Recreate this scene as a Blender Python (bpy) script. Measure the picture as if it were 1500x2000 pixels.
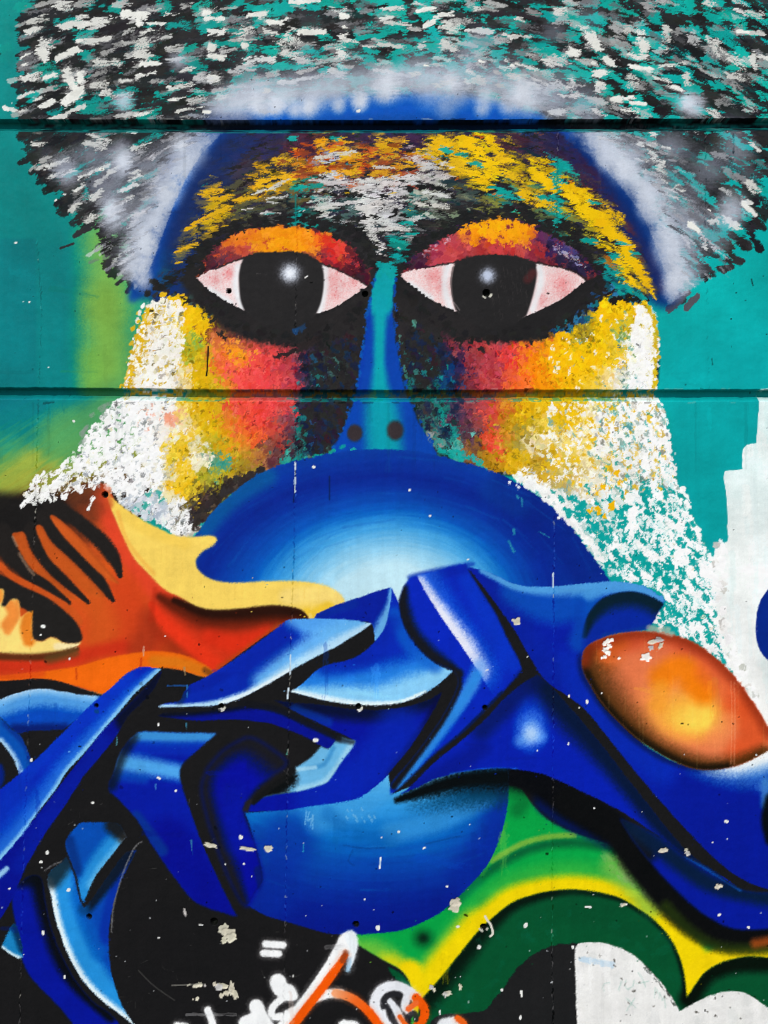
import bpy, math
import numpy as np
from mathutils import Vector

for o in list(bpy.data.objects): bpy.data.objects.remove(o)
C = bpy.context.scene

# ---------------------------------------------------------------- camera, sky, sun
PX = 0.00125                                # metres of wall per pixel of the photograph
ZC = 1.62                                   # height of the picture centre above the ground
DIST = 2.15
cam = bpy.data.cameras.new('camera'); co = bpy.data.objects.new('camera', cam); C.collection.objects.link(co)
co.location = (0, -DIST, ZC); co.rotation_euler = (math.radians(90), 0, 0)
cam.sensor_fit = 'VERTICAL'; cam.sensor_height = 32; cam.lens = 32 * DIST / (2000 * PX)
cam.clip_start = .05; cam.clip_end = 400
C.camera = co
SUN_EL, SUN_AZ = 43, -16                    # degrees above the ground / sideways from straight in front of the wall
w = bpy.data.worlds.new('World'); C.world = w; w.use_nodes = True
nt = w.node_tree; nt.nodes.clear()
sky = nt.nodes.new('ShaderNodeTexSky'); sky.sky_type = 'NISHITA'; sky.sun_disc = False
sky.sun_elevation = math.radians(SUN_EL); sky.sun_rotation = math.radians(180 - SUN_AZ)
bg = nt.nodes.new('ShaderNodeBackground'); bg.inputs['Strength'].default_value = .11
wo = nt.nodes.new('ShaderNodeOutputWorld')
nt.links.new(sky.outputs[0], bg.inputs[0]); nt.links.new(bg.outputs[0], wo.inputs[0])
sl_ = bpy.data.lights.new('sun', 'SUN'); so = bpy.data.objects.new('sun', sl_); C.collection.objects.link(so)
sl_.energy = 3.35; sl_.angle = math.radians(.6); sl_.color = (1, .955, .88)
d_ = Vector((math.sin(math.radians(SUN_AZ)) * math.cos(math.radians(SUN_EL)), -math.cos(math.radians(SUN_AZ)) * math.cos(math.radians(SUN_EL)), math.sin(math.radians(SUN_EL))))
so.rotation_euler = d_.to_track_quat('Z', 'Y').to_euler(); so.location = d_ * 30
vs = C.view_settings; vs.view_transform = 'Standard'; vs.look = 'None'; vs.exposure = 0.0; vs.gamma = 1; vs.use_curve_mapping = False
C.cycles.filter_width = 1.1
WB = (1.09, 1.085, 1.09)                     # light falling on the wall, per channel: the paint colours are divided by it
# ----------------------------------------------------------------------------
# THE PAINT: every coat of the mural is laid on in numpy, in painting order, and
# ends up as the colour attribute of the wall's own mesh (no image is involved)
# ----------------------------------------------------------------------------
W, H = 1500, 2000
RS = np.random.RandomState(7)
CV = np.zeros((H, W, 3), np.float32)          # colour of the paint (display values)
LB = np.zeros((H, W), np.int16)               # which painted piece a spot belongs to
RL = np.zeros((H, W), np.float32)             # relief in millimetres
PARTS = [None]                                # id -> (name, parent id, label)

def part(name, parent=0, label=None):
    PARTS.append((name, parent, label)); return len(PARTS) - 1

def hx(c):
    if isinstance(c, str):
        c = c.lstrip('#'); return np.array([int(c[i:i+2], 16) for i in (0, 2, 4)], np.float32) / 255
    return np.asarray(c, np.float32)

def resize(a, h, w):
    ys = np.linspace(0, a.shape[0] - 1, h); xs = np.linspace(0, a.shape[1] - 1, w)
    y0 = np.minimum(ys.astype(int), a.shape[0] - 2) if a.shape[0] > 1 else np.zeros(h, int)
    x0 = np.minimum(xs.astype(int), a.shape[1] - 2) if a.shape[1] > 1 else np.zeros(w, int)
    fy = (ys - y0)[:, None].astype(np.float32); fx = (xs - x0)[None, :].astype(np.float32)
    y1 = np.minimum(y0 + 1, a.shape[0] - 1); x1 = np.minimum(x0 + 1, a.shape[1] - 1)
    r0 = a[y0]; r1 = a[y1]
    t = r0[:, x0] * (1 - fx) + r0[:, x1] * fx
    b = r1[:, x0] * (1 - fx) + r1[:, x1] * fx
    return (t * (1 - fy) + b * fy).astype(np.float32)

def vnoise(h, w, sy, sx, seed):
    r = np.random.RandomState(seed)
    return resize(r.rand(int(h / sy) + 3, int(w / sx) + 3).astype(np.float32), h, w)

def fbm(h, w, s, seed, octaves=4, ay=1.0, ax=1.0):
    o = np.zeros((h, w), np.float32); amp = 1; tot = 0
    for k in range(octaves):
        o += amp * vnoise(h, w, max(1, s * ay), max(1, s * ax), seed + k); tot += amp
        amp *= .55; s = s / 2
        if s < 1: break
    return o / tot

def norm01(a):
    lo, hi = np.percentile(a, (2, 98)); return np.clip((a - lo) / (hi - lo), 0, 1).astype(np.float32)

def box1(a, r, ax):
    if r < 1: return a
    n = 2 * r + 1
    pad = [(0, 0), (0, 0)]; pad[ax] = (r + 1, r)
    c = np.cumsum(np.pad(a, pad, mode='edge'), axis=ax, dtype=np.float64)
    s = [slice(None)] * 2; e = [slice(None)] * 2
    s[ax] = slice(n, None); e[ax] = slice(None, -n)
    return ((c[tuple(s)] - c[tuple(e)]) / n).astype(np.float32)

GR = np.random.RandomState(1).rand(H, W).astype(np.float32)                  # spray grain
GS = norm01(box1(box1(GR, 1, 0), 1, 1)) * .7 + GR * .3
N1 = norm01(fbm(H, W, 6, 11, 2)); N2 = norm01(fbm(H, W, 24, 12, 4)); N3 = norm01(fbm(H, W, 120, 13, 4))
T = 512
TB = norm01(fbm(T, T, 9, 21, 3))                                             # blotch tile
TS = norm01(fbm(T, T, 4, 31, 2, ay=.55, ax=6))                               # bristle tile

def spline(pts, closed=True, n=6):
    P = []
    for p in pts:
        P.append(p[:2])
        if len(p) > 2: P.append(p[:2])                                       # a third entry marks a corner
    P = np.array(P, float)
    if closed: Q = np.vstack([P[-1], P, P[0], P[1]])
    else: Q = np.vstack([P[0], P, P[-1]])
    out = []
    t = (np.arange(n) / n)[:, None]
    for i in range(1, len(Q) - 2):
        p0, p1, p2, p3 = Q[i-1], Q[i], Q[i+1], Q[i+2]
        if np.allclose(p1, p2): continue
        out.append(.5 * ((2*p1) + (-p0+p2)*t + (2*p0-5*p1+4*p2-p3)*t**2 + (-p0+3*p1-3*p2+p3)*t**3))
    if not closed: out.append(P[-1:])
    return np.vstack(out)

def blur(a, r):
    r = int(round(r))
    for _ in range(2): a = box1(box1(a, r, 0), r, 1)
    return a

SS = 4
def poly(pts, soft=0, smooth=True, wob=0, n=6):
    """mask of a closed outline: (x0, y0, array)"""
    P = spline(pts, True, n) if smooth else np.array([p[:2] for p in pts], float)
    if wob:
        k = np.clip(P.astype(int), 0, [W-1, H-1])
        P = P + np.stack([N1[k[:, 1], k[:, 0]] - .5, N1[k[:, 1], k[:, 0]][::-1] - .5], 1) * 2 * wob
    pad = int(soft * 2) + 3
    x0 = max(0, int(P[:, 0].min()) - pad); x1 = min(W, int(P[:, 0].max()) + pad)
    y0 = max(0, int(P[:, 1].min()) - pad); y1 = min(H, int(P[:, 1].max()) + pad)
    w, h = x1 - x0, y1 - y0
    acc = np.zeros((h * SS, w + 2), np.float32)
    Q = np.roll(P, -1, 0)
    for (ax, ay), (bx, by) in zip(P, Q):
        if ay == by: continue
        s = 1
        if ay > by: ax, ay, bx, by, s = bx, by, ax, ay, -1
        r0 = max(0, int(np.ceil((ay - y0) * SS - .5))); r1 = min(h * SS, int(np.ceil((by - y0) * SS - .5)))
        if r1 <= r0: continue
        r = np.arange(r0, r1)
        yy = (r + .5) / SS + y0
        x = np.clip(ax + (yy - ay) / (by - ay) * (bx - ax) - x0, 0, w)
        i = x.astype(int); f = x - i
        acc[r, i] += s * (1 - f); acc[r, np.minimum(i + 1, w + 1)] += s * f
    m = np.abs(np.cumsum(acc, 1)[:, :w])
    m = np.clip(m.reshape(h, SS, w).mean(1), 0, 1)
    if soft >= 1: m = blur(m, soft * .6)
    return (x0, y0, m.astype(np.float32))

FULL = None
def grain(a, x0, y0, g):
    if not g: return a
    n = GS[y0:y0+a.shape[0], x0:x0+a.shape[1]] - .5
    return np.clip(a + n * g * 2.5 * a * (1 - a), 0, 1)

def comp(x0, y0, a, col, clip=None, pid=0, thr=.5):
    """lay colour col with coverage a on the canvas"""
    h, w = a.shape
    cx0, cy0 = max(0, x0), max(0, y0); cx1, cy1 = min(W, x0 + w), min(H, y0 + h)
    if clip is not None:
        qx, qy, m = clip
        cx0, cy0 = max(cx0, qx), max(cy0, qy); cx1, cy1 = min(cx1, qx + m.shape[1]), min(cy1, qy + m.shape[0])
    if cx1 <= cx0 or cy1 <= cy0: return
    sl = (slice(cy0 - y0, cy1 - y0), slice(cx0 - x0, cx1 - x0))
    a = a[sl]
    if clip is not None: a = a * m[cy0-qy:cy1-qy, cx0-qx:cx1-qx]
    c = col[sl] if getattr(col, 'ndim', 1) == 3 else col
    v = CV[cy0:cy1, cx0:cx1]
    v += a[..., None] * (c - v)
    if pid: LB[cy0:cy1, cx0:cx1][a > thr] = pid

def fill(m, col, op=1, g=0, pid=0, clip=None, thr=.5):
    x0, y0, a = m
    comp(x0, y0, grain(a, x0, y0, g) * op, hx(col), clip, pid, thr)

def mark(m, pid):
    x0, y0, a = m
    LB[y0:y0+a.shape[0], x0:x0+a.shape[1]][a > .5] = pid

def grad(m, fn, op=1, g=0, pid=0):
    x0, y0, a = m
    Y, X = np.mgrid[y0:y0+a.shape[0], x0:x0+a.shape[1]].astype(np.float32)
    comp(x0, y0, grain(a, x0, y0, g) * op, fn(X, Y), None, pid)

def ramp(v, stops):
    xs = [s[0] for s in stops]; cs = np.array([hx(s[1]) for s in stops])
    return np.stack([np.interp(v, xs, cs[:, k]) for k in range(3)], -1).astype(np.float32)

def dist(pts, pad, smooth=True, step=1):
    P = spline(pts, False, 5) if smooth and len(pts) > 2 else np.array([p[:2] for p in pts], float)
    x0 = max(0, int(P[:, 0].min() - pad)); x1 = min(W, int(P[:, 0].max() + pad) + 1)
    y0 = max(0, int(P[:, 1].min() - pad)); y1 = min(H, int(P[:, 1].max() + pad) + 1)
    if x1 - x0 < 2 or y1 - y0 < 2: return None
    w, h = x1 - x0, y1 - y0
    nw, nh = max(2, w // step), max(2, h // step)
    X = np.linspace(x0, x1 - 1, nw, dtype=np.float32)[None, :]; Y = np.linspace(y0, y1 - 1, nh, dtype=np.float32)[:, None]
    D = np.full((nh, nw), 1e9, np.float32); S = np.zeros((nh, nw), np.float32); TT = np.zeros((nh, nw), np.float32)
    L = np.hypot(*(P[1:] - P[:-1]).T); cum = np.concatenate([[0], np.cumsum(L)]); tot = max(cum[-1], 1e-6)
    for i in range(len(P) - 1):
        a, b = P[i], P[i+1]
        if L[i] < 1e-6: continue
        d = (b - a) / L[i]
        rx, ry = X - a[0], Y - a[1]
        t = np.clip(rx * d[0] + ry * d[1], 0, L[i])
        q = (rx - t * d[0])**2 + (ry - t * d[1])**2
        k = q < D
        D = np.where(k, q, D)
        S = np.where(k, rx * d[1] - ry * d[0], S)
        TT = np.where(k, (cum[i] + t) / tot, TT)
    D = np.sqrt(D); sg = np.sign(S)
    if step > 1: D, TT = resize(D, h, w), resize(TT, h, w); sg = resize(S, h, w)
    return x0, y0, D, sg, TT

def sstep(v): v = np.clip(v, 0, 1); return v * v * (3 - 2 * v)

def air(pts, col, w, soft, op=1, clip=None, side=0, taper=None, g=.35, pid=0, smooth=True, fade=None, nz=0):
    """an airbrush pull: solid to half-width w, falling off over soft; side +1/-1 keeps only the right/left of the pull"""
    if len(pts) == 1: pts = [pts[0], (pts[0][0] + .5, pts[0][1])]
    tm = max(taper) if taper else 1
    r = dist(pts, (w + soft) * tm + 2, smooth, 2 if soft > 8 else 1)
    if r is None: return
    x0, y0, D, sg, tt = r
    k = np.interp(tt, np.linspace(0, 1, len(taper)), taper).astype(np.float32) if taper else 1
    a = sstep(1 - (D - w * k) / np.maximum(soft * k, .7))
    if side: a = a * np.clip(sg * side + .5, 0, 1)
    if nz: a = a * np.clip(1 - nz + nz * 2.2 * (.55 * N2 + .45 * N1)[y0:y0+a.shape[0], x0:x0+a.shape[1]], 0, 1.1)
    if fade: a = a * np.interp(tt, np.linspace(0, 1, len(fade)), fade)
    a = grain(a.astype(np.float32), x0, y0, g) * op
    if isinstance(col, list): c = ramp(tt, [(i / (len(col) - 1), q) for i, q in enumerate(col)])
    else: c = hx(col)
    comp(x0, y0, a.astype(np.float32), c, clip, pid)

def blob(x, y, r, col, op=1, clip=None, g=.35, ry=None, core=0, pid=0):
    ry = ry or r
    x0, x1 = max(0, int(x - r) - 1), min(W, int(x + r) + 2); y0, y1 = max(0, int(y - ry) - 1), min(H, int(y + ry) + 2)
    if x1 <= x0 or y1 <= y0: return
    Y, X = np.mgrid[y0:y1, x0:x1].astype(np.float32)
    d = np.sqrt(((X - x) / r)**2 + ((Y - y) / ry)**2)
    a = sstep((1 - d) / (1 - core + 1e-6))
    comp(x0, y0, grain(a.astype(np.float32), x0, y0, g) * op, hx(col), clip, pid)

def dab(x, y, l, w, ang, col, op=1, dry=0, rough=.5, clip=None, hgt=.25, edge=.16, pid=0):
    """one touch of a loaded (dry=0) or dry (dry=1) brush; l, w half sizes, ang in degrees"""
    c, s = math.cos(math.radians(ang)), math.sin(math.radians(ang))
    R = max(l, w) * 1.35 + 2
    ex = abs(c) * l * 1.35 + abs(s) * w * 1.6 + 2; ey = abs(s) * l * 1.35 + abs(c) * w * 1.6 + 2
    x0, x1 = max(0, int(x - ex)), min(W, int(x + ex) + 1); y0, y1 = max(0, int(y - ey)), min(H, int(y + ey) + 1)
    if x1 - x0 < 1 or y1 - y0 < 1: return
    X = np.arange(x0, x1, dtype=np.float32)[None, :] - x; Y = np.arange(y0, y1, dtype=np.float32)[:, None] - y
    u = X * c + Y * s; v = -X * s + Y * c
    ox, oy = RS.randint(0, T, 2)
    k = max(l - w, 0)
    d = np.sqrt(np.maximum(np.abs(u) - k, 0)**2 + v**2) / w
    iu, iv = u.astype(np.int32), v.astype(np.int32)
    nb = TB[(iv * 2 + oy) % T, (iu + ox) % T]
    a = np.clip((1 - d + (nb - .5) * 1.3 * rough) / edge, 0, 1)
    if dry:
        st = TS[(iv * 2 + ox) % T, (iu + oy) % T] * .65 + GR[y0:y1, x0:x1] * .35
        rampu = dry * (.55 + .45 * np.clip(u / max(l, 1), -1, 1))
        a = a * np.clip((st - rampu) * 5 + .6, 0, 1)
    a = (a * op).astype(np.float32)
    if hgt: RL[y0:y1, x0:x1] = np.maximum(RL[y0:y1, x0:x1] * (1 - .5 * a), RL[y0:y1, x0:x1]) + hgt * a * (.25 - .1 * nb)
    comp(x0, y0, a, hx(col), clip, pid)

def inside(pts, n, seed=None):
    P = spline(pts); r = RS
    x0, y0 = P.min(0); x1, y1 = P.max(0); out = []
    Q = np.roll(P, -1, 0)
    while sum(len(o) for o in out) < n:
        q = np.stack([r.uniform(x0, x1, max(n, 64)), r.uniform(y0, y1, max(n, 64))], 1)
        cr = ((P[None, :, 1] > q[:, None, 1]) != (Q[None, :, 1] > q[:, None, 1]))
        with np.errstate(divide='ignore', invalid='ignore'):
            xi = P[None, :, 0] + (q[:, None, 1] - P[None, :, 1]) / (Q[None, :, 1] - P[None, :, 1]) * (Q[None, :, 0] - P[None, :, 0])
        ok = ((cr & (q[:, None, 0] < xi)).sum(1) % 2) == 1
        out.append(q[ok])
    return np.vstack(out)[:n]

def jit(c, a=.05): return np.clip(hx(c) + RS.uniform(-a, a) + RS.uniform(-a, a, 3) * .4, 0, 1)

def pick(cp, x, y, s):
    d = ((cp['xy'] - (x, y))**2).sum(1)
    w = np.exp(-(d - d.min()) / (s * s))
    return cp['c'][RS.choice(len(w), p=w / w.sum())]

def cpts(txt):
    xy, c = [], []
    for t in txt.split():
        a, col = t.split('#'); a = a.split(','); xy.append((float(a[0]), float(a[1]))); c.append(hx(col))
    return {'xy': np.array(xy), 'c': np.array(c)}

def field(pts, n, cp, s, l, w, ang, op=(.7, 1), dry=(0, .6), jt=.04, clip=None, rough=.6, hgt=.25):
    """n touches over an outline, each taking the colour of a near control point"""
    for x, y in inside(pts, n):
        a = ang(x, y) if callable(ang) else ang
        ww = RS.uniform(*w)
        dab(x, y, max(RS.uniform(*l), ww), ww, a + RS.uniform(-14, 14), jit(pick(cp, x, y, s), jt), RS.uniform(*op), RS.uniform(*dry), rough, clip, hgt)

def cmap(m, cp, s, warp=10):
    """smooth wash of the control colours under the touches"""
    x0, y0, a = m; h, w = a.shape; q = 4
    Yq, Xq = np.mgrid[y0:y0+h:q, x0:x0+w:q].astype(np.float32)
    iy, ix = np.clip(Yq.astype(int), 0, H-1), np.clip(Xq.astype(int), 0, W-1)
    Xq = Xq + (N1[iy, ix] - .5) * warp * 2; Yq = Yq + (N2[iy, ix] - .5) * warp * 2
    num = np.zeros(Xq.shape + (3,), np.float32); den = np.zeros(Xq.shape, np.float32) + 1e-9
    for (px, py), c in zip(cp['xy'], cp['c']):
        wgt = np.exp(-((Xq - px)**2 + (Yq - py)**2) / (s * s)) + 1e-7
        num += wgt[..., None] * c; den += wgt
    c = num / den[..., None]
    comp(x0, y0, a, np.stack([resize(c[..., k], h, w) for k in range(3)], -1))
# ---- ids of the painted pieces -------------------------------------------------
p_hair = part('painted_hair', 0, 'grey and white streaked hair painted across the top of the wall')
p_band = part('painted_headband', 0, 'deep blue arch sprayed over the painted forehead')
p_face = part('painted_forehead', 0, 'dark painted forehead dabbed with yellow and white')
p_cheekL = part('painted_cheek', 0, 'white, yellow and red dabbed cheek under the left eye')
p_cheekR = part('painted_cheek', 0, 'red and yellow dabbed cheek under the right eye')
p_beardL = part('painted_beard', 0, 'short white dabbed beard beside the orange claw')
p_beardR = part('painted_beard', 0, 'long white dabbed beard running down to the orange egg')
p_lidL = part('painted_eyelid', 0, 'orange and red lid over the left eye')
p_lidR = part('painted_eyelid', 0, 'orange and purple lid over the right eye')
p_eyeL = part('painted_eye', 0, 'left eye with pinkish white and black iris'); p_whL = part('eye_white', p_eyeL); p_whL2 = part('eye_white', p_eyeL)
p_irisL = part('iris', p_eyeL); p_shineL = part('eye_highlight', p_eyeL)
p_eyeR = part('painted_eye', 0, 'right eye with pinkish white and black iris'); p_whR = part('eye_white', p_eyeR); p_whR2 = part('eye_white', p_eyeR)
p_irisR = part('iris', p_eyeR); p_shineR = part('eye_highlight', p_eyeR)
p_nose = part('painted_nose', 0, 'long blue nose with turquoise ridge')
p_nos1 = part('nostril', p_nose); p_nos2 = part('nostril', p_nose)
p_lip = part('painted_mouth', 0, 'large blue dome shaded to pale blue in the middle')
p_chin = part('painted_chin', 0, 'round blue ball under the graffiti letters')
p_claw = part('painted_claw', 0, 'orange claw with black stripes')
p_rim = part('claw_rim', p_claw); p_flame = part('claw_flame', p_claw); p_cmouth = part('claw_hollow', p_claw)
p_black = part('black_ground', 0, 'black paint around the blue letters')
p_white = part('white_patch', 0, 'white roller patch at the right edge')
p_disc = part('blue_disc', 0, 'dark blue disc cut by the right edge')
p_bar = part('graffiti_bar', 0, 'long diagonal blue bar with light edge'); p_barside = part('bar_side', p_bar)
p_hump = part('graffiti_hump', 0); p_ring = part('graffiti_ring', 0); p_leaf = part('graffiti_leaf', 0, 'blue blade with pale lower edge pointing right')
p_horn = part('graffiti_horn', 0); p_sail = part('graffiti_sail', 0, 'blue to pale sail shape in the middle of the letters')
p_bolt = part('graffiti_bolt', 0, 'bent blue bolt with white crease'); p_wing = part('graffiti_wing', 0, 'big blue wing under the orange egg')
p_hook = part('wing_hollow', p_wing)
p_star = part('graffiti_fin', 0, 'blue fin with a soft light spot'); p_strip = part('graffiti_strip', 0)
p_body = part('graffiti_body', 0, 'dark blue body in the centre of the letters'); p_bevel = part('body_bevel', p_body)
p_arm = part('graffiti_arm', 0, 'stepped blue arm with two light bands'); p_arm2 = part('graffiti_arm', 0, 'dark shaded blue arm left of the ball')
p_tri = part('graffiti_hook', 0); p_tip = part('graffiti_tip', 0); p_cres = part('graffiti_crescent', 0, 'light edged blue crescent'); p_cres2 = part('graffiti_crescent', 0, 'dark blue crescent at the lower left')
p_egg = part('painted_egg', 0, 'glowing orange egg shape')
p_green = part('green_swirl', 0, 'green and yellow curved band'); p_arch = part('green_arch', 0, 'dark green arch')
p_half = part('black_half', 0); p_cloud = part('white_cloud', 0, 'stained white half circles with pencilled letters')
p_tag = part('spray_tag', 0, 'white sprayed tag letters at the bottom')


# ---- 1 roller coats of turquoise ---------------------------------------------
Y, X = np.mgrid[0:H, 0:W].astype(np.float32)
CV[:] = ramp(X + 60 * (N3 - .5), [(0, '#008482'), (150, '#008c88'), (420, '#109890'), (750, '#10a49a'), (1250, '#08aaa4'), (1500, '#00a8a6')])
lowr = sstep((Y - 500) / 250) * sstep((X - 1150) / 200)
CV += (lowr * .8)[..., None] * (hx('#00a2a6') - CV)
lft = sstep((Y - 380) / 220) * sstep((330 - X) / 150)
CV += (lft * .75)[..., None] * (hx('#007c80') - CV)
fill(poly([(-20, 466), (70, 466), (72, 755), (-20, 755)], 3, False), '#00727a', .55)
fill(poly([(-20, 0), (34, 0), (30, 120), (-20, 125)], 4, False), '#089088', .5)
fill(poly([(72, 480), (150, 480), (150, 755), (72, 755)], 6, False), '#007e80', .4)
# green and yellow spray beside the left cheek
air([(222, 440), (220, 560), (214, 660), (215, 770), (200, 810)], '#3f9c6a', 14, 85, .9)
air([(262, 560), (262, 620)], '#26a080', 20, 35, .9)
air([(198, 470), (207, 545), (205, 600)], '#7db04e', 1, 70, .8)
air([(208, 590), (210, 690), (212, 765)], '#82b44a', 2, 76, .9)
air([(175, 700), (178, 755)], '#7ab347', 4, 36, .6)
# lower left: green, olive and brown sweeping down to black
m = poly([(-20, 772), (420, 772), (420, 1010), (-20, 1010)], 0, False)
x0, y0, a = m
yy, xx = np.mgrid[y0:y0+a.shape[0], x0:x0+a.shape[1]].astype(np.float32)
sw = norm01(fbm(700, 700, 6, 41, 2, ay=.6, ax=9)); uu = ((xx * .82 - yy * .57) % 700).astype(int); vv = ((xx * .57 + yy * .82) % 700).astype(int)
t = yy + xx * .30 + 34 * (sw[vv, uu] - .5) + 26 * (N3[y0:y0+a.shape[0], x0:x0+a.shape[1]] - .5)
comp(x0, y0, a, ramp(t, [(790, '#047c86'), (835, '#0e8082'), (880, '#3a946a'), (925, '#62994e'), (955, '#93a444'), (975, '#8e8a36'), (1000, '#5f4020'), (1030, '#33261f'), (1080, '#231f1f')]))
air([(235, 790), (190, 830), (130, 850)], '#57a05c', 25, 50, .8)
air([(60, 900), (15, 940)], '#a3ac40', 8, 30, .7)

# ---- 2 the hair ---------------------------------------------------------------
hair_pts = [(40, -20, 1), (42, 12), (30, 50), (34, 90), (38, 120), (25, 150), (35, 185), (30, 215), (40, 240), (38, 262), (62, 285), (55, 310), (78, 338), (84, 362), (118, 365),
            (115, 398), (148, 410), (140, 432), (168, 440), (185, 452), (188, 470), (212, 480), (215, 515), (238, 528), (238, 545), (258, 550), (262, 566), (275, 548), (290, 530, 1), (430, 262), (760, 200), (1080, 262), (1240, 400),
            (1310, 570, 1), (1303, 596), (1335, 575), (1375, 548), (1410, 522), (1445, 505), (1450, 480), (1478, 470), (1490, 440), (1480, 415), (1520, 360, 1), (1520, -20, 1)]
HAIR = poly(hair_pts, 0); mark(HAIR, p_hair)
def hang(x, y):
    a = np.interp(x, [0, 500, 800, 1100, 1500], [-19, -7, 3, 12, 26])
    return a * (1.0 if y < 250 else 1.0 + (y - 250) / 330) - (14 if y > 260 and x < 400 else 0) + (8 if y > 330 and x > 1300 else 0)
dark_l = '#262527'; dark_g = '#353437'
density = lambda x: np.interp(x, [0, 350, 480, 900, 1500], [1, 1, .6, .5, .62])
for x, y in inside(hair_pts, 1500):                                            # black and charcoal under-strokes
    if RS.rand() > density(x): continue
    w_ = RS.uniform(5, 11); l_ = RS.uniform(24, 58)
    if x < 90: l_ *= .6; x = max(x, 30 + l_)
    if x > 1290 and y > 400: l_ *= .45
    if x < 350 and y > 350: l_ *= .6
    dab(x, y, l_, w_, hang(x, y) + RS.uniform(-7, 7), jit(dark_l if x < 350 or x > 1150 or RS.rand() < .5 else dark_g, .03), RS.uniform(.8, 1), RS.choice([0, .3, .5]), .7)
for x, y in inside(hair_pts, 260):                                             # small loaded touches give the ragged edges
    if RS.rand() > density(x): continue
    dab(x, y, RS.uniform(8, 16), RS.uniform(5, 8), hang(x, y) + RS.uniform(-25, 25), jit('#2a292a', .03), 1, 0, .8)
E = spline(hair_pts[1:28], False, 5)                                           # the spiky left outline
for x, y in E[::3]:
    a = -14 if y < 250 else -38
    dab(x + 15, y - 4, RS.uniform(9, 16), RS.uniform(4, 7), a + RS.uniform(-12, 12), jit('#2c2b2c', .02), 1, 0, .6)
for (x, y, l, w, a) in [(238, 545, 18, 4, -40), (252, 562, 14, 5, -55), (215, 520, 16, 5, -60), (215, 505, 18, 5, -55), (262, 570, 8, 2, 60), (165, 445, 20, 5, -32), (130, 480, 16, 3, -20), (160, 452, 22, 5, -30),
                        (1323, 588, 32, 8, -42), (1350, 590, 22, 7, -52), (1415, 522, 16, 7, -10), (1440, 508, 14, 8, 10), (1462, 478, 10, 8, 60), (1408, 526, 12, 6, 20)]:
    dab(x, y, l, w, a, '#333235' if x < 1300 or x > 1400 else '#54525a', 1, 0, .4)
for x, y in inside([(1100, 260), (1500, 260), (1480, 440), (1400, 510), (1320, 580), (1290, 440)], 130):      # turquoise left showing
    if RS.rand() < .45: dab(x, y, RS.uniform(6, 16), RS.uniform(3, 8), hang(x, y) + RS.uniform(-30, 30), jit('#0fa49c', .03), 1, RS.choice([0, .4]), 1)
for x, y in inside([(60, 5), (1500, 0), (1500, 235), (60, 235)], 400):
    k = np.interp(x, [0, 400, 700, 1000, 1500], [.34, .4, .75, .95, .95])
    if RS.rand() < k: dab(x, y, RS.uniform(12, 32), RS.uniform(6, 13), hang(x, y) + RS.uniform(-25, 25), jit('#0c968c' if x < 500 else '#10a69c', .04), 1, RS.choice([0, .35, .5]), 1)
for x, y in inside(hair_pts, 340):
    if x > 900 or RS.rand() < .3: dab(x, y, RS.uniform(8, 24), RS.uniform(4, 9), hang(x, y) + RS.uniform(-15, 15), jit('#272627', .03), 1, RS.choice([0, .3]), 1)
for t in '''130,335,45,.5 180,300,50,.5 230,330,60,.6 200,370,50,.55 260,400,60,.6 230,430,50,.6 280,330,60,.6 330,300,60,.6 310,380,50,.6 260,480,45,.6 150,300,40,.35 90,300,30,.25 380,270,50,.5 1180,280,50,.6 1240,300,60,.55 1320,290,60,.5 1300,340,60,.55 1340,380,60,.55 1270,360,50,.5 1350,430,70,.55 1320,480,60,.6 1400,470,50,.5 1380,330,60,.45 1430,300,50,.4 1420,420,50,.5 1340,540,50,.55 1460,340,40,.3
450,200,70,.5 540,180,70,.45 640,180,70,.45 740,170,70,.45 840,170,70,.45 940,170,70,.4 1040,170,70,.4 1120,200,60,.4 1000,120,60,.35 900,110,50,.35 360,120,40,.3'''.split():
    x, y, r, o = map(float, t.split(',')); blob(x, y, r, '#8f93a3', o, g=.7, ry=r * .8, clip=HAIR)
for x, y in inside(hair_pts, 210):                                             # grey scumble, dry brush
    if y > 250 and RS.rand() < .72: continue
    if x > 950 and RS.rand() < .35: continue
    g = RS.uniform(.34, .64)
    x = max(x, 58)
    dab(x, y, RS.uniform(12, 32), RS.uniform(4, 9), hang(x, y) + RS.uniform(-10, 10), (g, g, g + .015), RS.uniform(.5, .85), RS.uniform(.45, .8), .8)
for x, y in inside(hair_pts, 190):
    if y > 250 and RS.rand() < .7: continue
    if x > 950 and RS.rand() < .4: continue
    g = RS.uniform(.66, .84)
    dab(x, y, RS.uniform(9, 26), RS.uniform(3, 6), hang(x, y) + RS.uniform(-9, 9), (g, g, g - .01), RS.uniform(.7, .95), RS.uniform(.3, .65), .7)
for x, y in inside([(900, 0), (1500, 0), (1500, 230), (1000, 230)], 60):
    g = RS.uniform(.5, .8)
    dab(x, y, RS.uniform(12, 24), RS.uniform(6, 12), hang(x, y) + RS.uniform(-30, 30), (g, g, g), RS.uniform(.6, .9), RS.uniform(.5, .8), .9)
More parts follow.
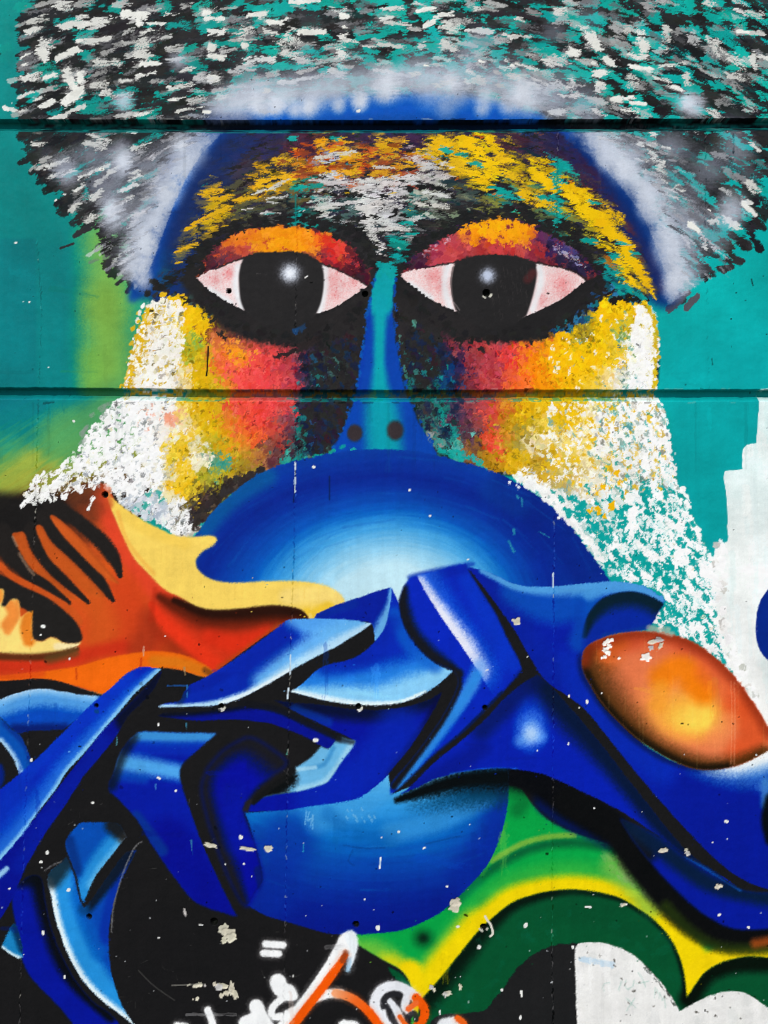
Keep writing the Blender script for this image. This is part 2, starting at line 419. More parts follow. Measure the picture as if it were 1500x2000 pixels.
# loaded white strokes, one by one: x y half-length half-width angle dryness
WD = """70,40,30,10,-8,.5 122,10,18,11,-5,.3 63,58,18,5,-15,.3 160,32,14,5,-8,.2 140,47,30,8,-10,.15 165,48,18,6,-12,0 203,40,25,9,-8,.1 262,28,30,9,4,0 270,44,8,7,90,0
85,90,15,18,70,.35 82,105,14,11,80,0 155,80,9,5,0,0 190,78,32,7,-8,.25 130,105,28,7,-28,0 143,98,12,7,-30,0 50,107,14,3,-30,.2 45,126,8,3,-10,.1 275,88,22,14,85,.45 270,112,18,12,60,.3 290,125,22,6,-4,0 280,108,20,9,-5,.2
60,150,24,8,-20,.2 95,148,17,6,-22,0 132,150,20,10,75,.2 143,165,18,9,60,0 155,150,14,8,90,0 140,190,26,10,-32,0 150,178,17,10,-30,0 63,60,18,6,-10,.4 52,182,20,5,-22,.3 76,190,12,4,-15,.3 95,201,17,6,-24,0 148,212,24,5,-22,.3 45,215,10,4,-20,.3
114,229,16,6,-18,.1 17,212,14,5,4,.1 205,122,30,9,0,.4 195,165,20,9,0,.5 215,185,22,8,20,.5 250,155,20,5,-8,.3 285,145,22,4,-10,.3 330,168,5,3,0,0 352,168,30,4,-12,.3 365,135,12,5,-14,.3 345,192,20,3,-10,.3 340,194,4,3,0,0 275,222,18,5,-10,.3
305,45,25,4,-4,.2 295,62,26,6,-8,.45 335,26,18,5,-4,.4 404,24,11,6,0,0 415,35,22,6,0,.1 420,62,18,7,4,.1 437,58,6,9,90,.5 413,92,10,10,90,0 420,110,20,6,6,0 478,60,22,13,-20,.5 478,88,8,7,0,0 485,117,15,7,0,.1 418,152,15,9,0,.15 403,218,10,4,6,0 370,212,30,3,-12,.4 490,28,10,8,0,0
513,28,13,8,-6,0 535,43,19,6,4,0 558,37,5,3,-50,0 525,62,17,7,8,.3 597,62,20,6,0,0 624,61,14,6,-4,0 560,80,22,24,40,.55 575,108,30,8,10,.45 515,115,22,7,0,.4 520,116,20,6,4,.3 665,105,15,13,30,.15 655,140,20,9,20,.2 563,160,20,6,0,.1 595,153,20,5,-6,.2
670,30,12,7,0,0 670,72,10,9,60,.1 690,80,16,4,5,.4 672,52,4,3,0,0 775,45,32,5,8,.3 755,35,16,6,-8,.1 765,16,24,4,0,.4 762,88,30,4,5,.4 720,90,14,3,0,.3 745,138,20,4,8,.25 775,143,30,4,12,.35 825,90,9,8,20,.3 830,18,20,5,-12,0
838,45,16,5,-30,0 865,30,22,6,-16,.1 880,55,20,14,10,.4 875,90,20,11,20,.35 935,60,26,6,6,.1 932,16,12,6,0,.6 990,70,12,6,15,.2 940,120,7,3,20,0 999,127,5,4,0,0 832,128,6,3,0,0 585,3,24,4,0,0 613,-1,14,6,0,0
1142,55,10,13,70,.25 1155,75,18,12,65,.1 1165,90,12,8,80,0 1120,103,14,12,15,0 1250,70,15,12,80,.2 1257,88,14,12,80,.05 1300,70,25,9,95,.55 1225,60,12,10,30,.6 1188,118,14,7,40,0 1160,123,7,5,0,0 1172,143,15,9,-8,0 1172,172,13,9,0,.1 1170,163,7,5,0,0
1118,158,10,6,70,.1 1095,168,25,10,20,.4 1205,193,14,7,-6,0 1228,190,12,4,-12,0 1245,201,20,4,8,0 1230,214,20,5,6,.3 1250,131,24,5,8,0 1245,110,22,6,6,.3 1310,125,30,6,0,.4 1300,162,26,5,26,.35 1322,172,14,5,22,0 1290,155,20,6,20,.4 1450,62,14,4,4,0 1475,64,20,6,8,.35
1440,120,20,14,40,.5 1470,118,18,8,80,.4 1088,115,25,10,10,.5 1080,122,22,8,15,.5 1095,20,16,7,-6,.3 1015,36,10,4,15,.3 1020,70,22,6,8,.45 1090,218,18,6,-4,.1 1040,165,14,6,0,.3 1030,130,25,4,15,.4 1235,160,18,14,60,.6 1385,5,12,6,0,.5 1340,155,16,8,70,.55
1490,110,12,4,20,.2 1475,25,20,8,15,.4 1400,95,20,14,50,.6 1440,150,25,8,10,.55 1400,225,30,7,25,.5 1262,281,22,6,5,.1 1298,287,10,3,4,.2 1275,300,20,10,80,.5 1270,313,32,4,4,.35 1290,335,22,12,75,.45 1297,350,10,6,80,.3 1325,365,12,6,30,.3
1275,262,8,4,0,.1 1355,443,17,7,38,.05 1375,475,14,4,75,.3 1430,437,22,10,48,.1 1393,431,13,7,-14,.2 1463,408,22,6,48,.05 1461,393,9,5,35,.1 1385,410,5,2,30,0 1470,365,18,12,50,.5 1300,378,30,3,22,.35 1280,372,14,5,20,.4 1475,288,14,4,40,.1 1217,301,9,3,0,.2
80,325,10,4,-30,.3 108,340,12,4,-25,.3 110,318,26,5,-22,.4 190,330,26,4,-25,.3 198,330,6,3,0,0 165,343,14,5,-22,.2 135,335,16,5,-18,.3 230,325,28,5,-28,.45 265,345,18,5,-22,.1 250,365,22,4,-25,.3 265,335,12,4,-18,.4 187,380,18,7,-35,.35 155,365,14,5,-30,.35 145,405,14,7,-35,.4 180,425,16,8,-35,.5 235,395,30,5,-28,.35
75,280,16,5,10,.5 195,270,24,7,20,.5 185,283,24,8,10,.55 255,258,10,3,0,0 275,285,22,6,-15,.5"""
for t in WD.split():
    x, y, l, w, a, d = map(float, t.split(','))
    g = .91 + RS.uniform(-.05, .02) - .16 * d
    if RS.rand() < .4: dab(x + RS.uniform(-6, 6), y + RS.uniform(-3, 3), l * RS.uniform(1.1, 1.5), w * RS.uniform(1.1, 1.6), a + RS.uniform(-10, 10), (g - .2,) * 3, .5, .75, 1)
    dab(x, y, l * .93, w * .82, a, (g, g, g - .02), .97, d + .05, .95, hgt=.4)

for x, y in inside(hair_pts, 260):                                             # thin dark bristle marks over the pale ones
    if y > 250 and RS.rand() < .6 or 380 < x < 1100 and y > 120: continue
    dab(x, y, RS.uniform(8, 24), RS.uniform(1.2, 3), hang(x, y) + RS.uniform(-12, 12), jit(['#2a292b', '#343336', '#0f7f78'][RS.choice(3, p=[.6, .25, .15])], .03), .9, RS.uniform(.2, .6), 1)
# ---- 3 the face: dark ground, then the touches ---------------------------------
face_pts = [(428, 256, 1), (760, 250), (1095, 256, 1), (1170, 320), (1230, 400), (1275, 490), (1295, 565), (1262, 588), (1285, 680), (1280, 765), (1240, 900), (1000, 930), (850, 890), (650, 890), (540, 920), (385, 1040), (330, 1000), (290, 860),
            (300, 600), (284, 560), (318, 420), (370, 330)]
FACE = poly(face_pts, 3)
fore_pts = [(470, 252, 1), (760, 250), (1085, 252, 1), (1150, 320), (1200, 390), (1245, 470), (1285, 575, 1), (1200, 560), (1120, 480), (990, 425), (850, 470), (780, 540), (735, 530), (700, 470), (580, 440), (460, 455), (385, 540), (300, 566), (345, 470), (385, 370), (420, 300)]
fill(FACE, '#2b282a', 1); mark(poly(fore_pts, 0), p_face)
grad(poly(fore_pts, 20), lambda x, y: ramp(y + 40 * (N2[y[:, 0].astype(int)][:, x[0].astype(int)] - .5), [(250, '#2d2a4c'), (320, '#382c3a'), (400, '#2c2a2c'), (560, '#282627')]))
air([(1090, 330), (1170, 380), (1235, 450), (1270, 530)], '#4e2430', 16, 30, .75)
air([(560, 285), (680, 272), (820, 275)], '#4c2434', 4, 18, .6)
air([(960, 265), (1080, 275)], '#43293a', 6, 22, .6)
air([(340, 420), (310, 480), (300, 540)], '#1c3c86', 8, 45, .75)
air([(360, 360), (400, 310), (440, 275)], '#27408c', 18, 50, .8)

# headband: the blue arch, soft on both sides
band = [(270, 575), (290, 500), (312, 432), (345, 368), (385, 312), (440, 262), (520, 228), (640, 212), (760, 208), (880, 208), (980, 222), (1070, 250), (1130, 285), (1185, 345), (1230, 410), (1268, 480), (1290, 545), (1296, 580)]
bp = [(250, 585), (280, 480), (310, 405), (350, 335), (400, 275), (455, 235), (560, 205), (700, 190), (820, 188), (950, 195), (1050, 225), (1110, 255), (1165, 290), (1210, 340), (1255, 400), (1290, 470), (1312, 530), (1312, 590, 1), (1290, 580), (1262, 510), (1225, 430), (1170, 350), (1105, 285), (1050, 256), (900, 258), (760, 258), (440, 262), (420, 300), (370, 380), (340, 450), (318, 540), (290, 575, 1)]
BAND = poly(bp, 9)
fill(BAND, '#12459c', .96, .4, p_band)
for p in [[(470, 235), (600, 212), (760, 203), (900, 206), (1040, 240)]]: air(p, '#0c56c0', 10, 26, .9, g=.5)
air([(1100, 262), (1160, 300)], '#0b45b0', 14, 22, .8); air([(1180, 310), (1230, 370), (1275, 440), (1308, 530)], '#0d3f98', 6, 22, .7)
air([(1140, 290), (1195, 360), (1235, 430), (1275, 510), (1296, 565)], '#0c2c70', 20, 30, .9)
air([(450, 262), (410, 310), (375, 370), (350, 425), (330, 480), (318, 535)], '#172f6c', 34, 40, .95, g=.4)
air([(425, 258), (385, 300), (348, 360), (325, 415), (308, 470), (296, 530)], '#12439c', 4, 24, .75, g=.4)
air([(355, 340), (330, 395)], '#0a52c4', 6, 20, .7)
air([(330, 500), (310, 560)], '#0e5590', 4, 22, .5)
# lavender mist of the hair, spilling over the blue edge
MIST = """115,115,0,0 345,118,22,.75 240,197,24,.8 235,305,32,.75 242,318,18,.8 130,338,26,.7 120,322,30,.45 220,418,30,.95 215,400,25,.6 275,450,34,.85 285,470,26,.9 265,430,30,.6 352,280,24,.8 358,320,30,.75 330,365,34,.85 318,385,22,.9 300,420,30,.6 262,505,36,.85 255,520,20,.8 280,545,20,.75 385,270,26,.7 392,310,22,.6 240,365,40,.35 180,310,40,.35 300,330,50,.4 200,360,50,.3
430,210,36,.7 465,200,40,.75 500,190,36,.85 512,212,20,.9 538,205,24,.95 560,190,32,.8 575,215,18,.8 610,195,30,.75 600,212,22,.8 650,175,40,.7 660,205,16,.75 702,195,20,.95 755,165,46,.9 750,180,26,.8 800,150,40,.6 840,170,40,.7 880,165,40,.8 900,185,30,.5 870,212,26,.55 940,75,36,.5 915,92,24,.5 920,125,28,.5 965,130,30,.5 960,160,40,.5 945,190,26,.75 940,215,18,.65 990,205,22,.7 1000,185,34,.6 1020,180,46,.85 1035,200,30,.7 1080,180,40,.5 1080,205,34,.6 1100,150,44,.35 1150,190,40,.35
820,130,50,.45 700,150,60,.5 600,160,60,.45 500,165,60,.45 880,140,60,.45 1130,220,40,.5 1160,262,30,.75 1190,290,34,.75 1180,308,22,.8 1215,320,34,.95 1222,335,22,.9 1240,290,40,.5 1250,360,34,.6 1275,378,30,.8 1262,400,26,.8 1300,420,46,.6 1296,460,28,.7 1300,490,34,.8 1318,545,32,.95 1310,560,22,.8 1335,520,40,.5 1345,200,30,.85 1360,210,24,.7 1430,262,40,.55 1450,300,30,.35 1428,408,36,.75 1385,330,50,.3 1340,430,50,.35 1350,480,46,.4 1390,440,40,.3 1300,280,40,.4 1080,60,30,.3 1150,30,30,.35"""
for t in MIST.split():
    x, y, r, o = map(float, t.split(','))
    if r: blob(x, y, r * (1.32 if y < 250 else 1.3), '#c6cddc' if o > .6 else '#a9b0c2', o * (.96 if y < 250 else .82), g=.4, ry=r * RS.uniform(1.1, 1.6) * (1.25 if y > 260 else 1), core=.04)
air([(425, 195), (500, 178), (600, 170), (700, 160), (800, 148), (900, 152), (1000, 170), (1060, 186)], '#bcc3d2', 4, 36, .6, g=.4, fade=[.5, 1, 1, 1, .9, .8, .9, .7])
for P in ([(405, 268), (362, 318), (330, 372), (300, 432), (282, 490), (270, 540)], [(1150, 262), (1196, 300), (1245, 352), (1283, 410), (1308, 465), (1322, 520), (1328, 560)]):
    air(P, '#a9b0c1', 4, 58, .8, HAIR, g=.6, fade=[.6, .9, 1, 1, 1, .8], nz=1); air(P, '#ccd3e0', 1, 24, .7, g=.6, fade=[.4, .8, 1, .9, 1, .6], nz=1)
    S_ = spline(P, False, 30)
    for x, y in S_[RS.randint(0, len(S_), 90)]:
        ox_ = RS.uniform(14, 90) * (-1 if x < 700 else 1); g_ = RS.choice([.3, .42, .62, .82]); dab(x + ox_, y - abs(ox_) * .35, RS.uniform(8, 26), RS.uniform(1.5, 4), hang(x, y) + RS.uniform(-12, 12), (g_, g_, g_ + .03), RS.uniform(.4, .8), RS.uniform(.5, .8), 1)
for t in """702,195,17 755,160,26 538,205,16 500,200,16 215,410,15 280,470,14 240,312,10 1020,178,22 1216,325,16 1320,545,16 352,283,12 320,375,12 1345,200,12 600,205,12 880,160,16""".split():
    x, y, r = map(float, t.split(',')); blob(x, y, r * 1.5, '#e2e7f0', .6, g=.5, ry=r * 1.9)
for x, y in inside([(360, 150), (560, 120), (760, 110), (1000, 120), (1180, 180), (1160, 225), (960, 180), (760, 160), (560, 170), (420, 200)], 46):
    g = RS.uniform(.72, .86); dab(x, y, RS.uniform(8, 20), RS.uniform(3, 6), hang(x, y) + RS.uniform(-12, 12), (g, g, g + .01), RS.uniform(.5, .9), RS.uniform(.35, .75), .8)
for x, y in inside([(400, 250), (560, 215), (470, 180), (300, 220)], 5): dab(x, y, RS.uniform(10, 22), 4, 4, '#a8aebc', .7, .6)

# forehead touches
CP = cpts("""450,290#2a2f5c 520,290#2d2a50 600,285#4a2436 680,270#3a2a48 800,275#3a2444 900,268#3a2a40 1000,275#4a2a3a 1060,270#2d2a48 1130,300#3a2240 1180,360#402032 1230,420#3a2040 1260,480#5a2028 1150,340#4a2630 1200,395#33203c 480,330#3a3040 430,330#2c2f55 540,320#5a4a20 400,350#33304a 370,420#2f3040 340,470#2c2c3c 330,520#20486a
410,375#e5b010 430,412#e0b010 395,440#d9aa10 352,486#c0a020 520,345#f0b010 555,345#f5c010 575,320#b08020 640,285#f0a010 660,290#e8b020 620,330#b04a20 680,325#c86a20 700,320#d0561e 740,330#8a4a20 760,310#e0a520 780,340#a03a20 840,300#e8b810 880,290#f0c010 910,275#f5cf08 940,300#f8d008 965,305#f5cf08 920,340#c8a818 950,340#f0c810 1000,320#e8c010 1010,350#a08a20 1055,345#f5cc08 1075,360#f5cc08 1040,392#8a8430 1110,370#f8d008 1140,375#f5c808 1120,400#d0b010 1160,420#f5cc08 1190,440#f0c810 1205,428#a89a20 1180,470#f0c810 1220,490#e8c010 1240,520#f0c808 1265,555#c0a020 1215,470#c87a18 1235,440#7a3020 1250,500#8a5a20
640,352#dcd8d8 660,355#e0dcdc 720,355#dcdcdc 780,350#d0cccc 820,315#d8d0c8 840,332#c8c4c0 650,303#b8b8c8 640,400#c8ccc8 740,400#d8d8d8 715,420#cfcfcf 745,435#c8c8c8 790,440#b8b8b8 700,370#e0e0dc 760,385#d8d8d8 830,378#b0b4a8 850,400#c0c4bc
560,390#4a4a38 480,400#5a5a3a 450,430#3a3832 520,420#4a4a46 600,370#6a5a30 600,410#3a4a48 680,390#2d4a48 680,410#3f5a58 850,395#4a5a4a 900,385#3a4a48 900,405#808a70 960,395#80803a 985,370#2a9a90 1000,382#1aa090 870,420#3a4038 950,420#5a5a3a 1060,410#5f6a40
590,365#0a9a90 588,420#0a9a94 622,430#1f6a64 780,465#0e8a84 800,420#20706a 1060,400#2a8a80 1095,345#0fa39a 1091,400#109a90 1095,430#0fa09a 1120,440#807a30 1160,480#4a4a30 1190,530#1b8c88 1200,540#109a98 1225,545#a89a20 1150,450#a0942a 1100,450#4a4a34
500,440#262425 430,470#272525 400,500#272525 700,440#262425 740,470#262425 820,460#262425 870,440#262425 1080,440#262425 1140,480#262425 380,520#2a2a30 350,545#26303a""")
fang = lambda x, y: np.interp(x, [330, 560, 760, 950, 1100, 1270], [-30, -14, 0, 12, 28, 52])
FC = poly(fore_pts, 13)
field(fore_pts, 900, CP, 26, (9, 24), (4, 8), fang, (.35, .8), (.2, .75), .05, FC, .9)
field(fore_pts, 700, CP, 12, (5, 13), (3, 6), fang, (.6, 1), (0, .55), .05, FC, .9)
for x, y in inside(fore_pts, 480): dab(x, y, RS.uniform(5, 15), RS.uniform(1.5, 3.6), fang(x, y) + RS.uniform(-20, 20), jit(['#262324', '#2c2a3c', '#3a2430', '#20343a'][RS.choice(4, p=[.5, .25, .15, .1])], .03), .9, RS.uniform(.3, .65), 1, FC)
air([(465, 268), (420, 320), (385, 385), (358, 445), (338, 510)], '#1c2c60', 6, 30, .7, g=.5, nz=.5); air([(1085, 270), (1150, 335), (1205, 405), (1250, 485), (1282, 560)], '#2a2450', 4, 24, .6, g=.5, nz=.6)
YD = """415,373,22,7,0,.35 428,386,26,5,-8,.45 405,380,8,6,10,0 430,410,26,8,-20,.3 395,430,20,6,-25,.2 372,443,14,4,-25,0 365,482,26,4,-22,.4 352,486,6,3,-20,0 480,387,24,5,-10,.4 520,352,26,7,-8,.2 555,345,26,10,-4,.1 515,362,16,5,0,.1 550,315,18,9,0,.4 577,290,5,6,0,.1 664,272,8,5,0,.1 655,290,20,8,12,.1 645,284,8,5,-30,0 690,305,30,8,0,.5 690,335,18,7,0,.35 632,330,14,8,20,.3 760,285,20,8,5,.4 775,285,8,6,0,.1 790,275,6,4,0,.2 790,315,14,3,8,0 740,285,14,8,0,.5
870,285,30,16,20,.35 912,275,20,10,25,0 925,290,26,12,30,0 950,270,10,5,50,0 965,285,24,9,55,.1 940,305,22,12,35,0 960,320,16,10,20,.1 985,310,20,7,20,.3 935,340,30,9,5,.2 945,352,20,7,15,.2 905,325,28,14,10,.6 1045,338,12,8,20,0 1065,350,22,13,30,0 1078,368,14,10,50,0 1050,350,10,6,0,0 1105,362,14,8,10,0 1125,370,24,9,15,0 1115,385,20,10,40,0 1140,380,12,5,40,0 1150,415,30,14,30,.1 1170,425,26,13,35,0 1180,440,24,12,45,0 1195,420,26,12,40,.5 1187,455,18,10,60,0 1205,465,26,10,48,.15 1222,470,20,6,50,.3 1232,478,12,5,40,0 1225,500,24,10,52,.05 1245,525,22,9,55,.1 1262,550,22,6,58,.3 1275,575,14,4,58,.2 1215,515,22,7,55,.2 1235,550,16,5,50,.2 1228,560,18,5,55,.3 1210,545,16,4,58,.3 1040,385,30,12,20,.7 1010,345,26,10,20,.6 1070,400,24,10,20,.6"""
for t in YD.split():
    x, y, l, w, a, d = map(float, t.split(','))
    dab(x, y, l, w * (.92 if x > 860 else .78), a, jit('#f2c20c' if x > 860 else '#e8b018', .035), .97, d + (.12 if x < 830 else .04), 1, hgt=.4)
    if d >= .3: dab(x, y, l, w * 1.3, a, '#e0b020', .6, .8, 1)
for x, y in inside([(610, 280), (800, 290), (800, 345), (600, 345), (540, 330)], 60): dab(x, y, RS.uniform(6, 16), RS.uniform(3, 6), RS.uniform(-20, 20), jit(['#c0521c', '#d98a18', '#8a4020', '#e0a020'][RS.randint(4)], .05), .9, RS.uniform(.2, .6), .9)
for t in """640,353,34,5,3,.25 665,356,40,5,0,.35 735,352,40,8,-4,.35 720,365,26,6,0,.3 770,358,30,7,4,.4 650,303,34,4,-6,.35 670,296,20,3,-6,.3 752,326,20,4,6,.2 820,315,18,10,20,.4 835,325,20,8,0,.45 870,322,12,4,20,.2 800,345,22,6,-10,.4 545,358,14,5,-20,.2 520,370,24,4,-12,.35 640,402,28,5,-8,.2 690,395,34,4,-6,.4 740,395,30,10,-30,.35 755,405,30,7,-10,.35 715,415,26,14,30,.45 722,440,26,14,80,.4 745,428,24,10,20,.35 770,445,26,6,0,.35 815,425,12,7,-30,.4 845,400,30,6,6,.4 860,380,30,4,10,.4 620,390,20,4,-10,.4 535,415,20,4,0,.5 540,385,20,4,-8,.6 748,480,4,10,80,.3 745,490,10,3,90,.2 736,468,5,4,0,.1 530,395,10,3,0,.4""".split():
    x, y, l, w, a, d = map(float, t.split(','))
    dab(x, y, l * 1.1, w * .72, a, jit('#d4d2d0', .03), .9, d + .08, 1, hgt=.4)
for x, y in inside(fore_pts, 150): dab(x, y, RS.uniform(2, 8), RS.uniform(1.2, 2.6), fang(x, y) + RS.uniform(-30, 30), jit(['#262324', '#2c2a3c', '#e8b814', '#d8d4d0', '#c8641c', '#1a8a84'][RS.choice(6, p=[.55, .2, .1, .06, .06, .03])], .04), .9, RS.uniform(.1, .5), 1, FC)
for t in """590,365,8,6 585,420,4,20 592,440,8,6 615,440,18,5 1085,350,5,40 1092,330,5,14 1100,322,9,5 1090,420,5,34 1060,385,12,6 975,370,14,5 1000,385,16,4 780,470,16,4 770,500,10,5 800,455,14,4 795,435,12,4 1190,545,14,8 1210,560,12,8 1200,530,10,4 985,375,18,4 620,275,0,0 568,270,9,5 655,270,6,5 870,292,10,5 1160,395,10,3 1215,475,14,3 1240,495,10,3 900,300,14,4 925,320,16,4 1200,500,14,5 1155,470,14,5""".split():
    x, y, w, h = map(float, t.split(','))
    if w: dab(x, y, max(w, h), min(w, h), 90 if h > w else 10, jit('#0f9f98', .03), .95, .2, .9)
for t in """590,383 608,380 636,372 642,378 652,380 675,372 676,381 690,383 702,382 745,382 752,380 795,367 802,369 818,364 828,362 838,363 850,366 862,370 872,374 884,380 890,384 902,373 938,381 936,376 960,373 840,398 812,404 857,414 775,410 770,418 765,424 785,418 792,420 725,422 735,425 728,420 710,424 990,406 982,402 950,405 960,430 1000,410 1040,440 1070,430 1100,430 1130,440 1138,451 1148,452 1118,452 1120,415 1037,382 1010,385 590,418 600,425 595,430 550,395 560,400 553,410 570,405 556,390""".split():
    x, y = map(float, t.split(',')); r = RS.uniform(3.4, 6.2); dab(x, y, r * 1.2, r, RS.uniform(-30, 30), '#211f20', 1, 0, .6)
for P, n, wd in [([(300, 560), (360, 530), (385, 500), (420, 470), (470, 440), (540, 428), (620, 432), (680, 450), (715, 480), (735, 520)], 130, 12), ([(770, 530), (800, 490), (840, 465), (890, 440), (930, 420), (1000, 415), (1060, 430), (1110, 460), (1150, 500), (1175, 540), (1170, 580)], 140, 14)]:
    S = spline(P, False, 12)
    for i in RS.randint(0, len(S), n):
        x, y = S[i] + RS.normal(0, wd * .55, 2); r = RS.uniform(4, 8)
        dab(x, y, r * 1.3, r, RS.uniform(-40, 40), jit('#242223', .015), 1, 0, .5)
# ---- 4 cheeks ------------------------------------------------------------------
ckL = [(285, 598, 1), (325, 585), (350, 588), (395, 610), (440, 640), (520, 655), (640, 650), (720, 600), (705, 700), (690, 790), (650, 885), (585, 905), (500, 930), (450, 960), (405, 1005), (375, 1045), (340, 1040), (322, 1000), (300, 900), (270, 830), (244, 765), (262, 700), (275, 640)]
ckR = [(770, 600), (850, 610), (900, 650), (1000, 660), (1080, 640), (1150, 600), (1200, 575), (1255, 585), (1272, 610), (1283, 680), (1280, 760), (1290, 830), (1300, 880), (1200, 960), (1110, 1000), (1060, 970), (1000, 930), (940, 910), (850, 885), (820, 820), (795, 760), (775, 680)]
mark(poly(ckL), p_cheekL); mark(poly(ckR), p_cheekR)
CL = cpts("""300,620#f4efe4 320,600#f2ece0 310,660#f6f2ea 290,700#f8f4ee 270,730#f8f6f0 300,740#faf8f4 330,640#f4eee0 330,700#f2ece0 335,740#ece4d0 320,720#f8f4ee 290,760#f8f6f0 340,620#f0c820 282,640#e0b010 268,690#d9a810 256,735#e0b010 350,600#f0c410 365,610#f4c40c 385,620#f4c40c 380,640#f4c40c 360,635#e8c01a 392,650#f0c010
355,670#d8b41a 370,690#c8a818 375,665#8ab04a 360,700#a0a830 390,700#d8b410 375,720#e8b810 400,740#dcb010 350,740#e4c880 420,750#c8a820 390,680#b8a820 358,720#f0e0b0 410,690#e08a30 405,650#7a3a30 425,660#d0703a 440,670#f08a28 455,690#f59a20 430,700#f4703a 470,700#f58a28 450,720#f4554a 470,740#f4504a 440,740#ee8030 490,720#f2504a 500,700#ee5048 520,690#e84848 540,700#e04848 510,740#f0484a 540,740#e0484a 560,720#c04048 570,750#b83c48 580,690#8a3440 560,670#a03c40 520,665#b04a44 500,670#c84a40 480,665#b0503c 450,655#8a3c3a 590,720#5a3048 600,690#2f2a3c 600,740#33304a 590,660#3a2c34 620,700#2a2c34 615,750#28303a 640,730#2a2a2e 660,700#2a2829 660,750#2c2a2c 690,700#2a2728 640,680#2c282a 700,640#2c282a 650,650#2b2628 680,620#2c2728 720,600#2a2728 610,725#1a4468 618,740#1f7a80 655,710#3a5a58 580,650#1a3f6a
380,790#e8b818 350,800#f2d870 400,800#e0b010 420,790#d8a818 440,800#e88030 460,790#f4503e 480,800#f45040 520,790#ee4846 550,790#dc4444 500,820#f04a3c 470,830#f0602e 450,830#e8802a 530,830#c8443c 560,820#8a3c48 570,850#5a3440 545,860#a04438 500,850#e8582e 470,860#ee8428 440,850#e0a018 420,830#dcb010 400,840#e0b414 380,830#f0c838 360,830#f4e0a8 340,810#f0a890 320,815#f4b8a0 330,840#f2e8d8 350,860#f0c830 370,870#f0dc90 390,870#e8e0c0 400,860#d0b428 420,870#b0a82c 440,880#d8a818 460,890#c0a020 480,880#c88a28 500,890#b07038 520,880#8a5040 540,890#6a3c40 560,880#4a3440 580,870#2e2a34 400,890#e8e4d0 380,900#f0e8c8 360,890#f0c020 340,890#f4d040 350,920#f0c83a 370,930#f2c828 330,920#e8dcb0 345,950#f0bc1a 360,960#f0c020 380,950#c8b028 400,930#b8ac30 420,910#58a080 415,930#a0a030 440,920#c0a01c 470,920#b09020 490,910#a08030 430,950#8a7a28 440,900#3a9a8a 460,935#4a3a30 400,970#4a3c30 380,990#3c3230 405,955#7a6a28 370,980#8a7430 420,965#3a302e 450,945#3a302e 390,1015#3c3432 365,1025#c8c4bc 350,1010#8a8478 600,800#2c2c44 620,820#2a2a38 640,840#26303a 600,850#26262e 640,800#2c2c3c 610,780#30303c 660,800#2a2c3c 640,870#2a2c30 585,820#1a7a78 588,860#20706e 600,890#2a4a48 620,880#60807a 640,880#4aa898 580,890#1f8f88 670,780#242630 610,880#24242c 565,900#30a090""")
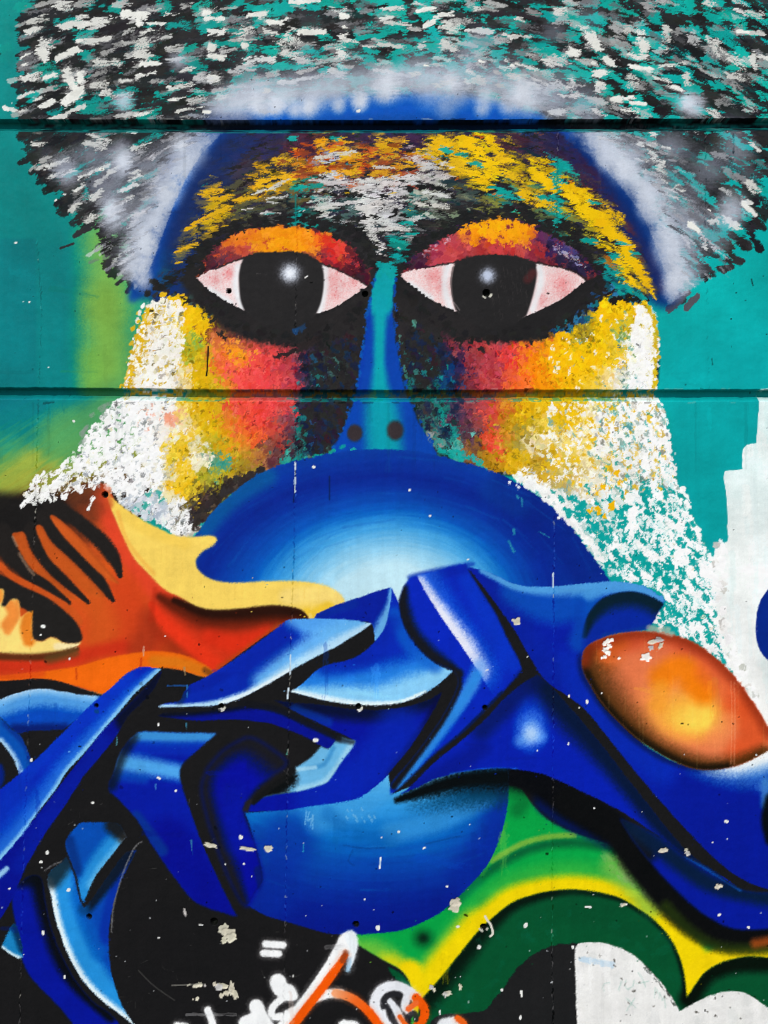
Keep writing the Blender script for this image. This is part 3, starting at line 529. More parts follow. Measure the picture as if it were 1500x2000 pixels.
CR = cpts("""800,640#2c2728 830,620#2b2627 860,660#2c2728 800,700#2b292a 815,700#1d6468 830,680#2c3434 840,720#1a7a78 850,730#1a6a70 830,740#28403f 820,750#1f6a68 860,700#1a2a4a 870,720#12346c 880,740#133a70 900,720#2c2450 890,690#3a2440 880,650#6a2c3c 900,660#a83c44 890,670#8a3440 920,670#b03c40 940,680#a83a3c 960,670#c8444a 980,665#a83c44 1000,660#7a3a40 920,700#983a40 940,710#b0404a 960,700#b8404a 930,730#a83a44 910,740#7a3038 950,740#c0444a 970,720#b83c44 990,690#e04040 1000,700#f04038 1010,680#e85038 1020,690#f07028 1000,730#e85a38 1030,710#f58018 1040,690#f58a10 1020,740#f46a28 1050,730#f88a10 1060,700#f8a808 1070,740#f89a08 1045,670#e07028 1060,660#c8802c 1080,660#f0a810 1090,690#fbbe04 1090,730#f8b808 1110,660#f8c004 1120,700#fbc404 1110,740#f8b808 1140,680#f8c406 1150,720#f8c008 1130,740#f0c018 1160,650#f4c004 1180,630#f4c006 1200,610#f4c40a 1230,600#f0c00a 1250,600#f0c20c 1170,690#f4c010 1190,660#e8bc14 1180,740#f0d480 1200,700#f0c020 1160,740#f0c83a 1210,640#e8c01c 1230,630#d8b820 1215,650#8aa860 1220,660#4a9a88 1250,630#f4f0e4 1260,620#faf8f4 1240,650#f8f4ea 1265,650#f6f2ea 1275,640#d8b81a 1278,690#d0b41c 1250,680#faf8f6 1225,670#f8f4ec 1270,700#fbfaf8 1240,700#f6f2e8 1215,690#e8c430 1220,720#f6f4ee 1250,740#fbfaf8 1210,735#e8e0c8 1240,740#60a89c 1235,725#a0b4a0 1270,740#fbfaf8 1195,680#d8b830 1150,640#a09028 1140,650#7a6a28 1130,655#b09a20 1280,740#c0a828
810,790#2c3434 830,800#3a4848 840,820#2a6a68 860,800#1f706c 870,820#148c88 850,840#707c78 860,860#3a9088 880,850#1f8c88 870,880#303c3a 890,880#5ab0a4 840,860#888a88 890,800#4a3450 900,820#5a3448 920,800#8a3c48 940,790#a83c40 950,800#d84840 960,820#d8503c 940,830#8a4440 920,850#5a3a48 930,870#8a5a2c 920,890#7a5038 940,890#a07a1c 960,850#e05030 970,870#f04a38 960,890#c08a18 980,800#d0642c 1000,790#d88a20 980,830#b8841c 1000,820#c89a18 1030,800#f0bc10 1040,830#c8a820 1020,850#a09040 1000,860#b89a28 980,860#d88a30 1000,890#d8a818 1020,890#dcb010 1050,790#e8b414 1060,820#e8c84a 1080,800#f0c41a 1060,850#f0d88a 1040,870#e8d8a8 1030,910#d0a420 1050,890#c8a030 1080,840#e8c028 1100,800#f0bc10 1120,820#f4c414 1100,850#e8d9a0 1130,790#f0c010 1150,800#f4e0a0 1140,840#f4dc90 1120,870#f0d060 1160,840#f4f0e0 1180,800#f8f6f0 1170,870#f6f4ee 1200,830#f8f6f2 1190,790#f0c418 1210,800#60a8a0 1215,840#5aa49c 1230,800#fbfaf8 1260,800#fbfaf8 1280,850#fbfaf8 1250,870#f8f8f6 1220,890#f4f2ea 1190,900#e8d9a8 1150,900#e8d8a0 1100,900#d8bc50 1080,900#e0b820 1120,930#d8c070 1060,930#d0a428 1050,915#c8a838 1090,940#c8b060 1120,960#d8c898 1150,940#f0e8d0 1180,950#f0f0ea 1205,930#f0c010 1200,950#e8e8e0 1150,980#e0dcc8 1100,980#e8e8e4 1110,965#88a8a0 1060,955#f6f6f4 1090,985#f8f8f6 1030,935#f8f8f4""")
LE = lambda x, y: np.interp(y, [600, 800, 1000], [-70, -60, -48])
RE = lambda x, y: np.interp(y, [600, 800, 1000], [60, 62, 64])
keepL = poly([(286, 590, 1), (330, 578), (400, 600), (440, 630), (520, 652), (640, 648), (712, 590), (722, 560), (730, 700), (680, 870), (640, 900), (585, 908), (500, 930), (380, 1046, 1), (330, 1040), (300, 900), (240, 800), (238, 765), (255, 690), (272, 640)], 2)
def ragged(m): x0, y0, a = m; return (x0, y0, np.clip((blur(a, 7) - .62 + .5 * (N1[y0:y0+a.shape[0], x0:x0+a.shape[1]] - .5)) * 9 + .5, 0, 1))
fill(poly([(1200, 880), (1300, 800), (1320, 940), (1400, 1110), (1480, 1390), (1270, 1232), (1150, 1075), (1000, 932), (1120, 950)], 6), '#0aa19c', 1)
cmap(ragged(keepL), CL, 17); cmap(ragged(poly(ckR, 2)), CR, 17)
keepL = poly([(280, 586, 1), (330, 572), (402, 592), (440, 630), (520, 652), (640, 648), (712, 590), (722, 560), (730, 700), (680, 870), (640, 900), (585, 908), (500, 930), (380, 1050, 1), (330, 1046), (290, 900), (232, 800), (230, 765), (248, 690), (266, 640)], 3)
field(ckL, 1500, CL, 12, (5, 11), (3.5, 7), lambda x, y: LE(x, y) if x < 600 else 50, (.5, 1), (.1, .65), .04, keepL, 1)
field(ckL, 2400, CL, 15, (3, 7), (2, 4.5), lambda x, y: LE(x, y) if x < 600 else 50, (.65, 1), (0, .5), .08, keepL, 1)
field(ckR, 1500, CR, 12, (5, 11), (3.5, 7), RE, (.5, 1), (.1, .65), .04, None, 1)
field(ckR, 2800, CR, 16, (3, 7), (2, 4.5), RE, (.65, 1), (0, .5), .08, None, 1)
for P, n, cp in ((ckL, 1500, CL), (ckR, 1700, CR)):                              # sponge grit
    for x, y in inside(P, n):
        c = jit(pick(cp, x, y, 20), .07) * RS.choice([1, 1, 1, .85, .7])
        dab(x, y, RS.uniform(1.6, 4.5), RS.uniform(1.2, 2.8), (LE(x, y) if x < 700 else RE(x, y)) + RS.uniform(-40, 40), c, RS.uniform(.7, 1), RS.uniform(0, .45), 1, None, .35)
blob(330, 815, 26, '#f08a68', .55)
for x, y in inside([(296, 575), (340, 565), (400, 590), (420, 625), (395, 615), (340, 580)], 60): dab(x, y, RS.uniform(4, 8), RS.uniform(3, 5), -30 + RS.uniform(-30, 30), jit(['#2a2728', '#2a2728', '#1f6a64', '#3a4a48', '#e0b014'][RS.choice(5, p=[.4, .2, .12, .08, .2])], .03), .95, RS.uniform(0, .4), 1)
for x, y in inside([(325, 582), (350, 585), (400, 612), (398, 650), (372, 640), (345, 600)], 70): dab(x, y, RS.uniform(4, 8), RS.uniform(2.5, 5), -45 + RS.uniform(-30, 30), jit('#f0c010', .05), .95, RS.uniform(0, .4), 1, hgt=.4)
# white crust of the left cheek, yellow fringe
for x, y in inside([(296, 600), (345, 590), (356, 640), (350, 700), (345, 740), (330, 764), (248, 764), (262, 710), (272, 660)], 230):
    dab(x, y, RS.uniform(4, 9), RS.uniform(3, 6), -45 + RS.uniform(-30, 30), jit('#f9f5ec', .025), RS.uniform(.8, 1), RS.uniform(0, .35), .9, hgt=.5)
for y in np.arange(610, 760, 5):
    x = np.interp(y, [600, 640, 700, 760], [292, 280, 264, 247]); dab(x + RS.uniform(-3, 4), y, 7, 5, -60, jit('#e4b214', .04), 1, .1, .8, hgt=.4)
for x, y in inside([(1240, 605), (1262, 608), (1280, 660), (1278, 764), (1225, 764), (1228, 690)], 190):
    dab(x, y, RS.uniform(4, 9), RS.uniform(3, 5), 65 + RS.uniform(-30, 30), jit('#fcfaf5', .02), RS.uniform(.8, 1), RS.uniform(.1, .5), .9, hgt=.5)
for x, y in inside([(1070, 790), (1140, 772), (1240, 772), (1240, 900), (1160, 950), (1060, 920)], 420):
    dab(x, y, RS.uniform(2.5, 7), RS.uniform(1.8, 4), 62 + RS.uniform(-35, 35), jit(['#fbfaf4', '#f6f2e2', '#f0c418', '#e0b020', '#8ab0a0'][RS.choice(5, p=[.46, .2, .2, .08, .06])], .03), RS.uniform(.8, 1), RS.uniform(.1, .5), 1, hgt=.4)
for x, y in inside([(1225, 770), (1285, 770), (1303, 880), (1270, 930), (1215, 900), (1190, 830)], 260):
    dab(x, y, RS.uniform(4, 10), RS.uniform(3, 5.5), 62 + RS.uniform(-30, 30), jit('#fcfaf5', .02), RS.uniform(.8, 1), RS.uniform(.1, .5), .9, hgt=.5)
for y in np.arange(600, 760, 4): dab(np.interp(y, [590, 640, 700, 760], [1268, 1281, 1284, 1279]) + RS.uniform(-5, 3), y, 5, 4, 60, jit('#d4b41a', .05), .9, .2, .8)
for _ in range(150):                                                             # stippling that breaks up over the outer edges
    y = RS.uniform(595, 764); x = np.interp(y, [590, 640, 700, 764], [290, 274, 260, 244]) + RS.normal(0, 7)
    dab(x, y, RS.uniform(2, 6), RS.uniform(1.5, 3.6), -55 + RS.uniform(-40, 40), jit(['#e4b818', '#f8f4ea', '#d8b020'][RS.choice(3, p=[.45, .4, .15])], .04), .95, RS.uniform(0, .4), 1, hgt=.4)
for x, y in inside([(292, 600), (350, 592), (352, 700), (340, 764), (250, 764), (272, 660)], 150): dab(x, y, RS.uniform(2, 6), RS.uniform(1.4, 3), -50 + RS.uniform(-30, 30), jit(['#d8b42a', '#e8dcb8', '#b8b0a0', '#7a6a3a'][RS.choice(4, p=[.45, .3, .18, .07])], .04), .9, RS.uniform(.1, .5), 1)
for t in "1285,662 1285,675 1280,692 1283,691 1286,672 1292,790 1262,617 1266,618 1279,740".split():
    x, y = map(float, t.split(',')); dab(x, y, 3, 2.6, 0, '#fbfbf8', 1, 0, .2)
for x, y in inside([(1080, 660), (1230, 600), (1260, 640), (1200, 764), (1100, 764)], 70): dab(x, y, RS.uniform(2, 5), RS.uniform(1.5, 3), 60, jit(['#f6eecb', '#f8f4e8', '#78a898'][RS.choice(3, p=[.45, .4, .15])], .04), .9, .2, .9)

# dark patches round the nose
for P, n in [([(640, 600), (715, 590), (700, 740), (690, 760), (630, 760), (610, 700)], 170), ([(775, 590), (840, 620), (860, 700), (830, 760), (800, 760), (780, 690)], 150), ([(600, 780), (680, 780), (650, 870), (600, 880)], 120)]:
    for x, y in inside(P, n): dab(x, y, RS.uniform(8, 16), RS.uniform(5, 9), RS.uniform(40, 80), jit('#2b2829', .02), RS.uniform(.5, .9), RS.uniform(.2, .5), .8)
for P, n in (([(590, 670), (640, 660), (690, 640), (700, 740), (680, 860), (600, 885), (590, 780)], 150), ([(785, 640), (860, 660), (900, 740), (890, 860), (840, 850), (800, 750)], 110)):
    for x, y in inside(P, n): dab(x, y, RS.uniform(4, 11), RS.uniform(3, 6), RS.uniform(40, 80), jit(['#1d2442', '#2c2036', '#231f24', '#1c2f4a', '#3a2028'][RS.choice(5, p=[.34, .2, .26, .12, .08])], .025), RS.uniform(.5, .9), RS.uniform(.2, .6), 1)
for t in """655,703,#4a8a80 660,715,#357a74 620,735,#1f8a84 612,700,#1f5f8a 630,690,#3a5a50 645,725,#4a7a70 808,628,#6ac0a8 806,632,#50a898 780,658,#60a898 782,668,#409088 790,720,#50a898 812,725,#40a098 830,730,#18a0a0 845,720,#18a0a0 835,705,#2a8a88 860,738,#1aa0a0 882,742,#1a98a0 820,690,#307a70 795,735,#40a090 805,712,#3a8a80 790,690,#2a6a64 610,825,#2a60a8 612,850,#2048a0 608,870,#2060a0 595,845,#209890 590,815,#20a098 650,775,#308078 585,775,#208880 840,700,#1a4a90 850,680,#1a3a70""".split():
    x, y, c = t.split(','); dab(float(x), float(y), RS.uniform(4, 8), RS.uniform(2, 4), 60, c, .6, .5, 1)

# ---- 5 eyes ----------------------------------------------------------------------
# dark rims
air([(378, 545), (420, 590), (480, 632), (560, 648), (640, 632), (700, 590), (722, 565)], '#272425', 17, 14, 1, g=.8)
air([(440, 625), (540, 650), (640, 640), (700, 610)], '#2a2627', 14, 20, .8, g=.9)
air([(640, 620), (700, 600), (725, 570)], '#2b2728', 20, 20, .9)
air([(775, 540), (820, 590), (900, 632), (960, 640), (1040, 640), (1100, 605), (1150, 570), (1172, 540)], '#272425', 18, 14, 1, g=.8)
air([(800, 580), (850, 620), (900, 640)], '#2b2728', 18, 20, .8)
for x, y in inside([(1120, 600), (1180, 560), (1260, 580), (1240, 592), (1190, 585), (1130, 640), (1080, 650)], 60): dab(x, y, 8, 5, -30, jit(['#232122', '#232122', '#1f6a78', '#2a6f9a', '#24406a'][RS.randint(5)], .03), .95, .2, .9)
for x in np.arange(1195, 1265, 4): dab(x, np.interp(x, [1190, 1230, 1265], [588, 576, 586]) + RS.uniform(-4, 4), 6, 4, 10, '#231f1f', 1, 0, .6)
for x, y in inside([(1180, 520), (1215, 545), (1260, 580), (1190, 570)], 40): dab(x, y, 7, 4, 40, jit(['#0fa09a', '#158c8c', '#1a4a58'][RS.randint(3)], .03), .9, .2, .9)
for P, n in [([(390, 560), (430, 600), (480, 640), (560, 655), (640, 650), (715, 590)], 90), ([(790, 560), (850, 610), (900, 650), (980, 652), (1060, 640), (1130, 595), (1170, 550)], 90)]:
    S = spline(P, False, 12)
    for i in RS.randint(0, len(S), n): dab(S[i, 0] + RS.normal(0, 7), S[i, 1] + RS.normal(4, 8), RS.uniform(5, 10), RS.uniform(4, 7), RS.uniform(-40, 40), jit('#262324', .015), 1, RS.choice([0, .3]), .8)
dab(560, 690, 30, 5, -14, '#2c2426', .95, .2, .6); dab(600, 672, 24, 9, -30, '#2f2728', .9, .3, .8); dab(580, 640, 5, 14, 80, '#1e4a80', .8, .3, .8)
for x, y in [(425, 652), (435, 655), (440, 660), (432, 650), (897, 672), (935, 680), (940, 684), (900, 668)]: dab(x, y, 6, 4, 60, '#2a2526', .95, 0, .6)
# lids
lidL = [(385, 541, 1), (397, 512), (417, 484), (447, 462), (483, 448), (527, 443), (563, 443), (603, 447), (643, 458), (672, 473), (700, 497), (714, 518), (722, 540), (718, 557, 1), (680, 536), (628, 514), (580, 493), (523, 493), (473, 503), (420, 524)]
LLID = poly(lidL, 1.5); mark(poly(lidL), p_lidL)
fill(LLID, '#c8502c')
CLL = cpts("""395,535#3a2028 400,520#4a2430 412,505#5a2834 425,495#7a3038 440,480#c85a30 455,468#e87a28 450,490#a84038 470,485#d0583c 475,460#e88020 480,490#c04a3c 500,455#f28a1a 500,480#f09020 520,450#f79a18 520,475#f89c14 545,450#f89818 550,475#f8a010 570,455#f8960f 580,480#f89a14 600,460#f59018 605,480#f08a1c 620,460#f0701c 615,490#b05a30 635,470#d83a24 640,490#b02c30 650,480#e03028 655,500#d02a2c 665,490#e04034 670,505#8a2430 680,495#6a2430 690,510#c03438 690,520#5a202c 700,515#3a1c28 705,530#3a1c28 712,545#4a1c2c 700,540#2e1a24 640,505#8a2430 625,500#6a2838 460,500#7a3038 430,510#5a2a3c 415,515#3a2434 445,470#f09030""")
field(lidL, 500, CLL, 9, (5, 10), (3, 6), lambda x, y: np.interp(x, [390, 550, 720], [-40, 0, 45]), (.7, 1), (0, .5), .04, LLID, .9)
lidR = [(782, 535, 1), (800, 510), (813, 496), (843, 477), (887, 452), (907, 440), (933, 432), (967, 428), (1000, 430), (1033, 437), (1053, 450), (1083, 463), (1117, 483), (1147, 510), (1165, 535), (1147, 546, 1), (1100, 523), (1047, 511), (1000, 500), (950, 498), (887, 511), (830, 522)]
RLID = poly(lidR, 1.5); mark(poly(lidR), p_lidR)
fill(RLID, '#8a3038')
CRL = cpts("""800,525#3a2030 820,510#4a2438 840,495#a03850 860,480#b84050 860,500#c04450 880,465#b84850 880,490#c84a4c 890,475#c04048 905,460#d87030 905,485#d05048 905,445#f09a18 925,440#f8a808 930,465#f09010 950,440#f8ac08 950,470#c84a34 960,455#f8a010 970,435#f8aa08 980,460#f59810 965,485#c03c3c 1000,440#f8a80c 1000,465#f8a010 990,485#c83c3c 1020,450#f8a010 1025,470#f0901c 1020,485#c84a44 1040,455#e87a20 1045,470#8a3044 1050,490#a83438 1035,495#903040 1060,465#5a2850 1070,480#2c2040 1080,490#3a2858 1090,475#402c60 1100,500#2c2440 1110,490#4a4078 1120,505#2a2238 1140,520#2c2440 1150,535#282030 1070,500#6a2838 910,490#a83c40 940,490#a83434""")
field(lidR, 520, CRL, 9, (5, 10), (3, 6), lambda x, y: np.interp(x, [790, 960, 1160], [-35, 80, 35]), (.7, 1), (0, .5), .04, RLID, .9)
for x, y in inside([(815, 495), (850, 475), (885, 460), (840, 495)], 16): dab(x, y, 4, 1.5, -30, '#d0a8b8', .7, .4, .9)
for x, y in inside([(1070, 465), (1115, 490), (1150, 525), (1090, 495)], 30): dab(x, y, 5, 1.2, 35, ['#8a88c0', '#c8a8b0', '#d8d0d8'][RS.randint(3)], .7, .4, .9)

# uneven dark and coloured touches over the upper lid edges
for P, cols in (([(390, 530), (400, 508), (419, 482), (448, 460), (484, 446), (528, 441), (565, 441), (604, 445), (645, 456), (674, 471), (702, 496), (718, 525)], ['#242223'] * 3 + ['#e07a24', '#5a2430']), ([(790, 522), (815, 493), (845, 475), (888, 450), (908, 438), (934, 430), (968, 426), (1001, 428), (1034, 435), (1055, 448), (1085, 461), (1119, 481), (1149, 508), (1166, 532)], ['#242223'] * 3 + ['#f09a18', '#3a2040'])):
    S = spline(P, False, 14)
    for x, y in S[::2]:
        c = cols[RS.randint(len(cols))]
        if c == '#e07a24' and not 440 < x < 650 or c == '#f09a18' and not 905 < x < 1050: c = '#242223'
        dab(x + RS.uniform(-3, 3), y + (RS.uniform(-4, 1) if c[1:3] == '24' else RS.uniform(0, 3)), RS.uniform(3, 6), RS.uniform(2, 4), RS.uniform(-40, 40), c, .95, .15, 1)
# eyeballs
def eyeball(out, iris, pid, ppid, shine, spid, red, blue):
    m = poly(out, .8, wob=1.2); fill(m, '#f1dcdc', pid=pid)
    mx_ = (out[0][0] + out[8][0]) / 2; v = LB[m[1]:m[1]+m[2].shape[0], int(mx_):m[0]+m[2].shape[1]]; v[v == pid] = pid + 1
    x0, y0, a = m
    comp(x0, y0, a * .32 * (GR[y0:y0+a.shape[0], x0:x0+a.shape[1]] > .62), hx('#d88a88'))
    for x, y, r, o in red:
        blob(x, y, r * 1.7, '#e58a8c', o * .45, m, g=1.2); blob(x, y, r * .8, '#dc5c60', o * .3, m, g=1.4)
        for _ in range(int(r * .8)): q = RS.normal(0, r * .4, 2); dab(x + q[0], y + q[1], 1.4, 1.1, 0, '#d04a50', .35, 0, .9, m, 0)
    for p in blue: air(p, '#e6eef2', 1, 11, .75, m)
    S = spline(out)
    for i in range(0, len(S), 2):
        if S[i, 1] > out[0][1] + 12: dab(S[i, 0] + RS.uniform(-2, 2), S[i, 1] + 2.5, 4.5, 3.4, RS.uniform(-30, 30), '#262324', 1, 0, .4)
    air(out[1:9], '#2a1e20', .8, 2, .9)
    q = poly(iris, 1); fill(q, '#2a2728', pid=ppid)
    x, y, r, c, o = shine
    blob(x, y, r * 1.6, '#6a6c78', .5, g=.9); blob(x, y, r * 1.15, c, o, g=.8, core=.1); blob(x, y, r * .7, '#eef1f8' if o > .95 else c, .9)
    Yq, Xq = np.mgrid[int(y-r):int(y+r), int(x-r):int(x+r)]
    LB[int(y-r):int(y+r), int(x-r):int(x+r)][(Xq - x)**2 + (Yq - y)**2 < r * r] = spid
eyeball([(385, 542, 1), (420, 524), (473, 503), (523, 493), (580, 493), (628, 514), (660, 527), (680, 536), (718, 557, 1), (683, 582), (650, 602), (618, 613), (550, 640), (477, 607), (450, 593), (417, 573), (400, 560)],
        [(474, 502, 1), (500, 494), (523, 492), (580, 492), (606, 500), (627, 513, 1), (632, 533), (632, 560), (627, 590), (617, 614, 1), (580, 640), (530, 640), (478, 608, 1), (470, 587), (467, 560), (467, 533)], p_whL, p_irisL,
        (566, 533, 24, '#d4dbe9', .97), p_shineL, [(447, 533, 16, 1), (420, 545, 16, .6), (650, 545, 30, .6), (655, 575, 22, .5), (690, 552, 18, .5)], [[(464, 520), (460, 560), (472, 600)], [(634, 520), (634, 560), (624, 606)], [(410, 566), (450, 592)]])
eyeball([(782, 535, 1), (830, 522), (887, 511), (950, 498), (1000, 500), (1047, 512), (1100, 523), (1125, 533), (1145, 547, 1), (1133, 557), (1100, 582), (1067, 600), (1030, 616), (960, 640), (892, 609), (867, 598), (833, 580), (810, 563), (790, 547)],
        [(888, 511, 1), (920, 501), (950, 497), (1000, 499), (1046, 512, 1), (1048, 540), (1042, 573), (1034, 600), (1028, 617, 1), (990, 640), (940, 640), (893, 610, 1), (886, 593), (882, 567), (882, 543)], p_whR, p_irisR,
        (952, 538, 19, '#c3cde4', .93), p_shineR, [(847, 538, 24, .9), (860, 560, 22, .5), (1098, 553, 26, 1), (1055, 585, 22, .6), (1105, 575, 20, .4)], [[(874, 518), (868, 560), (880, 604)], [(1052, 520), (1056, 550), (1040, 604)], [(800, 555), (840, 582)]])
air([(884, 520), (880, 545), (882, 575), (890, 605)], '#5a5050', .6, 1.2, .7); air([(886, 590), (897, 605)], '#8a8080', .5, 1, .6)
air([(1040, 533), (1030, 545)], '#6a2a2c', 3, 10, .5); dab(598, 540, 4, 1.4, -35, '#e8e4e0', 1, 0, .3, hgt=0); dab(510, 535, 10, .8, 10, '#5a5656', .6, .5, .5, hgt=0)
for _ in range(30): dab(RS.uniform(960, 1030), RS.uniform(520, 620), RS.uniform(6, 14), .7, 80, '#3c3838', .5, .4, .5, hgt=0)

# ---- 6 nose ------------------------------------------------------------------------
nose = [(738, 526, 1), (752, 520), (772, 533), (768, 567), (767, 607), (770, 647), (776, 687), (783, 727), (792, 760), (803, 793), (822, 833), (840, 863), (856, 890, 1), (645, 890, 1), (657, 867), (673, 830), (687, 790), (697, 753), (701, 727), (707, 693), (713, 653), (717, 613), (725, 573), (733, 540)]
NO = poly(nose, 1.2, wob=1.5); fill(NO, '#0843aa', pid=p_nose)
air([(752, 525), (748, 560), (742, 590)], '#0aa0aa', 18, 16, 1, NO)
air([(742, 590), (741, 640), (740, 690), (741, 760), (746, 830), (752, 885)], '#07a2b0', 6, 23, 1, NO, taper=[.9, .62, .6, 1.05, 1.5, 1.6])
air([(745, 800), (750, 880)], '#069aae', 16, 36, .7, NO)
air([(716, 600), (705, 700), (690, 780)], '#0a3ca8', 3, 10, .8, NO)
air([(655, 880), (690, 800)], '#0a48b4', 6, 18, .6, NO)
for y in np.arange(540, 880, 6):                                                # ragged edge touches
    xl = np.interp(y, [533, 573, 613, 693, 753, 830, 880], [733, 724, 716, 706, 696, 672, 650]); xr = np.interp(y, [533, 567, 647, 727, 793, 863], [773, 769, 771, 784, 804, 841])
    if RS.rand() < .6: dab(xl + RS.uniform(-2, 2), y, 4, 2.4, 70, '#0c55b0', .9, .1, .8)
    if RS.rand() < .4: dab(xr + RS.uniform(-1, 2), y, 4, 2.4, 100, '#0a48a8', .9, .1, .8)
for x, y in inside([(735, 520), (750, 512), (775, 525), (760, 540), (738, 535)], 16): dab(x, y, 7, 4, 80, '#10a0a0', .9, .2, .8)
blob(692, 845, 19, '#3a3134', 1, ry=21, core=.6); blob(771, 840, 21, '#3a3134', 1, ry=25, core=.55)
for (x, y, r, ry, p) in [(692, 845, 14, 16, p_nos1), (771, 840, 15, 18, p_nos2)]:
    Yq, Xq = np.mgrid[y-ry:y+ry+1, x-r:x+r+1]; LB[y-ry:y+ry+1, x-r:x+r+1][((Xq-x)/r)**2 + ((Yq-y)/ry)**2 < 1] = p

# ---- 7 the mouth dome ----------------------------------------------------------------
lip = [(366, 1050, 1), (380, 1046), (400, 1017), (423, 990), (460, 957), (500, 928), (537, 911), (577, 899), (617, 891), (650, 884), (700, 878), (750, 877), (817, 882), (883, 897), (950, 915), (1000, 937), (1033, 957), (1070, 983), (1103, 1013), (1127, 1043), (1153, 1080), (1177, 1113), (1194, 1138, 1), (1180, 1200, 1), (600, 1230, 1), (380, 1130, 1)]
for x, y in inside([(560, 905), (640, 885), (660, 870), (690, 880), (600, 900), (520, 935), (400, 1030), (380, 1040), (470, 950)], 70): dab(x, y, 7, 4, -30, jit(['#18a098', '#28b0a4', '#1a9c90'][RS.randint(3)], .03), .9, .25, .9)
for x, y in inside([(850, 880), (900, 880), (990, 930), (950, 915)], 26): dab(x, y, 7, 4, 25, jit('#20a8a0', .03), .9, .25, .9)
for x, y in inside([(450, 940), (500, 915), (530, 905), (420, 985), (370, 1035), (350, 1030), (390, 985)], 60): dab(x, y, 8, 6, -50, jit(['#332b2a', '#3a302e', '#302a2c'][RS.randint(3)], .02), .95, .2, .9)
LIP = poly(lip, .8, wob=1)
lx0, ly0, la = LIP; h_, w_ = la.shape
th = np.linspace(0, 1, 400); sn = norm01(fbm(400, 600, 3, 55, 3, ay=14, ax=1.6))
def lipcol(x, y):
    dx, dy = (x - 775) / np.where(x < 775, 1.42, 1.3), np.minimum(y - 1190, 0) + np.maximum(y - 1190, 0) * .5
    r = np.sqrt(dx * dx + dy * dy); an = np.arctan2(-dy, dx)
    n = sn[np.clip((an / np.pi * 399), 0, 399).astype(int), np.clip(r * 1.6, 0, 599).astype(int)] - .5
    tilt = np.interp(x, [400, 775, 1150], [-14, 0, 30])
    return ramp(r + tilt + n * 9, [(0, '#c8e8f2'), (88, '#bde3f2'), (112, '#9ad2ee'), (135, '#72bce8'), (158, '#46a2e0'), (178, '#2480d0'), (198, '#0d58bc'), (218, '#0545aa'), (242, '#04329a'), (262, '#05288e'), (290, '#06349a'), (330, '#0a409e')])
grad(LIP, lipcol, pid=p_lip)
air([(400, 1030), (450, 975), (520, 930)], '#12649a', 6, 26, .6, LIP); air([(1000, 950), (1090, 1040), (1160, 1130)], '#08207e', 20, 40, .7, LIP)
air([(960, 960), (1010, 985)], '#0c3a90', 10, 30, .5, LIP)
for _ in range(44):
    an = RS.uniform(.25, 2.9); r = RS.uniform(150, 305); x = 775 + math.cos(an) * r * 1.45; y = 1190 - math.sin(an) * r
    dab(x, y, RS.uniform(20, 60), RS.uniform(1, 3), math.degrees(math.atan2(math.cos(an), math.sin(an) * 1.45)), ['#2f7cc8', '#1458b4', '#0a2f8c'][RS.randint(3)], .13, RS.uniform(.4, .75), .5, LIP, 0)
for (x, y, l, w, a) in [(1011, 970, 5, 3, 60), (1019, 980, 10, 1.5, 85), (1003, 1038, 7, 2.5, 80), (998, 1067, 14, 2.5, 65), (1062, 1043, 12, 1, 30)]: dab(x, y, l, w, a, '#2f8aa8', .8, .2, .6, hgt=0)

# ---- 8 beards ---------------------------------------------------------------------
# right: white touches over turquoise
bR = [(1050, 945), (1120, 960), (1200, 900), (1290, 800), (1300, 850), (1312, 900), (1320, 940), (1338, 965), (1348, 1005), (1362, 1035), (1382, 1080), (1400, 1105), (1400, 1200), (1425, 1275), (1455, 1335), (1495, 1410), (1470, 1380), (1440, 1325), (1400, 1285), (1340, 1245), (1280, 1232), (1300, 1180), (1250, 1140), (1190, 1120), (1150, 1070), (1110, 1012), (1070, 978), (1000, 930)]
mark(poly(bR), p_beardR)
CB = cpts("1050,950#f6f6f4 1100,990#e6e8e4 1150,950#ece6d0 1200,950#eeeee8 1150,1030#b8d0cc 1170,1060#c8dcd8 1200,1060#f0f2f0 1250,1000#fbfbfa 1300,950#fcfcfa 1300,1050#fcfcfb 1350,1100#fcfcfb 1250,1120#fafafa 1300,1180#f2f6f6 1380,1200#f6f8f8 1400,1300#f8f8f8 1200,1000#e8ece8 1130,1000#f6f6f6")
bang = lambda x, y: np.interp(x, [1050, 1150, 1250, 1350], [35, 62, 72, 55])
dens = lambda x, y: 1 if (y < 960 or x - (y - 960) * .35 > 1262) else np.interp(y, [960, 1040, 1100, 1230, 1330], [.95, .62, .5, .55, .7])
for x, y in inside(bR, 2000):
    edge = np.interp(y, [930, 1015, 1070, 1130], [1010, 1112, 1150, 1195])
    lined = x - edge < 26 and y < 1090
    if not lined and RS.rand() > dens(x, y) * (1 if y < 940 else .45): continue
    dab(x, y, RS.uniform(4, 11), RS.uniform(2.4, 5.4), bang(x, y) + RS.uniform(-25, 25), jit(pick(CB, x, y, 26), .02), RS.uniform(.8, 1), RS.choice([0, .2, .45]), .9, hgt=.5)
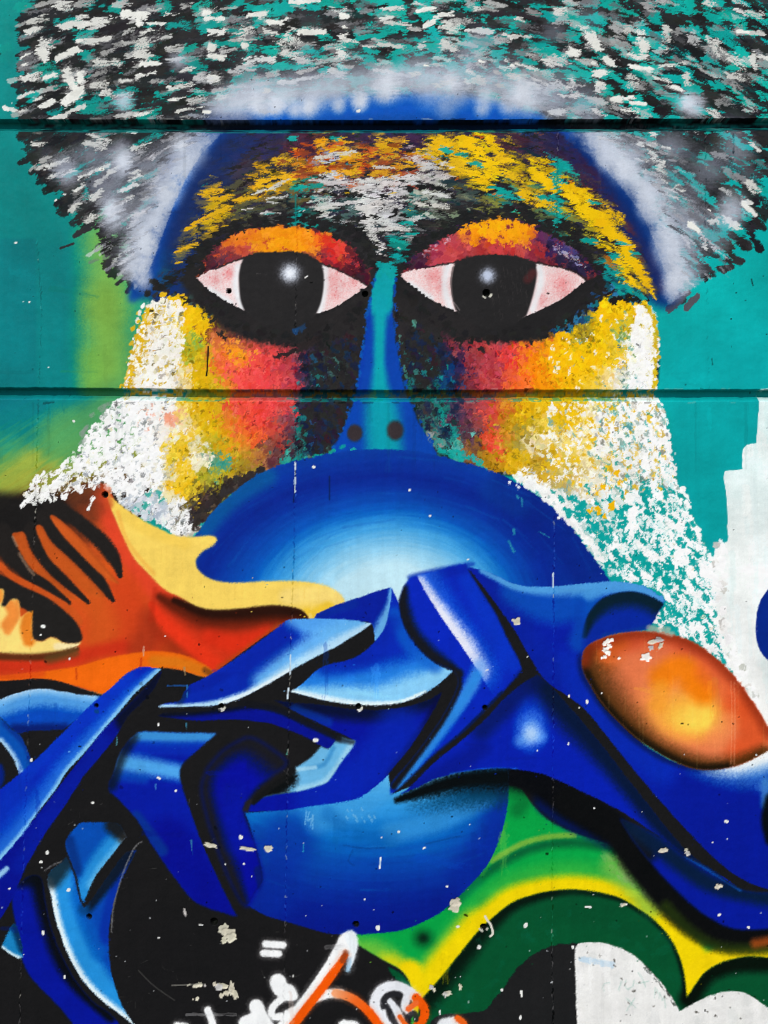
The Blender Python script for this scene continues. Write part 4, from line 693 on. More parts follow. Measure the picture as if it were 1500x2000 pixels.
for t in """1225,960,24,8,78 1235,1010,26,10,88 1230,1040,18,9,95 1200,1060,22,11,80 1195,1080,18,9,85 1275,965,20,9,70 1290,985,22,8,66 1300,1005,18,8,60 1320,1030,22,8,62 1335,1025,16,7,60 1340,1050,16,8,62 1360,1065,14,6,50 1320,1060,26,9,50 1300,1075,20,9,60 1290,1090,20,8,40 1325,1095,24,12,70 1340,1115,16,8,50 1375,1115,18,16,20 1395,1125,14,16,60 1360,1130,12,9,30 1270,1085,12,8,60 1280,1060,14,7,50 1250,1065,12,8,60 1248,1080,8,7,20 1215,1115,14,8,-20 1230,1130,16,6,10 1265,1125,16,8,20 1290,1140,14,7,40 1310,1150,16,6,50 1320,1175,12,6,50 1300,1165,16,6,60 1280,1195,10,8,20 1285,1210,14,7,30 1305,1200,14,8,60 1310,1215,10,6,30 1330,1228,6,6,60 1355,1230,14,10,30 1370,1235,16,9,60 1385,1245,12,8,40 1390,1225,16,9,-10 1385,1195,14,9,10 1388,1258,10,6,50 1390,1265,9,8,30 1405,1270,14,9,60 1415,1285,9,9,40 1425,1290,8,7,30 1360,1160,10,5,60 1375,1175,18,5,62 1385,1165,20,5,64 1395,1180,16,6,66 1350,1185,12,4,40 1340,1170,10,4,50 1440,1330,12,9,20 1470,1345,12,8,30 1475,1365,10,8,50 1485,1380,8,7,50 1450,1320,10,8,30 1430,1305,9,8,30 1410,1150,14,12,60 1400,1210,10,12,60 1418,1250,10,10,60 1332,957,6,7,60 1345,975,3,9,70""".split():
    x, y, l, w, a = map(float, t.split(',')); l, w = max(l, w), min(l, w)
    dab(x, y, l, w, a, jit('#fcfcfb', .015), 1, RS.choice([0, .15, .35]), 1, hgt=.6)
for _ in range(60):
    y = RS.uniform(800, 1130); x = np.interp(y, [770, 830, 880, 940, 965, 1000, 1035, 1080, 1130], [1284, 1296, 1308, 1318, 1335, 1345, 1360, 1380, 1400]); dab(x + RS.uniform(-8, 4), y, RS.uniform(4, 8), RS.uniform(2.5, 5), 65 + RS.uniform(-20, 20), '#fbfbf9', 1, RS.choice([0, .3]), .9, hgt=.5)
for t in "1150,998,9 1167,995,9 1174,949,8 1165,963,6 1147,962,5 1213,941,6 1229,912,6 1195,988,8 1197,983,6 1148,1001,8 1181,1008,5 1205,922,6 1184,915,6 1223,958,5 1217,970,4 1232,911,4".split():
    x, y, r = map(float, t.split(',')); dab(x, y, r, r * .75, 120, '#f2bc0c', 1, 0, .8, hgt=.5)
for x, y in inside([(1010, 925), (1060, 950), (1110, 1000), (1150, 1050), (1190, 1118), (1175, 1100), (1120, 1030), (1060, 972)], 90): dab(x, y, RS.uniform(5, 10), RS.uniform(3, 5), 50, jit('#f6f6f4', .02), 1, RS.uniform(.1, .4), .9, hgt=.5)
for (x, y, r) in [(994, 941, 3), (1008, 946, 3), (1012, 951, 3), (1091, 1010, 4), (1010, 938, 4)]: dab(x, y, r, r, 0, '#fbfbfa', 1, 0, .3)

for x, y in inside(bR, 520):
    dab(x + RS.uniform(-10, 12), y, RS.uniform(1.2, 4), RS.uniform(.9, 2.2), bang(x, y) + RS.uniform(-40, 40), jit(['#fbfbf9', '#dfe6e4', '#b8ccc8', '#e8e0c8'][RS.choice(4, p=[.55, .2, .15, .1])], .02), RS.uniform(.6, 1), RS.uniform(0, .4), 1, hgt=.3)
for x, y in inside(bR, 130):
    if y > 950: dab(x, y, RS.uniform(6, 16), RS.uniform(2.5, 6), bang(x, y) + RS.uniform(-20, 20), jit('#0b9f9a', .02), .95, RS.uniform(.2, .5), 1)

for x, y in inside([(1190, 775), (1285, 775), (1308, 900), (1320, 950), (1200, 960), (1160, 900)], 260):
    dab(x, y, RS.uniform(2, 8), RS.uniform(1.3, 3.2), 64 + RS.uniform(-25, 25), jit(['#e8c030', '#c8a028', '#9ab4ac', '#3aa49c', '#d8d2c0', '#8a8a80'][RS.choice(6, p=[.25, .12, .18, .2, .15, .1])], .04), RS.uniform(.6, .95), RS.uniform(.15, .55), 1)
# ---- 9 white roller patch and disc at the right ------------------------------------------
wp = [(1485, 760, 1), (1482, 800), (1478, 866, 1), (1460, 869), (1450, 878, 1), (1450, 917, 1), (1415, 920, 1), (1413, 932, 1), (1419, 975), (1421, 1020), (1421, 1057, 1), (1404, 1066), (1393, 1086), (1397, 1130), (1400, 1200), (1418, 1260), (1440, 1310), (1468, 1360), (1495, 1420, 1), (1540, 1450, 1), (1540, 755, 1)]
WPM = poly(wp, 0, wob=1)
grad(WPM, lambda x, y: ramp(y + 60 * (N2[y[:, 0].astype(int)][:, x[0].astype(int)] - .5), [(760, '#d9f0ef'), (930, '#e4f3f2'), (1060, '#eef3f1'), (1250, '#f1f3f1'), (1420, '#f0efec')]), pid=p_white)
for _ in range(40): dab(RS.uniform(1415, 1500), RS.uniform(780, 1350), RS.uniform(20, 60), RS.uniform(4, 9), 88, jit(['#f6f8f6', '#dfeeed', '#e8f4f4'][RS.randint(3)], .01), .5, .5, .5, WPM, 0)
for x, y in inside([(1395, 1085), (1412, 1070), (1420, 1200), (1450, 1300), (1490, 1400), (1470, 1380), (1410, 1260)], 90): dab(x, y, RS.uniform(6, 12), RS.uniform(4, 7), 60 + RS.uniform(-40, 40), jit(['#fcfcfb', '#f4f4f2', '#c9c7c2', '#fafaf8', '#dcdad4'][RS.choice(5, p=[.4, .25, .08, .2, .07])], .02), .95, RS.uniform(0, .5), 1, hgt=.5)
fill(poly([(1520, 1120, 1), (1500, 1150), (1484, 1175), (1477, 1205), (1476, 1240), (1483, 1268), (1498, 1288), (1520, 1305, 1)], .8), '#0c2a86', pid=p_disc)

# ---- 10 claw -------------------------------------------------------------------------------
claw = [(-20, 920, 1), (60, 915), (130, 915), (188, 940), (212, 955), (222, 975, 1), (300, 1060), (420, 1160), (600, 1180), (625, 1207, 1), (560, 1214), (525, 1240), (480, 1275), (440, 1303), (410, 1324, 1), (385, 1318), (340, 1305), (300, 1304), (262, 1308), (235, 1325), (203, 1356, 1), (160, 1345), (115, 1330), (75, 1325), (30, 1328), (-20, 1331, 1)]
CM = poly(claw, 1.2)
def clawcol(x, y):
    n = N2[y[:, 0].astype(int)][:, x[0].astype(int)] - .5
    d = np.sqrt(((x - 30) / 1.0)**2 + ((y - 960) / 1.0)**2) + n * 40
    return ramp(d, [(0, '#231e1d'), (85, '#241e1d'), (135, '#5a2c1c'), (185, '#b4481f'), (235, '#d6561f'), (320, '#d2481e'), (420, '#c8391c'), (600, '#c23a1c')])
x0, y0, a = CM
top = np.clip((np.mgrid[y0:y0+a.shape[0], x0:x0+a.shape[1]][0] - 948) / 66, 0, 1).astype(np.float32)
grad((x0, y0, a * np.maximum(top, (np.mgrid[y0:y0+a.shape[0], x0:x0+a.shape[1]][1] > 175) * np.clip((np.mgrid[y0:y0+a.shape[0], x0:x0+a.shape[1]][1] - 170) / 25, 0, 1)).astype(np.float32)), clawcol)
mark(CM, p_claw)
air([(205, 965), (218, 1020), (245, 1080), (290, 1135), (330, 1175)], '#e2432a', 6, 30, .85, CM)
air([(120, 985), (170, 960), (200, 950)], '#7a3a22', 4, 30, .6, CM); air([(165, 1005), (190, 990)], '#8a3a20', 4, 30, .6, CM)
air([(170, 1130), (210, 1200), (200, 1260)], '#d0571f', 16, 46, .7, CM)
air([(240, 1150), (262, 1220), (250, 1265)], '#d2421d', 10, 44, .8, CM)
air([(-10, 1300), (60, 1298), (120, 1288), (190, 1272), (240, 1262)], '#c8301a', 3, 22, .9, CM)
fill(poly([(310, 1150, 1), (420, 1200), (620, 1195, 1), (560, 1220), (440, 1305, 1), (380, 1285), (300, 1240)], 10), '#cc331a', .9, clip=CM)
air([(310, 1165), (345, 1185), (400, 1204), (470, 1205), (540, 1200), (600, 1196)], '#5a1f12', 4, 42, .95, CM, taper=[.3, .7, 1, 1, .9, .6])
air([(340, 1172), (400, 1194), (470, 1194), (540, 1188), (600, 1194)], '#2a1510', 5, 20, .95, CM, taper=[.4, .8, 1, 1.1, 1])
air([(520, 1240), (460, 1255), (410, 1245)], '#da2f18', 4, 26, .8, CM)
air([(272, 1268), (288, 1240), (296, 1208)], '#98301a', 8, 34, .6, CM); air([(330, 1268), (360, 1276)], '#a83a18', 6, 28, .7, CM); air([(300, 1215), (340, 1255), (380, 1285)], '#9c2f17', 4, 22, .7, CM)
air([(296, 1180), (318, 1212), (355, 1246), (400, 1282), (430, 1304)], '#e5361b', 5, 16, .95, CM, taper=[.5, 1, 1.1, 1.2, 1.2])
air([(545, 1224), (470, 1280), (430, 1305)], '#9a4a18', 1, 14, .6, CM)
air([(302, 1150), (298, 1180), (294, 1210)], '#b02c16', 1, 8, .5, CM)
# orange ribbon
rib = [(-20, 1322, 1), (60, 1314), (147, 1302), (200, 1287), (250, 1277), (300, 1271), (350, 1277), (383, 1289), (415, 1310), (410, 1326, 1), (300, 1306), (203, 1358, 1), (115, 1332), (-20, 1334, 1)]
RB = poly(rib, 2); fill(RB, '#ee6812', .96)
air([(300, 1290), (350, 1294), (400, 1312)], '#d8781a', 4, 14, .8, RB); air([(140, 1330), (200, 1320), (250, 1300)], '#f46a14', 8, 20, .7, RB)
air([(-10, 1318), (40, 1318), (80, 1314)], '#d84818', 3, 10, .7, RB)
air([(400, 1308), (415, 1318)], '#6a3a18', 2, 8, .7, RB)
air([(275, 1285), (274, 1302)], '#c83a14', .8, 2, .8); air([(148, 1305), (149, 1325)], '#b83814', .7, 2, .7)
# black stripes
air([(-20, 1000), (40, 1005), (95, 1000)], '#211d1d', 26, 26, .97)
for P, w, tp in [([(100, 985), (125, 1000), (155, 1020), (200, 1060), (224, 1095), (234, 1124)], 11, [1.2, 1, 1, 1.1, 1, .35]), ([(85, 1010), (112, 1055), (147, 1088), (187, 1128), (220, 1172)], 11, [1.1, .9, 1, 1.05, .3]),
                 ([(62, 1035), (80, 1085), (110, 1120), (143, 1150), (172, 1176)], 9, [1.3, 1.1, 1, .7, .3]), ([(0, 1045), (20, 1080), (50, 1108), (90, 1143), (133, 1177)], 15, [1.4, 1.1, 1.1, .7, .3])]:
    air(P, '#262120', w - 1, 8, 1, taper=tp, g=1.2)
for P, c in [([(24, 1045), (35, 1040), (48, 1042), (60, 1075), (90, 1115), (125, 1148), (150, 1170), (128, 1164), (95, 1135), (60, 1110), (38, 1075)], '#c2541f'), ([(70, 1030), (82, 1028), (100, 1058), (135, 1090), (175, 1130), (205, 1165), (175, 1160), (140, 1130), (100, 1095), (80, 1060)], '#c8561f'),
             ([(98, 1010), (110, 1010), (150, 1045), (190, 1090), (225, 1130), (230, 1140), (195, 1120), (150, 1075), (118, 1040)], '#cf5a22')]:
    m = poly(P, 2); fill(m, c, .97, .5); air(P[:6], '#a8441c', 1, 6, .5, m)
for P in [[(36, 1080), (55, 1110), (66, 1122)], [(24, 1048), (32, 1065)]]: air(P, '#a08068', 1, 3, .6)
air([(0, 1103), (20, 1123), (50, 1140), (87, 1160), (133, 1190), (150, 1212)], '#c9521f', 5, 4, 1, taper=[.9, .9, 1, 1.1, 1.3, 1.6])
hol = [(-20, 1110, 1), (13, 1128), (40, 1143), (67, 1155), (97, 1170), (123, 1190), (147, 1213), (158, 1233), (160, 1249), (147, 1257), (123, 1255), (110, 1247), (97, 1245), (83, 1252), (70, 1250), (62, 1243), (58, 1200), (30, 1185), (-20, 1200, 1)]
fill(poly(hol, 1), '#262221', pid=p_cmouth)
fl = [(-20, 1150, 1), (4, 1150), (7, 1163), (2, 1182, 1), (10, 1184), (20, 1173), (30, 1169), (37, 1177), (38, 1196), (40, 1206, 1), (53, 1196), (63, 1194, 1), (62, 1215), (63, 1243), (70, 1251), (83, 1252), (97, 1245), (110, 1247), (123, 1255), (147, 1257), (160, 1252, 1), (150, 1262), (127, 1271), (83, 1277), (33, 1278), (-20, 1274, 1)]
FM = poly(fl, 1); fill(FM, '#f8d878', pid=p_flame)
air([(18, 1180), (25, 1200), (12, 1220)], '#e88234', 5, 12, .9, FM); air([(35, 1176), (32, 1200), (14, 1232)], '#ea8a3a', 3, 9, .85, FM)
air([(58, 1197), (50, 1225), (56, 1250)], '#e27a22', 6, 12, .95, FM); air([(-2, 1155), (2, 1170)], '#e88a30', 3, 8, .8, FM); air([(110, 1262), (150, 1260)], '#fbe8b8', 3, 8, .8, FM)
air([(-5, 1281), (60, 1283), (110, 1278), (150, 1266)], '#4a2a18', 2, 10, .85, taper=[1, 1, 1, .6])
air([(95, 1287), (145, 1274)], '#5a4422', 3, 12, .7)
# left: white touches trailing to the left
bL = [(244, 770), (345, 770), (320, 830), (316, 880), (333, 950), (366, 990), (372, 1030), (345, 1042), (300, 1020), (254, 996), (220, 966), (186, 950), (150, 960), (115, 975), (60, 985), (40, 985), (66, 935), (113, 915), (135, 893), (160, 866), (188, 832), (222, 790)]
mark(poly(bL), p_beardL)
CBL = cpts("250,800#fcfcfb 280,830#fafaf8 220,840#fcfcfb 200,880#fcfcfb 150,900#f6f6f4 100,930#f0f0ec 60,960#f0f0ec 250,900#fcfcfb 300,880#f2f2ee 300,930#ece8d8 260,950#f2f4f4 290,980#dfe4ea 270,990#c6ced8 330,1000#ececea 320,960#e8dcb0 355,1020#f4f4f4 240,870#d8dadc 310,850#f6f0e8 200,920#f4f4f2")
dl = lambda x, y: np.interp(x, [30, 70, 130, 200, 240], [.3, .4, .5, .8, 1])
for x, y in inside(bL, 1000):
    if RS.rand() > dl(x, y): continue
    dab(x, y, RS.uniform(4, 9.5), RS.uniform(2.4, 4.8), -48 + RS.uniform(-25, 25), jit(pick(CBL, x, y, 18), .02), RS.uniform(.8, 1), RS.choice([0, .2, .45]), .9, hgt=.5)
for x, y in inside([(180, 830), (245, 780), (300, 850), (310, 950), (230, 960), (150, 910)], 420): dab(x, y, RS.uniform(4, 8), RS.uniform(2.5, 4.5), -50 + RS.uniform(-30, 30), jit('#fcfcfb', .02), 1, RS.choice([0, .25]), .9, hgt=.5)
for x, y in inside(bL, 120):
    if x > 120: dab(x, y, RS.uniform(3, 7), RS.uniform(2, 3.5), -50, jit(['#8a8f94', '#6a7074', '#a8b0b8', '#5a5a5a'][RS.randint(4)], .04), .6, .6, 1)
for x, y in inside([(250, 985), (300, 960), (330, 1000), (290, 1015)], 40): dab(x, y, 8, 5, -50, jit(['#c2cad4', '#d6dce2', '#3aa69c', '#b4bec8'][RS.randint(4)], .03), .9, .2, .9)
for x, y in inside(bL, 300): dab(x + RS.uniform(-10, 8), y + RS.uniform(-6, 6), RS.uniform(1.2, 4), RS.uniform(.9, 2.2), -50 + RS.uniform(-40, 40), jit(['#fbfbf9', '#dfe4e6', '#a8b0b4', '#e8dcb8'][RS.choice(4, p=[.55, .2, .15, .1])], .02), RS.uniform(.6, 1), RS.uniform(0, .4), 1, hgt=.3)
for t in "45,983 55,972 62,968 75,940 68,935 82,925 90,960 98,950 105,925 112,945 118,930 60,945 175,988 180,975 160,955 150,915 125,905 85,970 105,965".split():
    x, y = map(float, t.split(',')); dab(x, y, RS.uniform(6, 11), RS.uniform(3, 5), -55, '#f4f4f2', 1, .3, .9, hgt=.5)
for x, y in inside([(135, 890), (220, 800), (190, 790), (150, 850)], 22): dab(x, y, 6, 3.5, -40, '#8a9a90', .6, .5, .9)
# yellow rim
rim = [(212, 958, 1), (219, 972), (253, 1000), (300, 1027), (340, 1045), (377, 1048), (410, 1046), (421, 1049), (423, 1056), (414, 1066), (396, 1076), (384, 1090), (382, 1100), (388, 1114), (410, 1130), (450, 1138), (517, 1135), (583, 1135), (633, 1143), (660, 1157), (672, 1172), (668, 1180), (640, 1190), (618, 1199, 1), (613, 1208), (604, 1208, 1), (597, 1197), (583, 1188), (550, 1182), (517, 1182), (467, 1188), (417, 1190), (383, 1183), (350, 1165), (320, 1150), (283, 1113), (260, 1087), (240, 1047), (227, 1017), (217, 993), (210, 970)]
RM = poly(rim, 1.3); fill(poly(rim, 5), '#b8a050', .35); fill(RM, '#f6d262', g=.3, pid=p_rim)
air([(560, 1165), (620, 1160), (655, 1165)], '#f8da80', 8, 16, .7, RM); air([(640, 1186), (612, 1200), (600, 1198)], '#eec22e', 6, 12, .8, RM); air([(225, 985), (280, 1030), (360, 1060)], '#f3cb54', 4, 16, .6, RM)
air([(230, 1000), (250, 1060), (300, 1120)], '#f0b04a', 1, 6, .6, RM)
air([(665, 1178), (666, 1192)], '#f3cf62', 1.6, 1.5, 1); air([(605, 1200), (606, 1210)], '#f3cf62', 2.5, 2, 1)
for _ in range(16): x = RS.uniform(300, 640); dab(x, np.interp(x, [300, 420, 640], [1070, 1150, 1160]), RS.uniform(8, 20), .8, 90, '#eec456', .4, .3, .5, RM, 0)
# peg hole rim of orange
air([(205, 955), (212, 985)], '#c84a24', 4, 10, .6)

# ---- 11 black ground of the letters -------------------------------------------------------------
gp = [(-20, 1331, 1), (30, 1328), (75, 1325), (115, 1330), (160, 1345), (203, 1358, 1), (255, 1310), (300, 1304), (350, 1308), (400, 1322), (430, 1305, 1), (560, 1215), (620, 1210, 1), (700, 1178), (763, 1152, 1), (781, 1190, 1), (802, 1135, 1), (905, 1110), (960, 1135), (1000, 1152), (1190, 1150), (1250, 1160), (1280, 1185), (1255, 1225), (1180, 1240), (1140, 1290), (1180, 1370), (1280, 1470), (1390, 1500), (1520, 1465, 1), (1520, 2020, 1), (-20, 2020, 1)]
fill(poly(gp, 0), '#201d1e', pid=p_black)

# ---- 12 green swirl (behind) ------------------------------------------------------------------
gr = [(985, 1535, 1), (1015, 1540), (1040, 1572), (1075, 1604), (1130, 1630), (1190, 1650), (1240, 1690), (1300, 1755), (1350, 1805), (1400, 1832), (1450, 1845), (1520, 1840, 1), (1520, 2020, 1), (800, 2020, 1), (806, 1945), (790, 1900), (745, 1872), (700, 1845), (640, 1800, 1), (760, 1700), (930, 1600)]
GM = poly(gr, 1); fill(GM, '#12a045', pid=p_green)
inner = [(823, 1952), (860, 1910), (900, 1860), (933, 1820), (967, 1788), (1000, 1763), (1033, 1750), (1077, 1740), (1133, 1738), (1200, 1750), (1240, 1771), (1277, 1797), (1307, 1830), (1327, 1870), (1337, 1910), (1340, 1950)]
air(inner, '#34ac3e', 30, 44, 1, GM, g=.3)
air([(690, 1862), (740, 1870), (800, 1930)], '#7fc23a', 8, 40, .8, GM)
air([(760, 1900), (800, 1925), (830, 1935), (875, 1880), (930, 1815)], '#d8d018', 20, 34, .95, GM, g=.3)
air(inner[1:], '#f0d40a', 18, 26, 1, GM, taper=[1.1, 1.1, 1, 1, 1, .95, .9, .9, .9, .9, .95, 1.05, 1.2, 1.3, 1.2], g=.3)
air([(800, 1900), (812, 1930), (822, 1955)], '#f0d20e', 16, 20, 1, GM); air([(1320, 1830), (1350, 1880), (1345, 1930)], '#f2d40c', 24, 24, 1, GM); air([(1355, 1895), (1400, 1868), (1460, 1855), (1510, 1860)], '#f0d010', 10, 16, 1, GM)
air([(1205, 1690), (1250, 1730), (1270, 1760)], '#7fb84a', 14, 34, .7, GM)
for x, y in inside([(1185, 1655), (1240, 1690), (1290, 1770), (1240, 1740), (1190, 1700)], 40): dab(x, y, RS.uniform(6, 14), 5, 40, jit('#86b060', .05), .4, .6, .9, GM, 0)
air([(880, 1760), (930, 1712), (983, 1676), (1040, 1650), (1110, 1640), (1170, 1646), (1210, 1656)], '#0a5c34', 4, 20, .95, GM, side=-1, g=.4); air([(945, 1705), (983, 1675), (1040, 1649), (1110, 1639), (1170, 1644)], '#0c6a3a', 2, 5, .8, GM)
air([(960, 1680), (1017, 1648), (1067, 1634), (1120, 1630)], '#8cb03c', 2, 7, .75, GM)
blob(826, 1832, 34, '#0a3f22', .9, GM, ry=30); blob(826, 1832, 14, '#08251a', .9, GM)
air([(985, 1540), (1020, 1560), (1010, 1580)], '#0a5a2c', 3, 26, .6, GM); air([(940, 1705), (965, 1660), (985, 1610)], '#3fa040', 2, 8, .5, GM)
air([(900, 1745), (930, 1720)], '#1a8a50', 4, 16, .5, GM)
# black smoke between the strip and the green
air([(1075, 1560), (1120, 1590), (1170, 1612), (1190, 1622)], '#0a1a60', 18, 26, .9, g=.5)
air([(1000, 1508), (1050, 1525), (1100, 1560), (1150, 1592), (1185, 1612)], '#141114', 18, 26, 1, g=.5)
air([(1110, 1565), (1190, 1610), (1250, 1690), (1330, 1780), (1400, 1822), (1460, 1828), (1520, 1820)], '#161314', 18, 24, 1, g=.6)
air([(1300, 1770), (1350, 1820), (1410, 1850), (1500, 1852)], '#2a3a14', 2, 18, .7, g=.6)
air([(1475, 1842), (1520, 1834)], '#b04e1c', 1, 16, .75)
# arches
ar = inner + [(1346, 1942), (1373, 1903), (1400, 1884), (1433, 1873), (1467, 1868), (1520, 1873, 1), (1520, 2020, 1), (835, 2020, 1), (815, 1985, 1)]
ar[0] = ar[0] + (1,); ar[15] = ar[15] + (1,)
AM = poly(ar, 1.5); fill(AM, '#06512f', pid=p_arch)
air(inner, '#0c1a14', 8, 26, .95, AM, g=.5, taper=[1.3, 1.3, 1.3, 1.2, 1, .8, .7, .6, .5, .4, .35, .35, .35, .35, .35, .35])
air([(1345, 1950), (1373, 1907), (1400, 1890), (1440, 1880), (1510, 1878)], '#0c1410', 8, 24, .95, AM, g=.5); air([(1120, 1768), (1220, 1800), (1290, 1860)], '#0a4a2c', 10, 40, .4, AM)
for _ in range(60): dab(RS.uniform(840, 1330), RS.uniform(1760, 1970), RS.uniform(8, 22), RS.uniform(3, 9), RS.uniform(0, 180), jit('#145a3c', .03), .3, .65, .9, AM, 0)
dg = [(757, 1888, 1), (783, 1901), (800, 1922), (810, 1950), (800, 1950), (790, 1925), (770, 1910)]
fill(poly(dg, 1), '#06512f', pid=p_arch)
half = [(1130, 1842, 1), (1083, 1846), (1050, 1860), (1020, 1880), (1000, 1904), (985, 1927), (965, 1950), (945, 1973), (900, 1980), (850, 1985), (835, 2020, 1), (1140, 2020, 1)]
fill(poly(half, .6, wob=2), '#242223', pid=p_half)
cl = [(1123, 1853, 1), (1129, 1842, 1), (1150, 1840), (1180, 1842), (1205, 1849), (1240, 1867), (1270, 1896), (1300, 1930), (1318, 1957), (1327, 1975, 1), (1340, 1968), (1380, 1947), (1420, 1936), (1450, 1938), (1480, 1954), (1520, 1985, 1), (1520, 2020, 1), (1127, 2020, 1), (1123, 1900, 1)]
CLM = poly(cl, .6, wob=.8); fill(CLM, '#e9e8e6', pid=p_cloud)
for _ in range(70): dab(RS.uniform(1125, 1500), RS.uniform(1850, 2000), RS.uniform(10, 26), RS.uniform(5, 12), 85, jit(['#f2f1ef', '#dcdcda', '#e4e4e0', '#d2d3d2'][RS.randint(4)], .012), .45, .6, .9, CLM, 0)
dab(1165, 1878, 38, 6, 10, '#b4cfe4', .75, .4, .7, CLM, 0)
def scrawl(P, c='#6aa896', w=.5, o=.3): air(P, c, w, 1.1, o, CLM, smooth=False, g=1)
for P in [[(1190, 1918), (1180, 1920), (1176, 1928), (1180, 1936)], [(1207, 1933), (1214, 1914)], [(1222, 1914), (1219, 1926), (1226, 1932), (1236, 1925), (1238, 1914)], [(1245, 1898), (1254, 1910), (1260, 1927)], [(1242, 1921), (1266, 1916)],
          [(1222, 1948), (1233, 1960), (1242, 1968)], [(1239, 1949), (1228, 1965), (1223, 1973)], [(1279, 1928), (1278, 1948)], [(1282, 1931), (1284, 1940)], [(1286, 1949), (1288, 1938), (1293, 1953), (1297, 1943), (1299, 1968)]]: scrawl(P)
for _ in range(26): x, y = inside(cl, 1)[0]; dab(x, y, RS.uniform(1.5, 4), RS.uniform(1, 2), RS.uniform(0, 180), '#5a5650', .9, .2, .8, CLM, -.2)
for P in [[(1262, 1890), (1290, 1922), (1318, 1962)]]:
    S = spline(P, False, 20)
    for x, y in S[::3]: dab(x + RS.uniform(-4, 3), y, RS.uniform(3, 7), RS.uniform(1, 2), 52, '#3a403a', .8, .4, .9, None, 0)

# ---- 13 blue ball (chin) -------------------------------------------------------------------
ball = [(478, 1587, 1), (517, 1585), (563, 1580), (603, 1573), (650, 1568), (693, 1560), (717, 1547), (743, 1523), (758, 1510, 1), (764, 1552, 1), (817, 1530), (900, 1505), (992, 1500, 1), (993, 1550), (988, 1590), (977, 1633), (953, 1687), (913, 1733), (867, 1777), (827, 1800), (783, 1817), (733, 1823), (700, 1825), (650, 1824), (617, 1817), (583, 1807), (550, 1797), (517, 1787), (483, 1768, 1), (500, 1740, 1), (513, 1717), (507, 1680), (497, 1643), (487, 1610)]
BM = poly(ball, .8)
bn = norm01(fbm(400, 700, 4, 77, 3, ay=12, ax=1.6))
def ballcol(x, y):
    dx = x - 735; r = (y - 1330) + dx * dx / np.where(dx > 0, 620, 900)
    rr = np.hypot(dx * .8, y - 1330)
    an = np.arctan2(y - 1330, dx * .8)
    n = bn[np.clip((an / np.pi * 399), 0, 399).astype(int), np.clip(rr * 1.2, 0, 699).astype(int)] - .5
    v = rr + n * 13 - np.clip(-dx, 0, 200) * .12 + np.clip(dx - 120, 0, 300) * .25
    return ramp(v, [(150, '#6abcf0'), (205, '#5ab4ea'), (240, '#3598de'), (285, '#1a78ca'), (325, '#105cb8'), (358, '#0846aa'), (395, '#04329a'), (435, '#04228c'), (480, '#041c84')])
grad(BM, ballcol, pid=p_chin)
air([(980, 1590), (965, 1650), (920, 1715)], '#0b2a98', 14, 50, .8, BM); air([(560, 1640), (530, 1690), (520, 1740)], '#0b2c98', 26, 60, .7, BM); air([(500, 1620), (515, 1680)], '#123f9e', 4, 14, .5, BM)
air([(740, 1545), (700, 1575), (620, 1600)], '#3f98da', 10, 30, .6, BM); air([(765, 1625), (860, 1600), (950, 1555)], '#3a92d4', 8, 26, .65, BM)
air([(640, 1590), (690, 1625), (760, 1640)], '#1460b0', 4, 22, .5, BM)
air([(780, 1585), (850, 1562), (920, 1548), (1000, 1545)], '#0c3048', 4, 44, .8, BM, g=1.4, taper=[.5, .9, 1, 1.1], fade=[0, .6, 1, 1])
air([(775, 1562), (840, 1540), (910, 1522), (1000, 1516)], '#121315', 6, 30, 1, BM, g=1.2, taper=[.3, .75, 1, 1.25])
for _ in range(22): an = RS.uniform(.5, 2.6); r = RS.uniform(300, 440); x = 735 + math.cos(an) * r / .8; y = 1330 + math.sin(an) * r; dab(x, y, RS.uniform(20, 50), RS.uniform(.8, 2.5), -math.degrees(math.atan2(math.cos(an) , math.sin(an)*1.2)), ['#3c8ecc', '#1a5cb0', '#0a2a80'][RS.randint(3)], .14, RS.uniform(.45, .75), .6, BM, 0)
for p in [[(670, 1650), (710, 1656), (750, 1655)], [(830, 1648), (880, 1636), (900, 1633)], [(690, 1690), (680, 1680), (688, 1660)]]: air(p, '#0a2a60', .6, 2, .3, BM)
for x, y in inside([(675, 1585), (720, 1580), (730, 1610), (690, 1612)], 14): dab(x, y, 4, 1.5, 60, '#7ab8e0', .6, .4, .8, BM)
for P in [[(598, 1583), (595, 1610)], [(603, 1585), (600, 1602), (606, 1598)], [(610, 1590), (606, 1612)], [(611, 1592), (610, 1618)]]: air(P, '#6ab0e4', .7, .8, .9)

# ---- 14 the blue letters ------------------------------------------------------------------------
def blue(pts, base, pid, soft=.9): m = poly(pts, soft, wob=.6); fill(m, base, pid=pid); return m
HL, HW = '#58a8e8', '#d4eaf8'
# right wing
wing = [(905, 1106, 1), (937, 1112), (967, 1123), (997, 1138), (1033, 1145), (1083, 1145), (1133, 1140), (1193, 1135), (1233, 1138), (1260, 1147), (1283, 1160), (1298, 1172, 1), (1293, 1180), (1285, 1194, 1), (1278, 1208), (1266, 1228, 1), (1233, 1234), (1200, 1238), (1167, 1250), (1143, 1268), (1136, 1288), (1139, 1310), (1153, 1340), (1175, 1378), (1212, 1416), (1250, 1450), (1300, 1480), (1347, 1500), (1383, 1504), (1427, 1498), (1470, 1482), (1520, 1455, 1), (1520, 1742, 1), (1480, 1730), (1440, 1711), (1400, 1680), (1363, 1644), (1333, 1612), (1283, 1557), (1233, 1497), (1187, 1440), (1147, 1390), (1110, 1360), (1067, 1330), (1037, 1287), (1003, 1227), (967, 1177), (925, 1122)]
WM = blue(wing, '#0420a0', p_wing)
